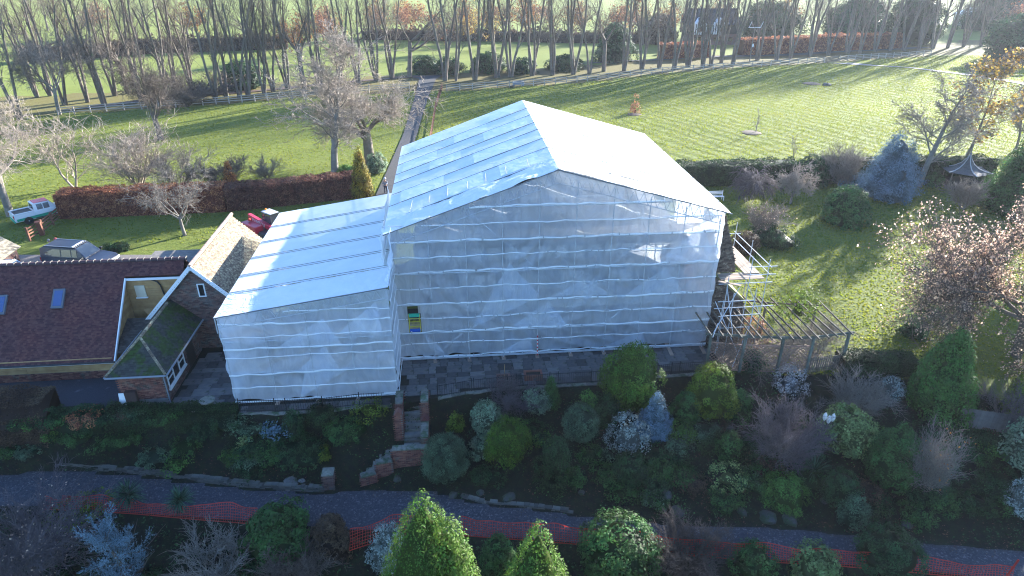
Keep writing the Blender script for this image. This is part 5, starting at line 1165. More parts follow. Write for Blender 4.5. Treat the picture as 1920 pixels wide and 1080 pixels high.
# bare shrubs of the bank
T(1465, 862, 735, 'vase', 150, 45, M['twigpurple'], M['twigpurple'], 'big purplish bare shrub left of the variegated shrub', stems=14, spreadang=.75, tw=1.3, r=.05)
T(1600, 775, 695, 'vase', 118, 46, M['twigpale'], M['twigpale'], 'pale bare dome shaped shrub by the picket gate', stems=14, spreadang=.8, tw=1.3, r=.04)
T(1735, 925, 805, 'vase', 110, 47, M['twig'], M['twigpale'], 'thin multi stemmed bare shrub with a few orange leaves', stems=9, spreadang=.35, tw=1.2, r=.04, leafm=M['leaf_orange'], nleaf=120, leaf=.12)
T(960, 765, 705, 'vase', 100, 48, M['twigpurple'], M['twigpurple'], 'reddish bare shrub leaning over the patio railing', stems=9, spreadang=.8, tw=1.1, r=.03)
T(1290, 1075, 995, 'vase', 190, 49, M['twigdark'], M['twigdark'], 'dark bare thicket in front of the netting right of the ball bush', stems=14, spreadang=.9, tw=1.2, r=.04)
T(60, 1085, 935, 'vase', 270, 50, M['twigpale'], M['twigpurple'], 'large grey pink bare bush with a few dead leaves at the bottom left', stems=16, spreadang=.7, tw=1.3, r=.05, leafm=M['leaf_oak'], nleaf=500, leaf=.10)
T(405, 1085, 1008, 'vase', 170, 51, M['twigwhite'], M['twigpale'], 'pale bare branches at the bottom edge right of the blue cedar', stems=6, spreadang=.7, tw=1.3, r=.04)
T(560, 1085, 1010, 'vase', 160, 52, M['twigdark'], M['twig'], 'grey bare thicket in front of the broad leaved rhododendron', stems=12, spreadang=.8, tw=1.1, r=.03)

# ---------------------------------------------------------------- the tall rows behind the paddock fences
ROW = [tree_mesh('row', 26, .34, 100 + i, M['bark'], M['twig'], stems=st, spreadang=sp, tw=1.35, over=dict(levels=4, kids=[1.15, 1.15, 1.2, 0], ang=[.5, .5, .5, 0], taper=[.5, .3, .3, .4, .5])) for i, (st, sp) in enumerate([(3, .10), (4, .11), (3, .08), (2, .09), (3, .13), (4, .12)])]
SPR = [tree_mesh('spread', 20, .5, 120 + i, M['bark'], M['twig'], tw=1.7, over=dict(levels=5, kids=[3, 1.1, 1.1, 1.1, 0])) for i in range(3)]
AUT = [tree_mesh('spread', 15, .35, 130 + i, M['bark'], M['twig'], tw=2.4, over=dict(levels=5, kids=[3, 1.1, 1.1, 1.1, 0]), leafm=M[lm], nleaf=n, leaf=.55) for i, (lm, n) in enumerate([('leaf_orange', 1800), ('leaf_yellow', 1500), ('leaf_beech', 1500)])]
right = [(768, 145, 's'), (835, 152, 0), (855, 152, 3), (891, 150, 0), (932, 146, 1), (958, 145, 4), (998, 142, 5), (1036, 141, 2), (1075, 140, 1), (1105, 138, 3), (1132, 134, 's'), (1170, 133, 4), (1203, 130, 5), (1236, 128, 0), (1263, 131, 3), (1290, 125, 1), (1318, 126, 2), (1333, 124, 0), (1352, 118, 5), (1374, 120, 2), (1420, 113, 4), (1456, 114, 0), (1482, 110, 1), (1518, 106, 5),
         (1552, 104, 4), (1588, 100, 1), (1612, 100, 5), (1640, 97, 0), (1668, 96, 4), (1694, 95, 1), (1722, 94, 5), (1748, 92, 0), (1776, 90, 4), (1806, 88, 1), (1838, 88, 5)]
for i, (x, y, v) in enumerate(right):
    P = gp(x, y); s = random.uniform(.95, 1.2)
    place_tree(SPR[i % 3] if v == 's' else ROW[v], P, '%s bare tree from the driveway in the row behind the right paddock fence' % ORD[i], name='row_tree', group='tall bare trees behind the right paddock fence', s=(s, s, s * random.uniform(.9, 1.1)))
left = [(38, 225, 0), (70, 182, 4), (95, 180, 1), (122, 196, 0), (165, 192, 5), (196, 198, 2), (216, 180, 4), (240, 176, 's'), (268, 192, 1), (312, 190, 3), (332, 178, 0), (360, 176, 5), (405, 188, 0), (425, 182, 2), (450, 184, 3), (466, 180, 4), (495, 176, 1), (512, 172, 0), (540, 168, 5), (572, 166, 's'), (600, 162, 1), (640, 158, 4), (672, 156, 0), (706, 152, 1), (735, 148, 5)]
for i, (x, y, v) in enumerate(left):
    P = gp(x, y); s = random.uniform(.85, 1.1)
    place_tree(SPR[i % 3] if v == 's' else ROW[v], P, '%s bare tree from the left in the row behind the left paddock fence' % ORD[i], name='row_tree', group='tall bare trees behind the left paddock fence', s=(s, s, s), tilt=(0, random.uniform(-.06, .02)))
bg_ = [(60, 92, 's'), (150, 88, 's'), (260, 85, 's'), (360, 90, 's'), (470, 88, 's'), (560, 110, 0), (620, 100, 2), (675, 105, 's'), (715, 70, 0), (760, 75, 2), (800, 80, 2), (865, 70, 0), (880, 95, 1), (930, 75, 2), (985, 72, 0), (1030, 75, 's'), (1090, 72, 0), (1150, 75, 2), (1205, 85, 's'), (1260, 78, 0), (1330, 66, 2), (1400, 62, 's'), (1460, 70, 0), (1530, 72, 's'), (1590, 66, 2), (1640, 70, 's'), (1690, 60, 1), (1770, 55, 's'), (1840, 75, 's'), (1900, 70, 2)] + [(90 + i * 83 + (i * 37) % 29, 58 + (i * 13) % 20, ('s', 2, 's', 0, 's')[i % 5]) for i in range(20)]
bg_.sort(key=lambda q: q[0])
for i, (x, y, v) in enumerate(bg_):
    P = gp(x, y); aut = v != 's'
    place_tree(AUT[v] if aut else SPR[i % 3], P, ['%s from the left of the far russet leaved trees beyond the tall rows', '%s from the left of the far bare crowns beyond the tall rows'][0 if aut else 1] % ORD[sum(1 for q in bg_[:i] if (q[2] != 's') == aut)], name='far_tree', group=['far russet trees', 'far bare trees'][0 if aut else 1], s=(.72, .72, .72))
# trees out to the right that shade the bank and the lawn
print('instanced tree tris', TREE_TRIS[0])

# ---------------------------------------------------------------- ground cover on the bank
def scatter(name, n, box, test, m, size, label=None, asp=.6, seed=1, lift=.03, nz=.9, clumpn=6, clr=.18):
    rg = np.random.default_rng(seed); x = rg.uniform(box[0], box[1], n); y = rg.uniform(box[2], box[3], n); k = test(x, y, rg); x, y = x[k], y[k]
    x = np.repeat(x, clumpn) + rg.normal(size=len(x) * clumpn) * clr; y = np.repeat(y, clumpn) + rg.normal(size=len(y) * clumpn) * clr
    z = terr(x, y) + lift + np.abs(rg.normal(size=len(x))) * lift; Nn = rg.normal(size=(len(x), 3)); Nn[:, 2] = np.abs(Nn[:, 2]) + nz
    V, F = leafquads(np.stack([x, y, z], 1), Nn, size, asp, None, rg); o = link(name, mesh_np(name, V, F, rg.random(len(F)), m), None, kind='stuff'); return o
def onbank(th, sd, sc=.5):
    return lambda x, y, rg: (y < e(E1, x) - .15) & (y > e(E2, x) + .1) & (vnoise(x * sc, y * sc, sd) > th)
scatter('ground_cover', 6500, (-34, 44, 20, 36), onbank(.35, 31), M['leaf_dark'], .12, seed=1, lift=.08)
scatter('ground_cover', 3500, (-34, 44, 20, 36), onbank(.55, 32), M['leaf_mid'], .11, seed=2, lift=.10)
scatter('fallen_leaves', 2600, (-34, 44, 20, 36), onbank(.4, 33), M['leaf_beechdark'], .08, seed=3, lift=.02, nz=3)
scatter('fallen_leaves', 2400, (10, 60, 34, 70), lambda x, y, rg: (y > e(E1, x)) & (rg.random(len(x)) < np.exp(-((x - 27) ** 2 / 120 + (y - 38) ** 2 / 90)) + .03) & ~((x < 14) & (y < 60)), M['leaf_oak'], .09, seed=4, lift=.015, nz=3, clumpn=3, clr=.5)
scatter('thicket_floor', 5000, (-26, 30, 8, 25), lambda x, y, rg: (y < e(E3, x) - .4), M['leaf_dark'], .14, seed=5, lift=.10)
scatter('leaf_litter', 1500, (-60, 110, 70, 200), lambda x, y, rg: (y > np.interp(x, fl[:, 0], fl[:, 1]) + .5) & (y < np.interp(x, fl[:, 0], fl[:, 1]) + 9), M['leaf_beechdark'], .4, seed=6, lift=.03, nz=3, clr=1)
scatter('path_leaves', 2600, (-34, 40, 20, 28), lambda x, y, rg: (y < e(E2, x)) & (y > e(E3, x)) & (rg.random(len(x)) < .15 + .8 * (y > e(E2, x) - .5)), M['leaf_brown'], .07, seed=7, lift=.03, nz=3, clumpn=3)

M['tuft'] = mat('grass_blades', (.15, .19, .018), (.215, .225, .026), .3, use_rnd=.22, trans=.65, rough=.7)
def tufts(name, n, box, test, w, h, seed, m):
    rg = np.random.default_rng(seed); x = rg.uniform(box[0], box[1], n); y = rg.uniform(box[2], box[3], n); k = test(x, y, rg); x, y = x[k], y[k]; n = len(x); z = terr(x, y) - .01
    a = rg.random(n) * 6.283; s = .6 + .8 * rg.random(n); dx, dy = np.cos(a) * w * s / 2, np.sin(a) * w * s / 2; lx, ly = rg.normal(size=n) * h * .4, rg.normal(size=n) * h * .4; hh = h * s
    V = np.stack([np.stack([x - dx, y - dy, z], 1), np.stack([x + dx, y + dy, z], 1), np.stack([x + dx * .5 + lx, y + dy * .5 + ly, z + hh], 1), np.stack([x - dx * .5 + lx, y - dy * .5 + ly, z + hh * .9], 1)], 1).reshape(-1, 3)
    link(name, mesh_np(name, V, np.arange(4 * n).reshape(n, 4), rg.random(n), m), None, kind='stuff')
fyy = lambda x: np.interp(x, fl[:, 0], fl[:, 1])
tufts('paddock_grass', 340000, (-14, 115, 70, 172), lambda x, y, rg: (y < fyy(x) - .5) & (rg.random(len(x)) < .6), .13, .09, 1, M['tuft'])
tufts('lawn_grass', 90000, (9, 66, 33, 70), lambda x, y, rg: (y > e(E1, x) + .1) & ((x > 14.5) | (y > 56)) & (rg.random(len(x)) < .9), .11, .07, 2, M['tuft'])
tufts('lawn_grass', 90000, (-90, -14, 54, 128), lambda x, y, rg: (y < fyy(x) - .5) & (rg.random(len(x)) < .7), .13, .08, 3, M['tuft'])
# ================================================================ fences
def rail_fence(label, pts, m, spacing=2.4, h=1.25, rails=(.42, .78, 1.12), name='rail_fence', skip=None, group=None, pw=.14, rw=.12):
    """pts ground polyline; each post and each rail is a part"""
    pts = [Vector((*p[:2], float(terr(*p[:2])))) for p in pts]; t = thing(name, label, 'fence', tuple(pts[0]), 0, group); o = pts[0]
    post = bx(-pw / 2, pw / 2, -pw / 2, pw / 2, -.2, h).mesh('post', m); unit_r = bx(0, 1, -.02, .02, -rw / 2, rw / 2).mesh('rail', m)
    P = []
    for a, b in zip(pts[:-1], pts[1:]):
        n = max(1, round((b - a).length / spacing))
        for i in range(n): P.append(a.lerp(b, i / n))
    P.append(pts[-1]); P = [Vector((p.x, p.y, float(terr(p.x, p.y)))) for p in P]
    for p in P: link('post', post, t, loc=tuple(p - o), scale=(1, 1, random.uniform(.96, 1.05)))
    for a, b in zip(P[:-1], P[1:]):
        d = b - a; L_ = math.hypot(d.x, d.y)
        for z in rails:
            r = link('rail', unit_r, t, loc=(a.x - o.x, a.y - o.y - .05, a.z - o.z + z + random.uniform(-.02, .02)), scale=(L_ + .02, 1, 1)); r.rotation_euler = (0, -math.atan2(d.z, L_), math.atan2(d.y, d.x))
    return t
FW = M['fencewood']
rail_fence('long pale post and rail fence across the back of the right paddock', [gz(*p) for p in [(838, 172), (1000, 160), (1140, 147), (1280, 135), (1410, 127), (1545, 118)]], FW, 2.5)
rail_fence('pale post and rail fence right of the paddock gateway', [gz(*p) for p in [(1574, 115), (1660, 109), (1745, 102)]], FW, 2.5)
rail_fence('pale post and rail fence along the back of the left lawn', [gz(*p) for p in [(110, 216), (200, 208), (330, 200), (430, 193), (525, 186)]], FW, 2.3)
rail_fence('pale post and rail fence hidden behind the big bare trees by the driveway', [gz(*p) for p in [(525, 186), (640, 178), (768, 168)]], FW, 2.3)
rail_fence('reddish brown rail fence running down beside the driveway', [gz(*p) for p in [(829, 168), (817, 205), (810, 252), (800, 300)]], M['brownwood'], 2.0, h=1.2)
rail_fence('brown field gate and rails beside the pickup truck', [gz(57, 452), gz(83, 437), gz(118, 408)], M['brownwood'], 2.2, h=1.25, rails=(.3, .6, .88, 1.15))
gp_ = thing('gate_post', 'thick leaning brown gate post in front of the pickup truck', 'post', (*gz(80, 441), 0), .3); gp_.rotation_euler[0] = .12
bx(-.2, .2, -.16, .16, 0, 1.35).build('post', M['brownwood'], gp_, bevel=.03); bx(-.23, .23, -.19, .19, 1.35, 1.39).build('cap', M['brownwood'], gp_)
# paddock gate in the gap
rail_fence('closed five bar gate in the gap of the long paddock fence', [gz(1548, 118), gz(1571, 115)], M['oldwood'], 4.0, h=1.2, rails=(.25, .5, .75, 1.0, 1.15), name='field_gate')
tb_ = thing('water_trough', 'grey water trough in front of the long paddock fence', 'trough', (*gz(972, 161), 0), .1)
bx(-1.1, 1.1, -.35, .35, .25, .75).build('tank', mat('trough_grey', (.25, .28, .33)), tb_, bevel=.05); 
for x in (-.9, .9): bx(x - .12, x + .12, -.3, .3, 0, .25).build('foot', MATS['trough_grey'], tb_)
for (x, y, w, lb) in [(1190, 215, 30, 'brown mulch ring under the bronze young tree'), (1408, 249, 40, 'brown mulch ring under the thin staked sapling'), (1522, 157, 36, 'dark heap of turned soil in the middle of the paddock')]:
    P = gp(x, y); r = wid(P, w) / 2; mb = MB(); mb.lathe([(r, -.02), (r * .8, .07), (r * .4, .12), (.02, .14)], n=14)
    tagset(mb.build('mulch_ring', mat('mulch', (.12, .085, .06), (.08, .055, .04), 6, bump=.6, bscale=14), None, loc=P, smooth=True), lb, 'mulch')
M['rockdark'] = mat('mossy_rock', (.055, .055, .05), (.085, .08, .075), 3, bump=.5, bscale=8, c3=(.04, .055, .025), s3=2, t3=.5)
def rock(P, s, label=None, m='stone', seed=1, sq=.6, name='boulder', group=None):
    rg = np.random.default_rng(seed); mb = MB(); n = 9; prof_ = [(.75, -.3), (1, 0), (.9, .3), (.55, .52), (.12, .62)]
    mb.lathe([(r * s, h * s * sq * 1.6) for r, h in prof_], n=n); v = np.array([list(p) for p in mb.v]); v *= (1 + .35 * (rg.random((len(v), 1)) - .5)); v[:, 0] *= rg.uniform(.8, 1.4); mb.v = [tuple(p) for p in v]
    o = mb.build(name, M[m], None, loc=P, rz=rg.random() * 6); return tagset(o, label, 'rock', group) if label else o
rock(gp(1550, 160), .8, 'pale boulder beside the soil heap in the paddock', sq=.5)
rock(gp(545, 903), .36, 'pale smooth boulder at the foot of the bank below the wide yew', seed=4); rock(gp(566, 902), .17, 'small pale stone right of the smooth boulder', seed=5)
for i, (x, y, w) in enumerate([(1035, 906, .28), (900, 925, .22), (955, 933, .3), (1250, 930, .3), (1160, 978, .3), (1270, 960, .35), (1440, 972, .45), (1480, 975, .35), (1390, 960, .25), (1545, 940, .2), (1360, 905, .2), (1090, 925, .2), (745, 900, .25), (850, 930, .25), (1150, 800, .18), (1340, 800, .28), (1370, 805, .25), (1100, 640, .01), (1700, 985, .3), (1240, 890, .2), (930, 700, .01), (700, 735, .01)]):
    if w > .1: rock(gp(x, y), w, autolabel(x, y, 'dark grey rockery stone'), m='rockdark', seed=20 + i, group='rockery stones on the bank')

M['drystone'] = mat('dark_stone', (.085, .085, .075), (.13, .12, .105), 4, bump=.4, obj_rnd=.4)
# dry stone wall along the foot of the bank
def drywall(label, x0, x1, h=.45, seed=3, spacing=.3, name='dry_stone_wall', off=.05):
    t = None; rg = random.Random(seed); xs = []; x = x0; px0 = None
    P0 = (x0, float(e(E2, x0)), -2.5); t = thing(name, label, 'wall', P0, 0); k = 0
    for row in range(int(h / .075)):
        x = x0 + rg.random() * .2
        while x < x1:
            L_ = rg.uniform(.18, .42); y = float(e(E2, x + L_ / 2)) + off + row * .025 + rg.uniform(-.02, .02); sl_ = math.atan2(float(e(E2, x + L_)) - float(e(E2, x)), L_)
            if rg.random() < .93:
                mb = MB(); mb.box(-L_ / 2, L_ / 2, -.02, .22, 0, rg.uniform(.05, .072)); k += 1
                link('stone', mb.mesh('stone', M['drystone']), t, loc=(x + L_ / 2 - P0[0], y - P0[1], .01 + row * .075), rz=sl_ + rg.uniform(-.04, .04))
            x += L_ + .015
    return k
xl = lambda px, py: gz(px, py, -2.5)[0]
print('stones', drywall('mossy dry stone retaining wall along the left stretch of path', xl(95, 885), xl(600, 925), h=.32))
drywall('crumbling low stone edging right of the steps', xl(860, 930), xl(1065, 955), h=.22, seed=6)

# ================================================================ terrace railing
def railing(label, pts, name='iron_railing'):
    t = thing(name, label, 'railing', (float(BO[0]), float(BO[1]), 0), BA); bars = MB()
    for (a, b) in zip(pts[:-1], pts[1:]):
        a, b = Vector((*a, 0)), Vector((*b, 0)); L_ = (b - a).length; n = int(L_ / .13)
        for i in range(n): p = a.lerp(b, i / n); bars.box(p.x - .008, p.x + .008, p.y - .008, p.y + .008, .03, .85)
        for z in (.12, .80): bm_(tuple(a + Vector((0, 0, z))), tuple(b + Vector((0, 0, z))), .035, .02).build('rail', M['iron'], t)
        for k in range(int(L_ / 2) + 1): p = a.lerp(b, min(1, k * 2 / L_)); bx(p.x - .02, p.x + .02, p.y - .02, p.y + .02, .02, .95).build('post', M['iron'], t)
        bx(a.x, b.x, a.y - .15, a.y + .15, .0, .03) if False else None
    bars.build('bars', M['iron'], t, kind='stuff'); return t
ev = lambda u: edge_v(u) + .15
railing('black iron railing along the terrace edge in front of the sheeted wing', [(u, ev(u)) for u in (-8.6, -6, -4, -2, -.6)])
railing('black iron railing along the terrace edge right of the steps', [(u, ev(u)) for u in (2.4, 4.5, 7, 9.5, 12, 14.5, 17, 18.7)])
kt = thing('kerb_wall', 'stone kerb and low retaining wall holding up the terrace edge', 'wall', (float(BO[0]), float(BO[1]), 0), BA)
for (us_) in (list(np.arange(-9, -.6, .8)), list(np.arange(2.4, 19.0, .8))):
    for a in us_:
        b_ = a + .78; va, vb_ = edge_v(a), edge_v(b_); 
        mb = MB(); mb.prism([(a, va - .12, .0), (b_, vb_ - .12, .0), (b_, vb_ + .16, .0), (a, va + .16, .0)], (0, 0, .05)); mb.build('coping', M['coping'], kt)
        mb = MB(); mb.prism([(a, va - .08, -.9), (b_ + .02, vb_ - .08, -.9), (b_ + .02, vb_ + .12, -.9), (a, va + .12, -.9)], (0, 0, .895)); mb.build('wall_block', M['stone'] if random.random() < .6 else M['brickgrey'], kt)

# ================================================================ garden steps
st = thing('garden_steps', 'brick walled garden steps turning down from the terrace to the gravel path', 'steps', (float(BO[0]), float(BO[1]), 0), BA)
SU0, SU1 = .48, 1.45
for i in range(8):
    v1 = -4.15 - i * .27; z = -.0 - (i + 1) * .17; bx(SU0, SU1, v1 - .30, v1 + .02, z - .5, z).build('step', M['concrete'] if i % 2 else M['coping'], st)
LZ = -1.38
bx(SU0 - .35, SU1 + .02, -7.3, -6.28, LZ - .6, LZ).build('landing', M['coping'], st)
def bwall(p, q, z0, z1, w=.34, cope=True, m='brick'):
    """brick wall between plan points p,q; faces on both long sides and ends"""
    p, q = Vector((*p, 0)), Vector((*q, 0)); d = (q - p).normalized(); n = Vector((d.y, -d.x, 0)); L_ = (q - p).length
    g = thing_part = bpy.data.objects.new('side_wall', None); COL.objects.link(g); g.parent = st
    for (o_, dd, ll) in ((p + n * w / 2, d, L_), (q - n * w / 2, -d, L_), (q + n * w / 2, -n, w), (p - n * w / 2, n, w)):
        bricks(tuple(o_) if False else (o_.x, o_.y, z0), dd, [(0, 0), (ll, 0), (ll, z1 - z0), (0, z1 - z0)], M[m], g, thick=.06, name='bricks')
    a = p - n * (w / 2 + .03); b = q - n * (w / 2 + .03); c = q + n * (w / 2 + .03); e_ = p + n * (w / 2 + .03)
    if cope:
        k = max(1, int(L_ / .45))
        for i in range(k):
            A_, B_, C_, D_ = a.lerp(b, i / k), a.lerp(b, (i + .96) / k), e_.lerp(c, (i + .96) / k), e_.lerp(c, i / k)
            mb = MB(); mb.prism([(v.x, v.y, z1 + .002) for v in (A_, B_, C_, D_)], (0, 0, .07)); mb.build('coping_stone', M['coping'], g)
    return g
bwall((.27, -3.95), (.27, -5.1), -.6, .62, .36); bwall((.27, -5.45), (.27, -5.8), -1.6, .35, .44)   # left pier and its gabled brick pillar
bwall((1.68, -3.95), (1.68, -5.1), -.6, .62, .36); bwall((1.68, -5.12), (1.68, -7.05), -1.9, -.30, .36)
for (u_, z) in ((.27, .38), (1.68, -.1)):
    mb = MB(); mb.prism([(u_ - .25, -5.85, z), (u_ + .25, -5.85, z), (u_, -5.85, z + .3)], (0, .42, 0)); mb.build('gabled_cap', M['brick'], st)
bwall((-.05, -7.22), (1.86, -7.22), -2.6, -.75, .34)          # front wall of the landing
bwall((-.95, -7.55), (-.07, -7.40), -2.7, -1.35, .32); bwall((-1.75, -7.95), (-.97, -7.72), -2.8, -1.85, .32)
for i in range(7):
    a = -.2 - i * .33; z = LZ - (i + 1) * .155; mb = MB(); v0 = -7.0 - i * .14
    mb.prism([(a - .34, v0 - .34, z - .6), (a + .0, v0 - .2, z - .6), (a + .0, v0 + .75, z - .6), (a - .34, v0 + .65, z - .6)], (0, 0, .6)); mb.build('step', M['coping'], st)
pl = thing('brick_pillar', 'square brick pillar with a mossy stone cap at the foot of the steps', 'pillar', B(-3.4, -7.95, -2.5), BA)
for (o_, dd) in (((-.24, -.24), (1, 0, 0)), ((.24, -.24), (0, 1, 0)), ((.24, .24), (-1, 0, 0)), ((-.24, .24), (0, -1, 0))): bricks((*o_, 0), dd, [(0, 0), (.48, 0), (.48, 1.05), (0, 1.05)], M['brickgrey'], pl, thick=.2)
mb = MB(); mb.box(-.31, .31, -.31, .31, 1.052, 1.13); mb.add([(-.31, -.31, 1.13), (.31, -.31, 1.13), (.31, .31, 1.13), (-.31, .31, 1.13), (0, 0, 1.26)], [(0, 1, 4), (1, 2, 4), (2, 3, 4), (3, 0, 4)]); mb.build('cap', M['coping'], pl)

# ================================================================ pergola, lattice, picket gate
pg = thing('pergola', 'rustic wooden pergola with many rafters and red lattice panels at the terrace end', 'pergola', (float(BO[0]), float(BO[1]), 0), BA)
PU = [18.84, 20.75, 22.96, 24.74, 27.16]; PV = [-2.45, -2.95, -3.3, -3.45, -3.1]
pvf = lambda u: float(np.interp(u, PU, PV)); rvf = lambda u: float(np.interp(u, [18.6, 21.2, 23.8, 27.2], [2.6, 2.3, 1.2, .5]))
for u, v in zip(PU, PV): bx(u - .07, u + .07, v - .07, v + .07, .02, 2.5).build('post', M['greenpost'], pg)
for u in (21.0, 23.9, 27.0): bx(u - .06, u + .06, rvf(u) - .06, rvf(u) + .06, .02, 2.4).build('post', M['greenpost'], pg)
for a, b_ in zip(PU[:-1], PU[1:]): bm_((a - .35, pvf(a), 2.55), (b_ + .3, pvf(b_), 2.55), .06, .13).build('front_beam', M['greenpost'], pg)
for a, b_ in ((18.7, 21.2), (21.2, 23.9), (23.9, 27.4)): bm_((a, rvf(a), 2.45), (b_, rvf(b_), 2.45), .06, .12).build('rear_beam', M['oldwood'], pg)
u = 18.75
while u < 27.3:
    bm_((u + random.uniform(-.08, .08), pvf(u) - .45, 2.68), (u + random.uniform(-.2, .2), rvf(u) + .4, 2.62 + random.uniform(-.05, .05)), .06, .10).build('rafter', mat('rafter_wood', (.14, .12, .095), (.09, .075, .06), 3, obj_rnd=.4), pg); u += .56
for (a, b_) in ((18.84, 20.75), (20.75, 22.96), (22.96, 24.74)):
    va, vb_ = pvf(a), pvf(b_); A_ = Vector((a + .08, va, 0)); D_ = Vector((b_ - .08, vb_, 0)) - A_; L_ = D_.length; D_ = D_ / L_; N_ = Vector((D_.y, -D_.x, 0)); mb = MB(); h0, h1 = .12, 1.95
    s = -1.9
    while s < L_:
        for sg in (1, -1):
            x0, x1 = (s, s + (h1 - h0)) if sg > 0 else (s + (h1 - h0), s); t0 = 0; t1 = 1
            xa, xb = min(x0, x1), max(x0, x1); ca, cb = max(xa, 0), min(xb, L_)
            if cb - ca > .03:
                f = lambda x: h0 + (h1 - h0) * ((x - x0) / (x1 - x0)); p = A_ + D_ * ca + Vector((0, 0, f(ca))) + N_ * (.008 * sg); q = A_ + D_ * cb + Vector((0, 0, f(cb))) + N_ * (.008 * sg); mb.beam(p, q, .03, .012, up=tuple(N_))
        s += .23
    mb.build('lattice_strips', M['redwood'], pg, kind='stuff')
    for z in (h0, h1): bm_(tuple(A_ + Vector((0, 0, z))), tuple(A_ + D_ * L_ + Vector((0, 0, z))), .05, .05).build('lattice_frame', M['redwood'], pg)
sheet('pergola_path', [B(u, v)[:2] for u, v in ((20.0, -2.7), (24.9, -3.2), (27.0, -2.7), (26.5, 0), (21, 1.6), (20.0, 1.6))], .016, mat('brick_path', (.22, .165, .115), (.16, .12, .09), 9, bump=.3))
pk = thing('picket_gate', 'small weathered picket gate between the last two pergola posts', 'gate', B(24.85, -3.5, .02), BA + .12)
for i in range(15): bx(i * .15, i * .15 + .09, -.015, .015, .05, 1.12 + .05 * math.sin(i)).build('picket', M['oldwood'], pk)
for z in (.25, .85): bx(0, 2.2, .016, .05, z, z + .09).build('rail', M['oldwood'], pk)
for i, (x, y, lab) in enumerate([(1385, 640, 'bare climber twigs over the left half of the pergola'), (1475, 628, 'bare climber twigs over the middle of the pergola'), (1535, 622, 'dense bare climber bundle on the right end of the pergola')]):
    P = gp(x, y + 40); ms = tree_mesh('vase', 3.1, .05, 300 + i, M['oldwood'], M['twigpale'] if i else M['twig'], stems=3, spreadang=.3, tw=1.2, over=dict(trop=[.04, -.05, -.03, -.02], ang=[.9, .8, .7, 0], kids=[1.6, 1.8, 1.8, 0])); place_tree(ms, P, lab, cat='climber', name='climber', s=(1.6, 1.1, 1))
shrub_at(1405, 598, 648, 52, 'dome', M['leaf_beech'], 'red leaved shrub growing inside the pergola', leaf=.10, cover=.6, core=.3, name='garden_shrub', ragged=.3)
shrub_at(1408, 660, 702, 40, 'dome', M['leaf_dark'], 'dark leaved climber on the second lattice post', leaf=.10, name='garden_shrub', cover=.7, ragged=.3)

# ================================================================ side scaffold with its platform
ss = thing('side_scaffold', 'open tube scaffold with a timber platform around the brick chimney', 'scaffold', (float(BO[0]), float(BO[1]), 0), BA)
def bt(p, q, r=.026, nm='tube'): return tb(p, q, r, 6).build(nm, M['galv'], ss)
for k in range(4): bx(20.0, 22.75, .30 - k * .24 + .3, .50 - k * .24 + .3, 4.90, 4.94).build('board', M['board'], ss)
for k in range(4): bx(21.75 + k * .25, 21.98 + k * .25, .55, 4.8, 4.95, 4.99).build('board', M['board'], ss)
for (u, v, z0, z1) in [(20.3, -.45, 0, 5.4), (21.6, -.5, .02, 6.6), (22.7, -.5, .02, 6.4), (22.75, 2.2, .02, 6.5), (22.75, 4.8, .02, 6.7), (21.5, 4.8, .02, 6.7), (20.4, -1.3, 0.02, 4.6), (21.7, -1.4, .02, 4.9), (20.0, -.9, .02, 3.9)]: bt((u, v, z0), (u, v, z1), nm='standard')
for (p, q) in [((22.78, -.7, 5.95), (22.78, 5.1, 5.95)), ((22.78, -.7, 5.45), (22.78, 5.1, 5.45)), ((21.4, -.55, 5.95), (23.2, -.55, 5.95)), ((21.4, -.55, 5.42), (23.2, -.55, 5.42)), ((19.7, -.5, 4.85), (23.1, -.5, 4.85)), ((19.6, -1.0, 3.9), (21.9, -1.0, 3.9)),
               ((19.6, -.6, 3.2), (23.4, -.6, 3.25)), ((19.6, -1.4, 3.1), (22.2, -1.4, 3.15)), ((19.8, -1.3, 2.2), (21.8, -1.3, 2.2)), ((20.3, -.4, 4.6), (20.3, -2.2, 2.3)), ((19.7, -.4, 3.6), (20.6, -2.6, 1.2)), ((21.7, -1.5, 2.8), (20.3, -2.9, .4)), ((18.9, -2.6, 2.7), (21.2, -.2, 4.4)), ((22.75, -.5, 2.5), (22.75, 4.9, 4.9)), ((21.4, 4.8, 5.9), (23.1, 4.8, 5.9)), ((19.4, -1.9, 2.9), (18.8, -2.8, 2.5))]: bt(p, q, nm='ledger')
bm_((19.75, -.25, 4.93), (20.9, -1.0, 4.95), .2, .04).build('board', M['board'], ss)

# ================================================================ terrace bits
pt = thing('brick_planter', 'small sunken brick trough standing on the terrace paving', 'planter', B(8.1, -2.5, .06), BA)
for a in ((-.55, .55, -.3, -.18), (-.55, .55, .18, .3), (-.55, -.43, -.18, .18), (.43, .55, -.18, .18)): bx(*a, 0, .38).build('side', M['brick'], pt)
bx(-.43, .43, -.18, .18, 0, .3).build('soil', mat('soil', (.02, .018, .015)), pt)
pt2 = thing('plant_tub', 'brick tub with a cane and reddish twigs beside the trough', 'planter', B(6.3, -2.7, .06), BA)
for a in ((-.4, .4, -.4, -.28), (-.4, .4, .28, .4), (-.4, -.28, -.28, .28), (.28, .4, -.28, .28)): bx(*a, 0, .3).build('side', M['brickgrey'], pt2)
tb((.05, .1, .1), (.08, .15, 1.1), .02).build('cane', M['pine'], pt2)
ms_ = thing('sundial_stump', 'round stone table and broken slab by the corner of the terrace', 'ornament', B(-10.5, -3.6, .06), BA)
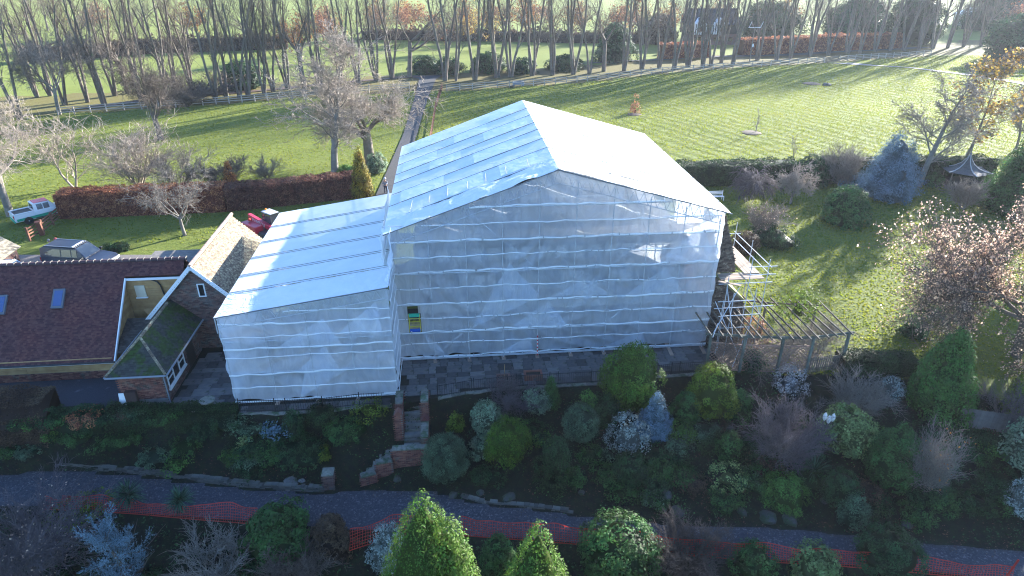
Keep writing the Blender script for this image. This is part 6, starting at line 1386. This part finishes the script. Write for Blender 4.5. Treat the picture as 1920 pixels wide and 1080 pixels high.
mb = MB(); mb.lathe([(.16, 0), (.14, .35), (.40, .37), (.42, .46), (.1, .47)], n=12); mb.build('table', M['coping'], ms_); mb = MB(); mb.lathe([(.38, 0), (.36, .09), (.05, .1)], c=(-.6, -.2, 0), n=10); mb.build('slab', M['coping'], ms_)
dl = thing('warning_post', 'red and white striped pole wrap at the foot of the gable sheeting', 'marker', B(8.65, -.14, .05), BA)
for k in range(11): mb = MB(); mb.tube((0, 0, .1 + k * .13), (0, 0, .22 + k * .13), .035, n=8); mb.build('stripe', M['white'] if k % 2 else mat('warning_red', (.55, .04, .05)), dl)

# ================================================================ orange netting
M['net_or'] = mat('orange_net', (.60, .06, .04), (.45, .045, .035), 3, trans=.35, rough=.5)
def netting(label, path, hfun, lean, seed, cell=.12):
    """path list of (x,y) along the path edge; net stands/leans outward to the camera"""
    P = [Vector((*p, 0)) for p in path]; seg = [(b - a).length for a, b in zip(P[:-1], P[1:])]; L_ = sum(seg); n = int(L_ / cell); V = []; F = []; m_ = 7
    cum = np.concatenate([[0], np.cumsum(seg)]); t = np.linspace(0, L_, n + 1); X_ = np.interp(t, cum, [p.x for p in P]); Y_ = np.interp(t, cum, [p.y for p in P])
    base = np.zeros((n + 1, m_ + 1, 3))
    for j in range(m_ + 1):
        f = j / m_; h = np.array([hfun(s / L_) for s in t]); w = (vnoise(t * 1.3, t * 0 + j * .25, seed) - .5) * .3 + (vnoise(t * .5, t * 0, seed + 4) - .5) * .25
        top = h * (1 + .25 * (vnoise(t * .9, t * 0, seed + 2) - .5))
        base[:, j, 0] = X_ + (vnoise(t * 2, t * 0 + j * .3, seed + 5) - .5) * .05; base[:, j, 1] = Y_ - lean * (1 - f) + w * f; base[:, j, 2] = -2.48 + top * f * .92 + .03
    x0, y0 = path[0]; base[:, :, 0] -= x0; base[:, :, 1] -= y0
    def strand(a, b, w):
        d = b - a; return None
    A_ = base; wv, wh = .020, .022
    up_ = unitv((A_[:, 1:] - A_[:, :-1]).reshape(-1, 3)).reshape(n + 1, m_, 3); al = unitv((A_[1:] - A_[:-1]).reshape(-1, 3)).reshape(n, m_ + 1, 3)
    al_v = np.concatenate([al, al[-1:]], 0)
    v0, v1 = A_[:, :-1], A_[:, 1:]; d = al_v[:, :-1] * wv / 2; Q1 = np.stack([v0 - d, v0 + d, v1 + d, v1 - d], 2).reshape(-1, 3)
    h0, h1 = A_[:-1], A_[1:]; u_ = np.concatenate([up_, up_[:, -1:]], 1)[:-1] * wh / 2; u_[:, 0] *= 2.2; u_[:, -1] *= 2.2; Q2 = np.stack([h0 - u_, h1 - u_, h1 + u_, h0 + u_], 2).reshape(-1, 3) + np.array([0, -.004, 0])
    V = np.vstack([Q1, Q2]); o = link('safety_netting', mesh_np('safety_netting', V, np.arange(len(V)).reshape(-1, 4), m=M['net_or']), None, loc=(x0, y0, 0)); tagset(o, label, 'netting'); return o
def pe(pxs, dy=0.0): return [(gz(x, y, -2.5)[0], gz(x, y, -2.5)[1] + dy) for x, y in pxs]
netting('faded orange plastic netting along the path at left with a turned back end', pe([(88, 946), (180, 950), (260, 955), (380, 966), (485, 974)]), lambda s: .85 * (.75 + .25 * math.sin(s * 9) if s > .1 else .6), .35, 1)
netting('bright orange netting folded over beside the twin topped conifer', pe([(660, 1018), (700, 1005), (735, 990), (790, 990)]), lambda s: .95, .5, 8)
netting('long red orange netting sagging along the path at right', pe([(865, 996), (1000, 1006), (1150, 1018), (1300, 1034), (1450, 1046), (1560, 1052), (1700, 1064), (1800, 1074), (1888, 1084)]), lambda s: .80, .30, 15)
for (x, y, lb) in [(1888, 1080, 'orange end stake of the long netting'), ]:
    P = gz(x, y, -2.5); o = bm_((0, 0, 0), (.28, .1, .95), .07, .07).build('netting_stake', M['net_or'], None, loc=(*P, -2.5)); tagset(o, lb, 'stake')
# dark edge boards under the netting
# ================================================================ panel fence at the right
pf = thing('panel_fence', 'dark upright board fence below the leafy lawn at the right', 'fence', (*gz(1795, 775), -.3), 0)
a = Vector((*gz(1795, 772), 0)); b_ = Vector((*gz(1990, 800), 0)); L_ = (b_ - a).length; an = math.atan2(b_.y - a.y, b_.x - a.x); pf.location = (a.x, a.y - .3, -.75); pf.rotation_euler[2] = an
for i in range(int(L_ / .16)): bx(i * .16, i * .16 + .145, -.012, .012, 0, 1.25 + random.uniform(-.01, .01)).build('board', mat('fence_board', (.16, .14, .13), (.11, .10, .095), 3, obj_rnd=.2), pf)
bx(0, L_, .013, .06, 1.0, 1.08).build('rail', MATS['fence_board'], pf)

# ================================================================ summerhouse
sh = thing('summerhouse', 'summerhouse with a swept pointed grey roof, white edges and a finial', 'summerhouse', (*gz(1800, 352), 0), R_(22))
n = 6; rows_ = [(0, 3.75), (.25, 3.2), (.6, 2.7), (1.1, 2.32), (1.75, 2.08), (2.5, 2.0)]
sg_m = mat('shingle_grey', (.13, .12, .115), (.09, .085, .08), 5, bump=.3)
for k in range(n):
    a0, a1 = 2 * math.pi * k / n, 2 * math.pi * (k + 1) / n; mb = MB()
    for (r0, z0), (r1, z1) in zip(rows_[:-1], rows_[1:]):
        r0 = max(r0, .04); mb.poly([(r0 * math.cos(a0), r0 * math.sin(a0), z0), (r1 * math.cos(a0), r1 * math.sin(a0), z1), (r1 * math.cos(a1), r1 * math.sin(a1), z1), (r0 * math.cos(a1), r0 * math.sin(a1), z0)])
    mb.build('roof_panel', sg_m, sh)
    eb = MB()
    for (r0, z0), (r1, z1) in zip(rows_[:-1], rows_[1:]): eb.beam((r0 * math.cos(a0), r0 * math.sin(a0), z0 + .04), (r1 * math.cos(a0), r1 * math.sin(a0), z1 + .04), .05 + .03 * r1, .05)
    eb.build('hip_edge', mat('edge_grey', (.42, .42, .42)), sh)
    tb((1.9 * math.cos(a0), 1.9 * math.sin(a0), 0), (1.9 * math.cos(a0), 1.9 * math.sin(a0), 2.05), .06).build('post', M['oldwood'], sh)
mb = MB(); mb.lathe([(.10, 3.7), (.14, 3.8), (.05, 3.9), (.035, 4.5), (.06, 4.6), (.01, 4.85)], n=8); mb.build('finial', M['lead'], sh)
mb = MB(); mb.lathe([(1.75, .0), (1.75, .9)], n=6); mb.build('low_wall', M['timber'], sh)
for (x, y, lb) in [(1340, 372, 'white metal garden bench in the shade of the garden hedge')]:
    be = thing('garden_bench', lb, 'bench', (*gz(x, y + 4), 0), .1)
    for k in range(4): bx(-.9, .9, -.2 + k * .12, -.13 + k * .12, .43, .46).build('seat_slat', M['upvc'], be)
    for k in range(3): bx(-.9, .9, .27, .30, .58 + k * .14, .65 + k * .14).build('back_slat', M['upvc'], be)
    for x_ in (-.85, .85):
        for y_ in (-.18, .26): bx(x_ - .03, x_ + .03, y_ - .03, y_ + .03, 0, .43 if y_ < 0 else .98).build('leg', M['upvc'], be)

# ================================================================ far buildings, pole
P = gz(1335, 84); fh = thing('timbered_house', 'far black and white timbered house with a dark roof behind the tree row', 'house', (P[0], P[1], 0), .05)
bx(-6.5, 6.5, 0, 8, 0, 2.8).build('wall', M['brickgrey'], fh); bx(-6.5, 6.5, .01, 8, 2.803, 5.2).build('wall', M['timber'], fh)
mb = MB(); mb.prism([(-7, -.6, 5.1), (-7, 8.6, 5.1), (-7, 4, 9.0)], (14, 0, 0)); mb.build('roof', mat('slate', (.05, .05, .06), (.035, .035, .045), 2), fh)
for c in (-4.2, 1.2):
    mb = MB(); mb.prism([(c - 1.9, -1.2, 2.8), (c + 1.9, -1.2, 2.8), (c + 1.9, -1.2, 5.2), (c, -1.2, 7.0), (c - 1.9, -1.2, 5.2)], (0, 3.5, 0)); g_ = mb.build('gable', M['white'], fh)
    for k in range(7): x_ = c - 1.8 + k * .6; bx(x_ - .1, x_ + .1, -1.27, -1.2, 2.8, 5.2 + max(0, 1.3 - abs(x_ - c) * .9)).build('timber', M['timber'], g_)
    bx(c - .7, c + .7, -1.3, -1.271, 3.5, 4.6).build('window', M['glass'], g_)
for c in (-4.2, 1.2, 4.6): bx(c - .9, c + .9, -.06, .0, .9, 2.1).build('window', M['glass'], fh)
bx(4.2, 5.2, 3.4, 4.6, 8, 10.4).build('chimney', M['brick'], fh)
P = gz(1405, 117); tp = thing('power_pole', 'double wooden power pole with a cross arm in front of the copper hedge', 'pole', (P[0], P[1], 0), 0)
tb((0, 0, 0), (0, 0, 7.6), .13, 8).build('post', M['oldwood'], tp); bx(-1.4, 1.4, -.06, .06, 7.5, 7.65).build('cross_arm', M['upvc'], tp)
for x_ in (-1.3, 1.3): tb((x_, 0, 7.6), (x_ + .5, 0, 8.8), .05).build('arm', M['upvc'], tp)
mb = MB(); mb.lathe([(.16, 3.4), (.2, 3.7), (.12, 4.1)], c=(.15, -.2, 0), n=8); mb.build('fitting', M['upvc'], tp)
P = gz(1820, 48); hu = thing('white_pavilion', 'far pavilion with a white roof at the top right corner', 'pavilion', (P[0], P[1], 0), -.2)
mb = MB(); mb.add([(-5.5, -4, 3.6), (5.5, -4, 3.6), (5.5, 4, 3.6), (-5.5, 4, 3.6), (-1, 0, 6.0), (1, 0, 6.0)], [(0, 1, 5, 4), (1, 2, 5), (2, 3, 4, 5), (3, 0, 4)]); mb.build('roof', M['white'], hu); bx(-4.8, 4.8, -3.4, 3.4, 0, 3.6).build('wall', M['render'], hu)
for k in range(4): bx(-4.2 + k * 2.3, -2.8 + k * 2.3, -3.46, -3.4, .8, 2.8).build('window', M['glass'], hu)

# ================================================================ vehicles
def paint(n, c, r=.25): return mat(n, c, rough=r, spec=.6)
def wheel(parent, x, y, r, w, m_rim):
    t = MB(); t.lathe([(r * .62, -w / 2), (r * .95, -w / 2), (r, -w / 3), (r, w / 3), (r * .95, w / 2), (r * .62, w / 2)], axis='y', n=20); o = t.build('wheel', M['tyre'], parent, loc=(x, y, r), smooth=False)
    k = MB(); k.lathe([(.05, -w * .52), (r * .2, -w * .48), (r * .55, -w * .38), (r * .62, -w * .5), (r * .62, w * .5), (r * .55, w * .38), (.05, w * .52)], axis='y', n=12); k.build('rim', m_rim, o)
M['tyre'] = mat('tyre_rubber', (.02, .02, .02), rough=.8); M['rim'] = mat('alloy_rim', (.45, .46, .48), rough=.35, metallic=.7); M['lamp'] = mat('lamp_clear', (.75, .78, .8), rough=.1); M['lampred'] = mat('lamp_red', (.45, .02, .02), rough=.2)
M['tint'] = mat('car_glass', (.03, .04, .05), rough=.06, spec=1.0)
def body_loft(b, secs):
    """secs: list of (x, halfwidth, zbottom, ztop, halfwidth_top)"""
    ring = []
    for (x, hw, z0, z1, ht) in secs: ring.append([(x, -hw * .94, z0), (x, -hw, z0 + .12), (x, -hw, z0 + (z1 - z0) * .62), (x, -ht, z1 - .03), (x, -ht * .9, z1), (x, ht * .9, z1), (x, ht, z1 - .03), (x, hw, z0 + (z1 - z0) * .62), (x, hw, z0 + .12), (x, hw * .94, z0)])
    n = len(ring[0]); vs = [p for r in ring for p in r]; fs = []
    for i in range(len(ring) - 1):
        for j in range(n): fs.append((i * n + j, i * n + (j + 1) % n, (i + 1) * n + (j + 1) % n, (i + 1) * n + j))
    fs += [tuple(range(n))[::-1], tuple(range((len(ring) - 1) * n, len(ring) * n))]; b.add(vs, fs)
def vehicle(label, cat, name, P, rz, col, kind, s=1.0, roofcol=None, stripe=None):
    t = thing(name, label, cat, P, rz); t.scale = (s, s, s); pm = col; L_ = 4.9; hw = .93
    b = MB()
    if kind == 'pickup':
        body_loft(b, [(-2.55, .84, .55, 1.05, .84), (-2.5, .88, .42, 1.12, .86), (-.85, .9, .40, 1.12, .88)]); bed = b.build('bed', pm, t)
        bx(-2.38, -.95, -.72, .72, 1.0, 1.128).build('load_liner', M['black'], t)
        for sg in (-1, 1): bx(-2.5, -.85, sg * .80 - .07, sg * .80 + .07, 1.12, 1.2).build('bed_rail', pm, t)
        bx(-2.57, -2.47, -.80, .80, .62, 1.2).build('tailgate', pm, t)
        c = MB(); body_loft(c, [(-.84, .9, .40, 1.12, .88), (.6, .91, .40, 1.12, .89), (1.1, .9, .42, 1.10, .86), (2.1, .87, .45, 1.02, .78), (2.45, .80, .5, .88, .68)]); c.build('body', pm, t)
        gh = [(-.84, 1.11, 1.78, .84, .70), (-.70, 1.11, 1.80, .84, .70), (.55, 1.11, 1.78, .84, .68), (1.15, 1.10, 1.12, .82, .80)]
    else:
        body_loft(b, [(-2.4, .84, .5, 1.1, .84), (-2.3, .90, .38, 1.16, .87), (0, .93, .36, 1.14, .89), (1.0, .93, .36, 1.12, .88), (1.25, .92, .38, 1.10, .86), (2.15, .89, .40, 1.02, .80), (2.42, .82, .45, .90, .70)]); b.build('body', pm, t)
        gh = [(-2.36, 1.15, 1.72, .84, .72), (-2.1, 1.15, 1.84, .85, .72), (.35, 1.14, 1.80, .85, .69), (1.05, 1.12, 1.14, .83, .80)]
    g = MB(); ring = []
    for (x, z0, z1, w0, w1) in gh: ring.append([(x, -w0, z0), (x, -w1, z1 - .02), (x, -w1 * .92, z1), (x, w1 * .92, z1), (x, w1, z1 - .02), (x, w0, z0)])
    vs = [p for r in ring for p in r]; n = 6; fs = []
    for i in range(3):
        for j in range(n): fs.append((i * n + j, i * n + (j + 1) % n, (i + 1) * n + (j + 1) % n, (i + 1) * n + j))
    fs += [(5, 4, 3, 2, 1, 0), tuple(range(18, 24))]; g.add(vs, fs); g.build('cabin', pm, t)
    r = MB(); x0, x1 = gh[1][0] + .02, gh[2][0] - .02; r.box(x0, x1, -gh[1][4] * .9, gh[1][4] * .9, gh[1][2] + .0, gh[1][2] + .025); r.build('roof_skin', roofcol or pm, t, bevel=.01)
    # glazing set slightly proud of the cabin
    def pane(pts, nm='window'):
        q = MB(); v = [Vector(p) for p in pts]; nn = (v[1] - v[0]).cross(v[2] - v[0]).normalized() * .012; q.prism([p - nn * .2 for p in v], nn); q.build(nm, M['tint'], t)
    (xa, z0, z1, w0, w1) = gh[2]; (xb, zb0, zb1, wb0, wb1) = gh[3]
    pane([(xa + .03, -w1 * .88, z1 - .03), (xb - .02, -wb1 * .92, zb1 + .02), (xb - .02, wb1 * .92, zb1 + .02), (xa + .03, w1 * .88, z1 - .03)], 'windscreen')
    xs_ = [gh[1][0] + .08, -.75, .05, .5] if kind != 'pickup' else [-.6, -.05, .5]
    for sg in (-1, 1):
        for a, c_ in zip(xs_[:-1], xs_[1:]):
            y0_, y1_ = sg * (w0 - .0) , sg * (w1 + .005); zz0, zz1 = 1.2, 1.70; f = lambda z: (z - 1.12) / (.68); yy = lambda z: sg * (w0 + (w1 - w0) * f(z) + .008)
            p = [(a + .04, yy(zz0), zz0), (c_ - .04, yy(zz0), zz0), (c_ - .04, yy(zz1), zz1), (a + .04, yy(zz1), zz1)]
            pane(p if sg < 0 else p[::-1])
        bx(.85, 1.0, sg * 1.0 - .1, sg * 1.0 + .1, 1.12, 1.28).build('mirror', M['black'] if kind != 'pickup' else pm, t, bevel=.02)
        bx(2.28, 2.46, sg * .62 - .14, sg * .62 + .14, .68, .86).build('headlight', M['lamp'], t, bevel=.02)
        xr = -2.44 if kind != 'pickup' else -2.59; bx(xr, xr + .06, sg * .78 - .07, sg * .78 + .07, .78, 1.08).build('taillight', M['lampred'], t)
        bx(-.9, .95, sg * .935 - .01, sg * .935 + .01, .45, .52).build('sill', M['black'], t)
    xr = gh[0][0]
    if kind == 'pickup':
        for a, c_ in ((-.62, -.26), (-.2, .2), (.26, .62)): pane([(xr - .005, c_, 1.22), (xr - .005, a, 1.22), (xr - .005, a * .9, 1.68), (xr - .005, c_ * .9, 1.68)], 'rear_window')
    else: pane([(xr - .005, .68, 1.25), (xr - .005, -.68, 1.25), (xr - .005, -.6, 1.66), (xr - .005, .6, 1.66)], 'rear_window')
    bx(2.40, 2.50, -.45, .45, .52, .82).build('grille', M['black'] if kind == 'pickup' else M['rim'], t, bevel=.01)
    bx(2.40, 2.52, -.8, .8, .36, .50).build('front_bumper', M['black'] if kind != 'pickup' else pm, t, bevel=.03)
    xb_ = -2.62 if kind == 'pickup' else -2.46; bx(xb_, xb_ + .12, -.82, .82, .36, .52).build('rear_bumper', stripe or M['black'], t, bevel=.03)
    if stripe:
        for sg in (-1, 1):
            q = MB(); q.prism([(-2.4, sg * .905, .5), (.2, sg * .915, .5), (1.8, sg * .905, .8), (1.8, sg * .905, .9), (-.2, sg * .92, .78), (-2.4, sg * .91, .72)], (0, sg * .006, 0)); q.build('side_stripe', stripe, t)
        bx(-2.578, -2.57, -.8, .8, .56, .70).build('rear_stripe', stripe, t)
    for x_ in (-1.5, 1.5):
        for y_ in (-.82, .82): wheel(t, x_, y_, .38, .24, M['rim'])
    if kind == 'suv':
        for sg in (-1, 1): bm_((-2.0, sg * .62, 1.90), (.2, sg * .62, 1.87), .04, .04).build('roof_bar', M['rim'], t)
        bx(.02, .10, -.6, .6, 1.86, 1.90).build('roof_bar', M['rim'], t)
    return t
a = np.array(gz(44, 425)); b_ = np.array(gz(106, 404)); c_ = (a + b_) / 2
vehicle('white pickup truck with a red cab roof and green stripes parked at the hedge end', 'pickup truck', 'pickup_truck', (c_[0], c_[1] + .8, 0), math.atan2(b_[1] - a[1], b_[0] - a[0]) * .72, paint('truck_white', (.72, .74, .74)), 'pickup', s=1.0, roofcol=paint('truck_red', (.55, .05, .07)), stripe=paint('truck_green', (.02, .33, .2)))
vehicle('dark blue grey estate car with roof bars parked behind the clad barn', 'car', 'estate_car', (*gz(158, 502), 0), R_(-7), paint('car_dark', (.022, .027, .045), .35), 'suv', s=1.13)
vehicle('white car mostly hidden behind the barn ridge left of the dark estate car', 'car', 'estate_car', (*gz(28, 524), 0), R_(2), paint('car_white', (.78, .80, .8)), 'suv', s=.8)
# telehandler
P = gz(505, 452); th = thing('telehandler', 'red telehandler with a glazed cab and white lettering between the cottage and the wing', 'telehandler', (P[0], P[1], 0), R_(-38))
red = paint('machine_red', (.50, .03, .06), .35); dk = paint('machine_dark', (.04, .04, .05), .5)
bx(-2.2, 1.9, -.75, .75, .55, 1.05).build('chassis', dk, th, bevel=.04); bx(-2.4, -.2, -1.05, -.2, .9, 1.55).build('engine_cover', red, th, bevel=.06)
mb = MB(); mb.prism([(-2.6, -.12, 1.5), (2.6, -.12, .95), (2.6, -.12, 1.3), (-2.6, -.12, 2.0)], (0, .34, 0)); mb.build('boom', red, th, bevel=.02)
cab = bx(-.9, .75, .22, 1.08, .95, 1.35).build('cab_base', red, th, bevel=.04)
for (x_, y_) in ((-.88, .25), (-.88, 1.05), (.5, .25), (.5, 1.05)): bm_((x_, y_, 1.35), (x_ * .85, .25 + (y_ - .25) * .95, 2.5), .07, .07).build('cab_pillar', dk, th)
for (p) in ([(-.85, 1.08, 1.38), (.5, 1.08, 1.38), (.42, 1.0, 2.45), (-.75, 1.0, 2.45)], [(.52, .27, 1.38), (.52, 1.04, 1.38), (.44, 1.0, 2.45), (.44, .28, 2.45)], [(-.86, .27, 1.38), (-.86, 1.04, 1.38), (-.76, 1.0, 2.45), (-.76, .28, 2.45)], [(-.85, .22, 1.6), (.5, .22, 1.6), (.42, .26, 2.45), (-.75, .26, 2.45)]):
    mb = MB(); v = [Vector(q) for q in p]; nn = (v[1] - v[0]).cross(v[2] - v[0]).normalized() * .015; mb.prism(p, nn); mb.build('cab_window', M['tint'], th)
bx(-.85, .52, .18, 1.08, 2.5, 2.58).build('cab_roof', paint('machine_grey', (.5, .52, .55), .4), th, bevel=.03)
mb = MB(); mb.lathe([(.09, 2.6), (.09, 2.72), (.03, 2.76)], c=(-.7, .6, 0), n=8); mb.build('beacon', mat('beacon_orange', (.8, .25, .03)), th)
for x_ in (-1.5, 1.4):
    for y_ in (-.95, .95): wheel(th, x_, y_, .58, .4, M['rim'])
bm_((.6, 1.05, 2.2), (.75, 1.35, 2.2), .04, .04).build('mirror_arm', dk, th); bx(.7, .76, 1.25, 1.45, 1.95, 2.35).build('mirror', M['rim'], th)
fc = bpy.data.curves.new('lettering', 'FONT'); fc.body = 'MANITOU'; fc.size = .42; fc.extrude = .005; fc.materials.append(M['white']); lo = bpy.data.objects.new('lettering', fc); COL.objects.link(lo); lo.parent = th
lo.location = (-2.0, -.127, 1.52); lo.rotation_euler = (R_(90), R_(6), 0)
bpy.context.view_layer.update(); lm_ = bpy.data.meshes.new_from_object(lo.evaluated_get(bpy.context.evaluated_depsgraph_get())); l2 = link('lettering', lm_, th, M['white']); l2.location = lo.location; l2.rotation_euler = lo.rotation_euler; bpy.data.objects.remove(lo)

# ================================================================ people
M['skin'] = mat('skin', (.45, .28, .20), rough=.6)
def skinmesh(name, joints, bones, rad, m, parent, root=0):
    me = bpy.data.meshes.new(name); me.from_pydata(joints, bones, []); o = link(name, me, parent, m); me.materials.clear(); me.materials.append(m)
    o.modifiers.new('skin', 'SKIN'); 
    for i, r in enumerate(rad): me.skin_vertices[0].data[i].radius = (r if isinstance(r, tuple) else (r, r)); me.skin_vertices[0].data[i].use_root = (i == root)
    s = o.modifiers.new('sub', 'SUBSURF'); s.levels = s.render_levels = 1; return o
def person(label, P, rz, jacket, trousers, hat=None, hatname='helmet', arms=((.30, .0, .80), (.30, .0, .80)), hair=(.08, .05, .03)):
    t = thing('person', label, 'person', P, rz)
    al, ar = arms
    J = [(0, 0, .95), (0, 0, 1.18), (0, 0, 1.42), (0, .0, 1.52), (0, .02, 1.62), (0, .01, 1.72), (.19, 0, 1.42), (.25, -.02, 1.14), (al[0], al[1], al[2] + .08), (al[0] + .01, al[1] + .02, al[2] - .04), (-.19, 0, 1.42), (-.25, -.02, 1.14), (-ar[0], ar[1], ar[2] + .08), (-ar[0] - .01, ar[1] + .02, ar[2] - .04),
         (.10, 0, .88), (.12, .02, .48), (.12, -.02, .08), (.12, .12, .04), (-.10, 0, .88), (-.13, .02, .48), (-.13, -.02, .08), (-.13, .12, .04)]
    E_ = [(0, 1), (1, 2), (2, 3), (3, 4), (4, 5), (2, 6), (6, 7), (7, 8), (8, 9), (2, 10), (10, 11), (11, 12), (12, 13), (0, 14), (14, 15), (15, 16), (16, 17), (0, 18), (18, 19), (19, 20), (20, 21)]
    R2 = [(.15, .11), (.14, .10), (.15, .10), .055, (.085, .10), (.07, .08), .06, .045, .03, (.045, .02), .06, .045, .03, (.045, .02), .085, .06, .045, (.05, .035), .085, .06, .045, (.05, .035)]
    skinmesh('body', J, E_, R2, M['skin'], t)
    k = [0, 1, 2, 6, 7, 8, 10, 11, 12]; mp_ = {a: i for i, a in enumerate(k)}; 
    skinmesh('jacket', [J[i] for i in k], [(mp_[a], mp_[b]) for a, b in E_ if a in mp_ and b in mp_], [(.19, .14), (.18, .13), (.18, .125), .078, .062, .05, .078, .062, .05], jacket, t)
    k = [0, 14, 15, 16, 18, 19, 20]; mp_ = {a: i for i, a in enumerate(k)}
    skinmesh('trousers', [J[i] for i in k], [(mp_[a], mp_[b]) for a, b in E_ if a in mp_ and b in mp_], [(.17, .125), .10, .075, .06, .10, .075, .06], trousers, t)
    for sx in (.12, -.13): bx(sx - .05, sx + .05, -.07, .2, 0, .1).build('boot', M['black'], t, bevel=.02)
    if hat: mb = MB(); mb.lathe([(.16, 1.70), (.135, 1.72), (.13, 1.78), (.09, 1.84), (.02, 1.86)], n=14); mb.build(hatname, hat, t, smooth=True)
    else: mb = MB(); mb.lathe([(.09, 1.64), (.105, 1.70), (.10, 1.78), (.06, 1.82), (.01, 1.83)], c=(0, -.015, 0), n=12); mb.build('hair', mat('hair_brown', hair), t, smooth=True)
    for sx in (-.03, .03): mb = MB(); mb.lathe([(.004, -.012), (.012, 0), (.004, .012)], c=(sx, .095, 1.665), n=6); mb.build('eye', M['white'], t)
    bm_((0, .09, 1.66), (0, .125, 1.625), .022, .02).build('nose', M['skin'], t)
    return t
navy = mat('navy_cloth', (.03, .04, .07)); hiv = mat('hi_vis_yellow', (.55, .62, .06)); dg = mat('dark_grey_cloth', (.05, .05, .055)); grey = mat('mid_grey_cloth', (.22, .24, .30))
person('person in a dark jacket with a yellow hi vis collar standing behind the estate car', (*gz(103, 486), 0), R_(150), navy, dg, None, hair=(.30, .28, .25))
bx(-.14, .14, -.10, .10, 1.42, 1.52).build('hi_vis_collar', hiv, bpy.data.objects['person'], bevel=.03)
person('person in a pale red cap beside the one with the hi vis collar', (*gz(116, 484), 0), R_(200), navy, dg, mat('cap_red', (.45, .10, .09)), 'cap')
person('person in dark clothes and a red helmet standing beside the telehandler', (*gz(474, 446), 0), R_(120), dg, dg, mat('helmet_red', (.62, .08, .05)))
person('person in a grey top carrying poles beside the driveway and the tall roof', (*gz(724, 364), 0), R_(170), grey, navy, mat('cap_pale', (.5, .5, .52)), 'cap', arms=((.22, .28, 1.15), (.22, .28, 1.15)))
# ---------------------------------------------------------------- haze
hb = MB(); hb.box(-700, 700, -60, 900, -9, 27); hz_m = bpy.data.materials.new('haze'); hz_m.use_nodes = True; nt = hz_m.node_tree; nt.nodes.clear()
ho = nt.nodes.new('ShaderNodeOutputMaterial'); pv = nt.nodes.new('ShaderNodeVolumePrincipled'); pv.inputs['Color'].default_value = (.86, .92, 1.0, 1); pv.inputs['Density'].default_value = .00016; pv.inputs['Anisotropy'].default_value = .35
nt.links.new(pv.outputs[0], ho.inputs['Volume']); hb.build('haze', hz_m, None, kind='stuff')
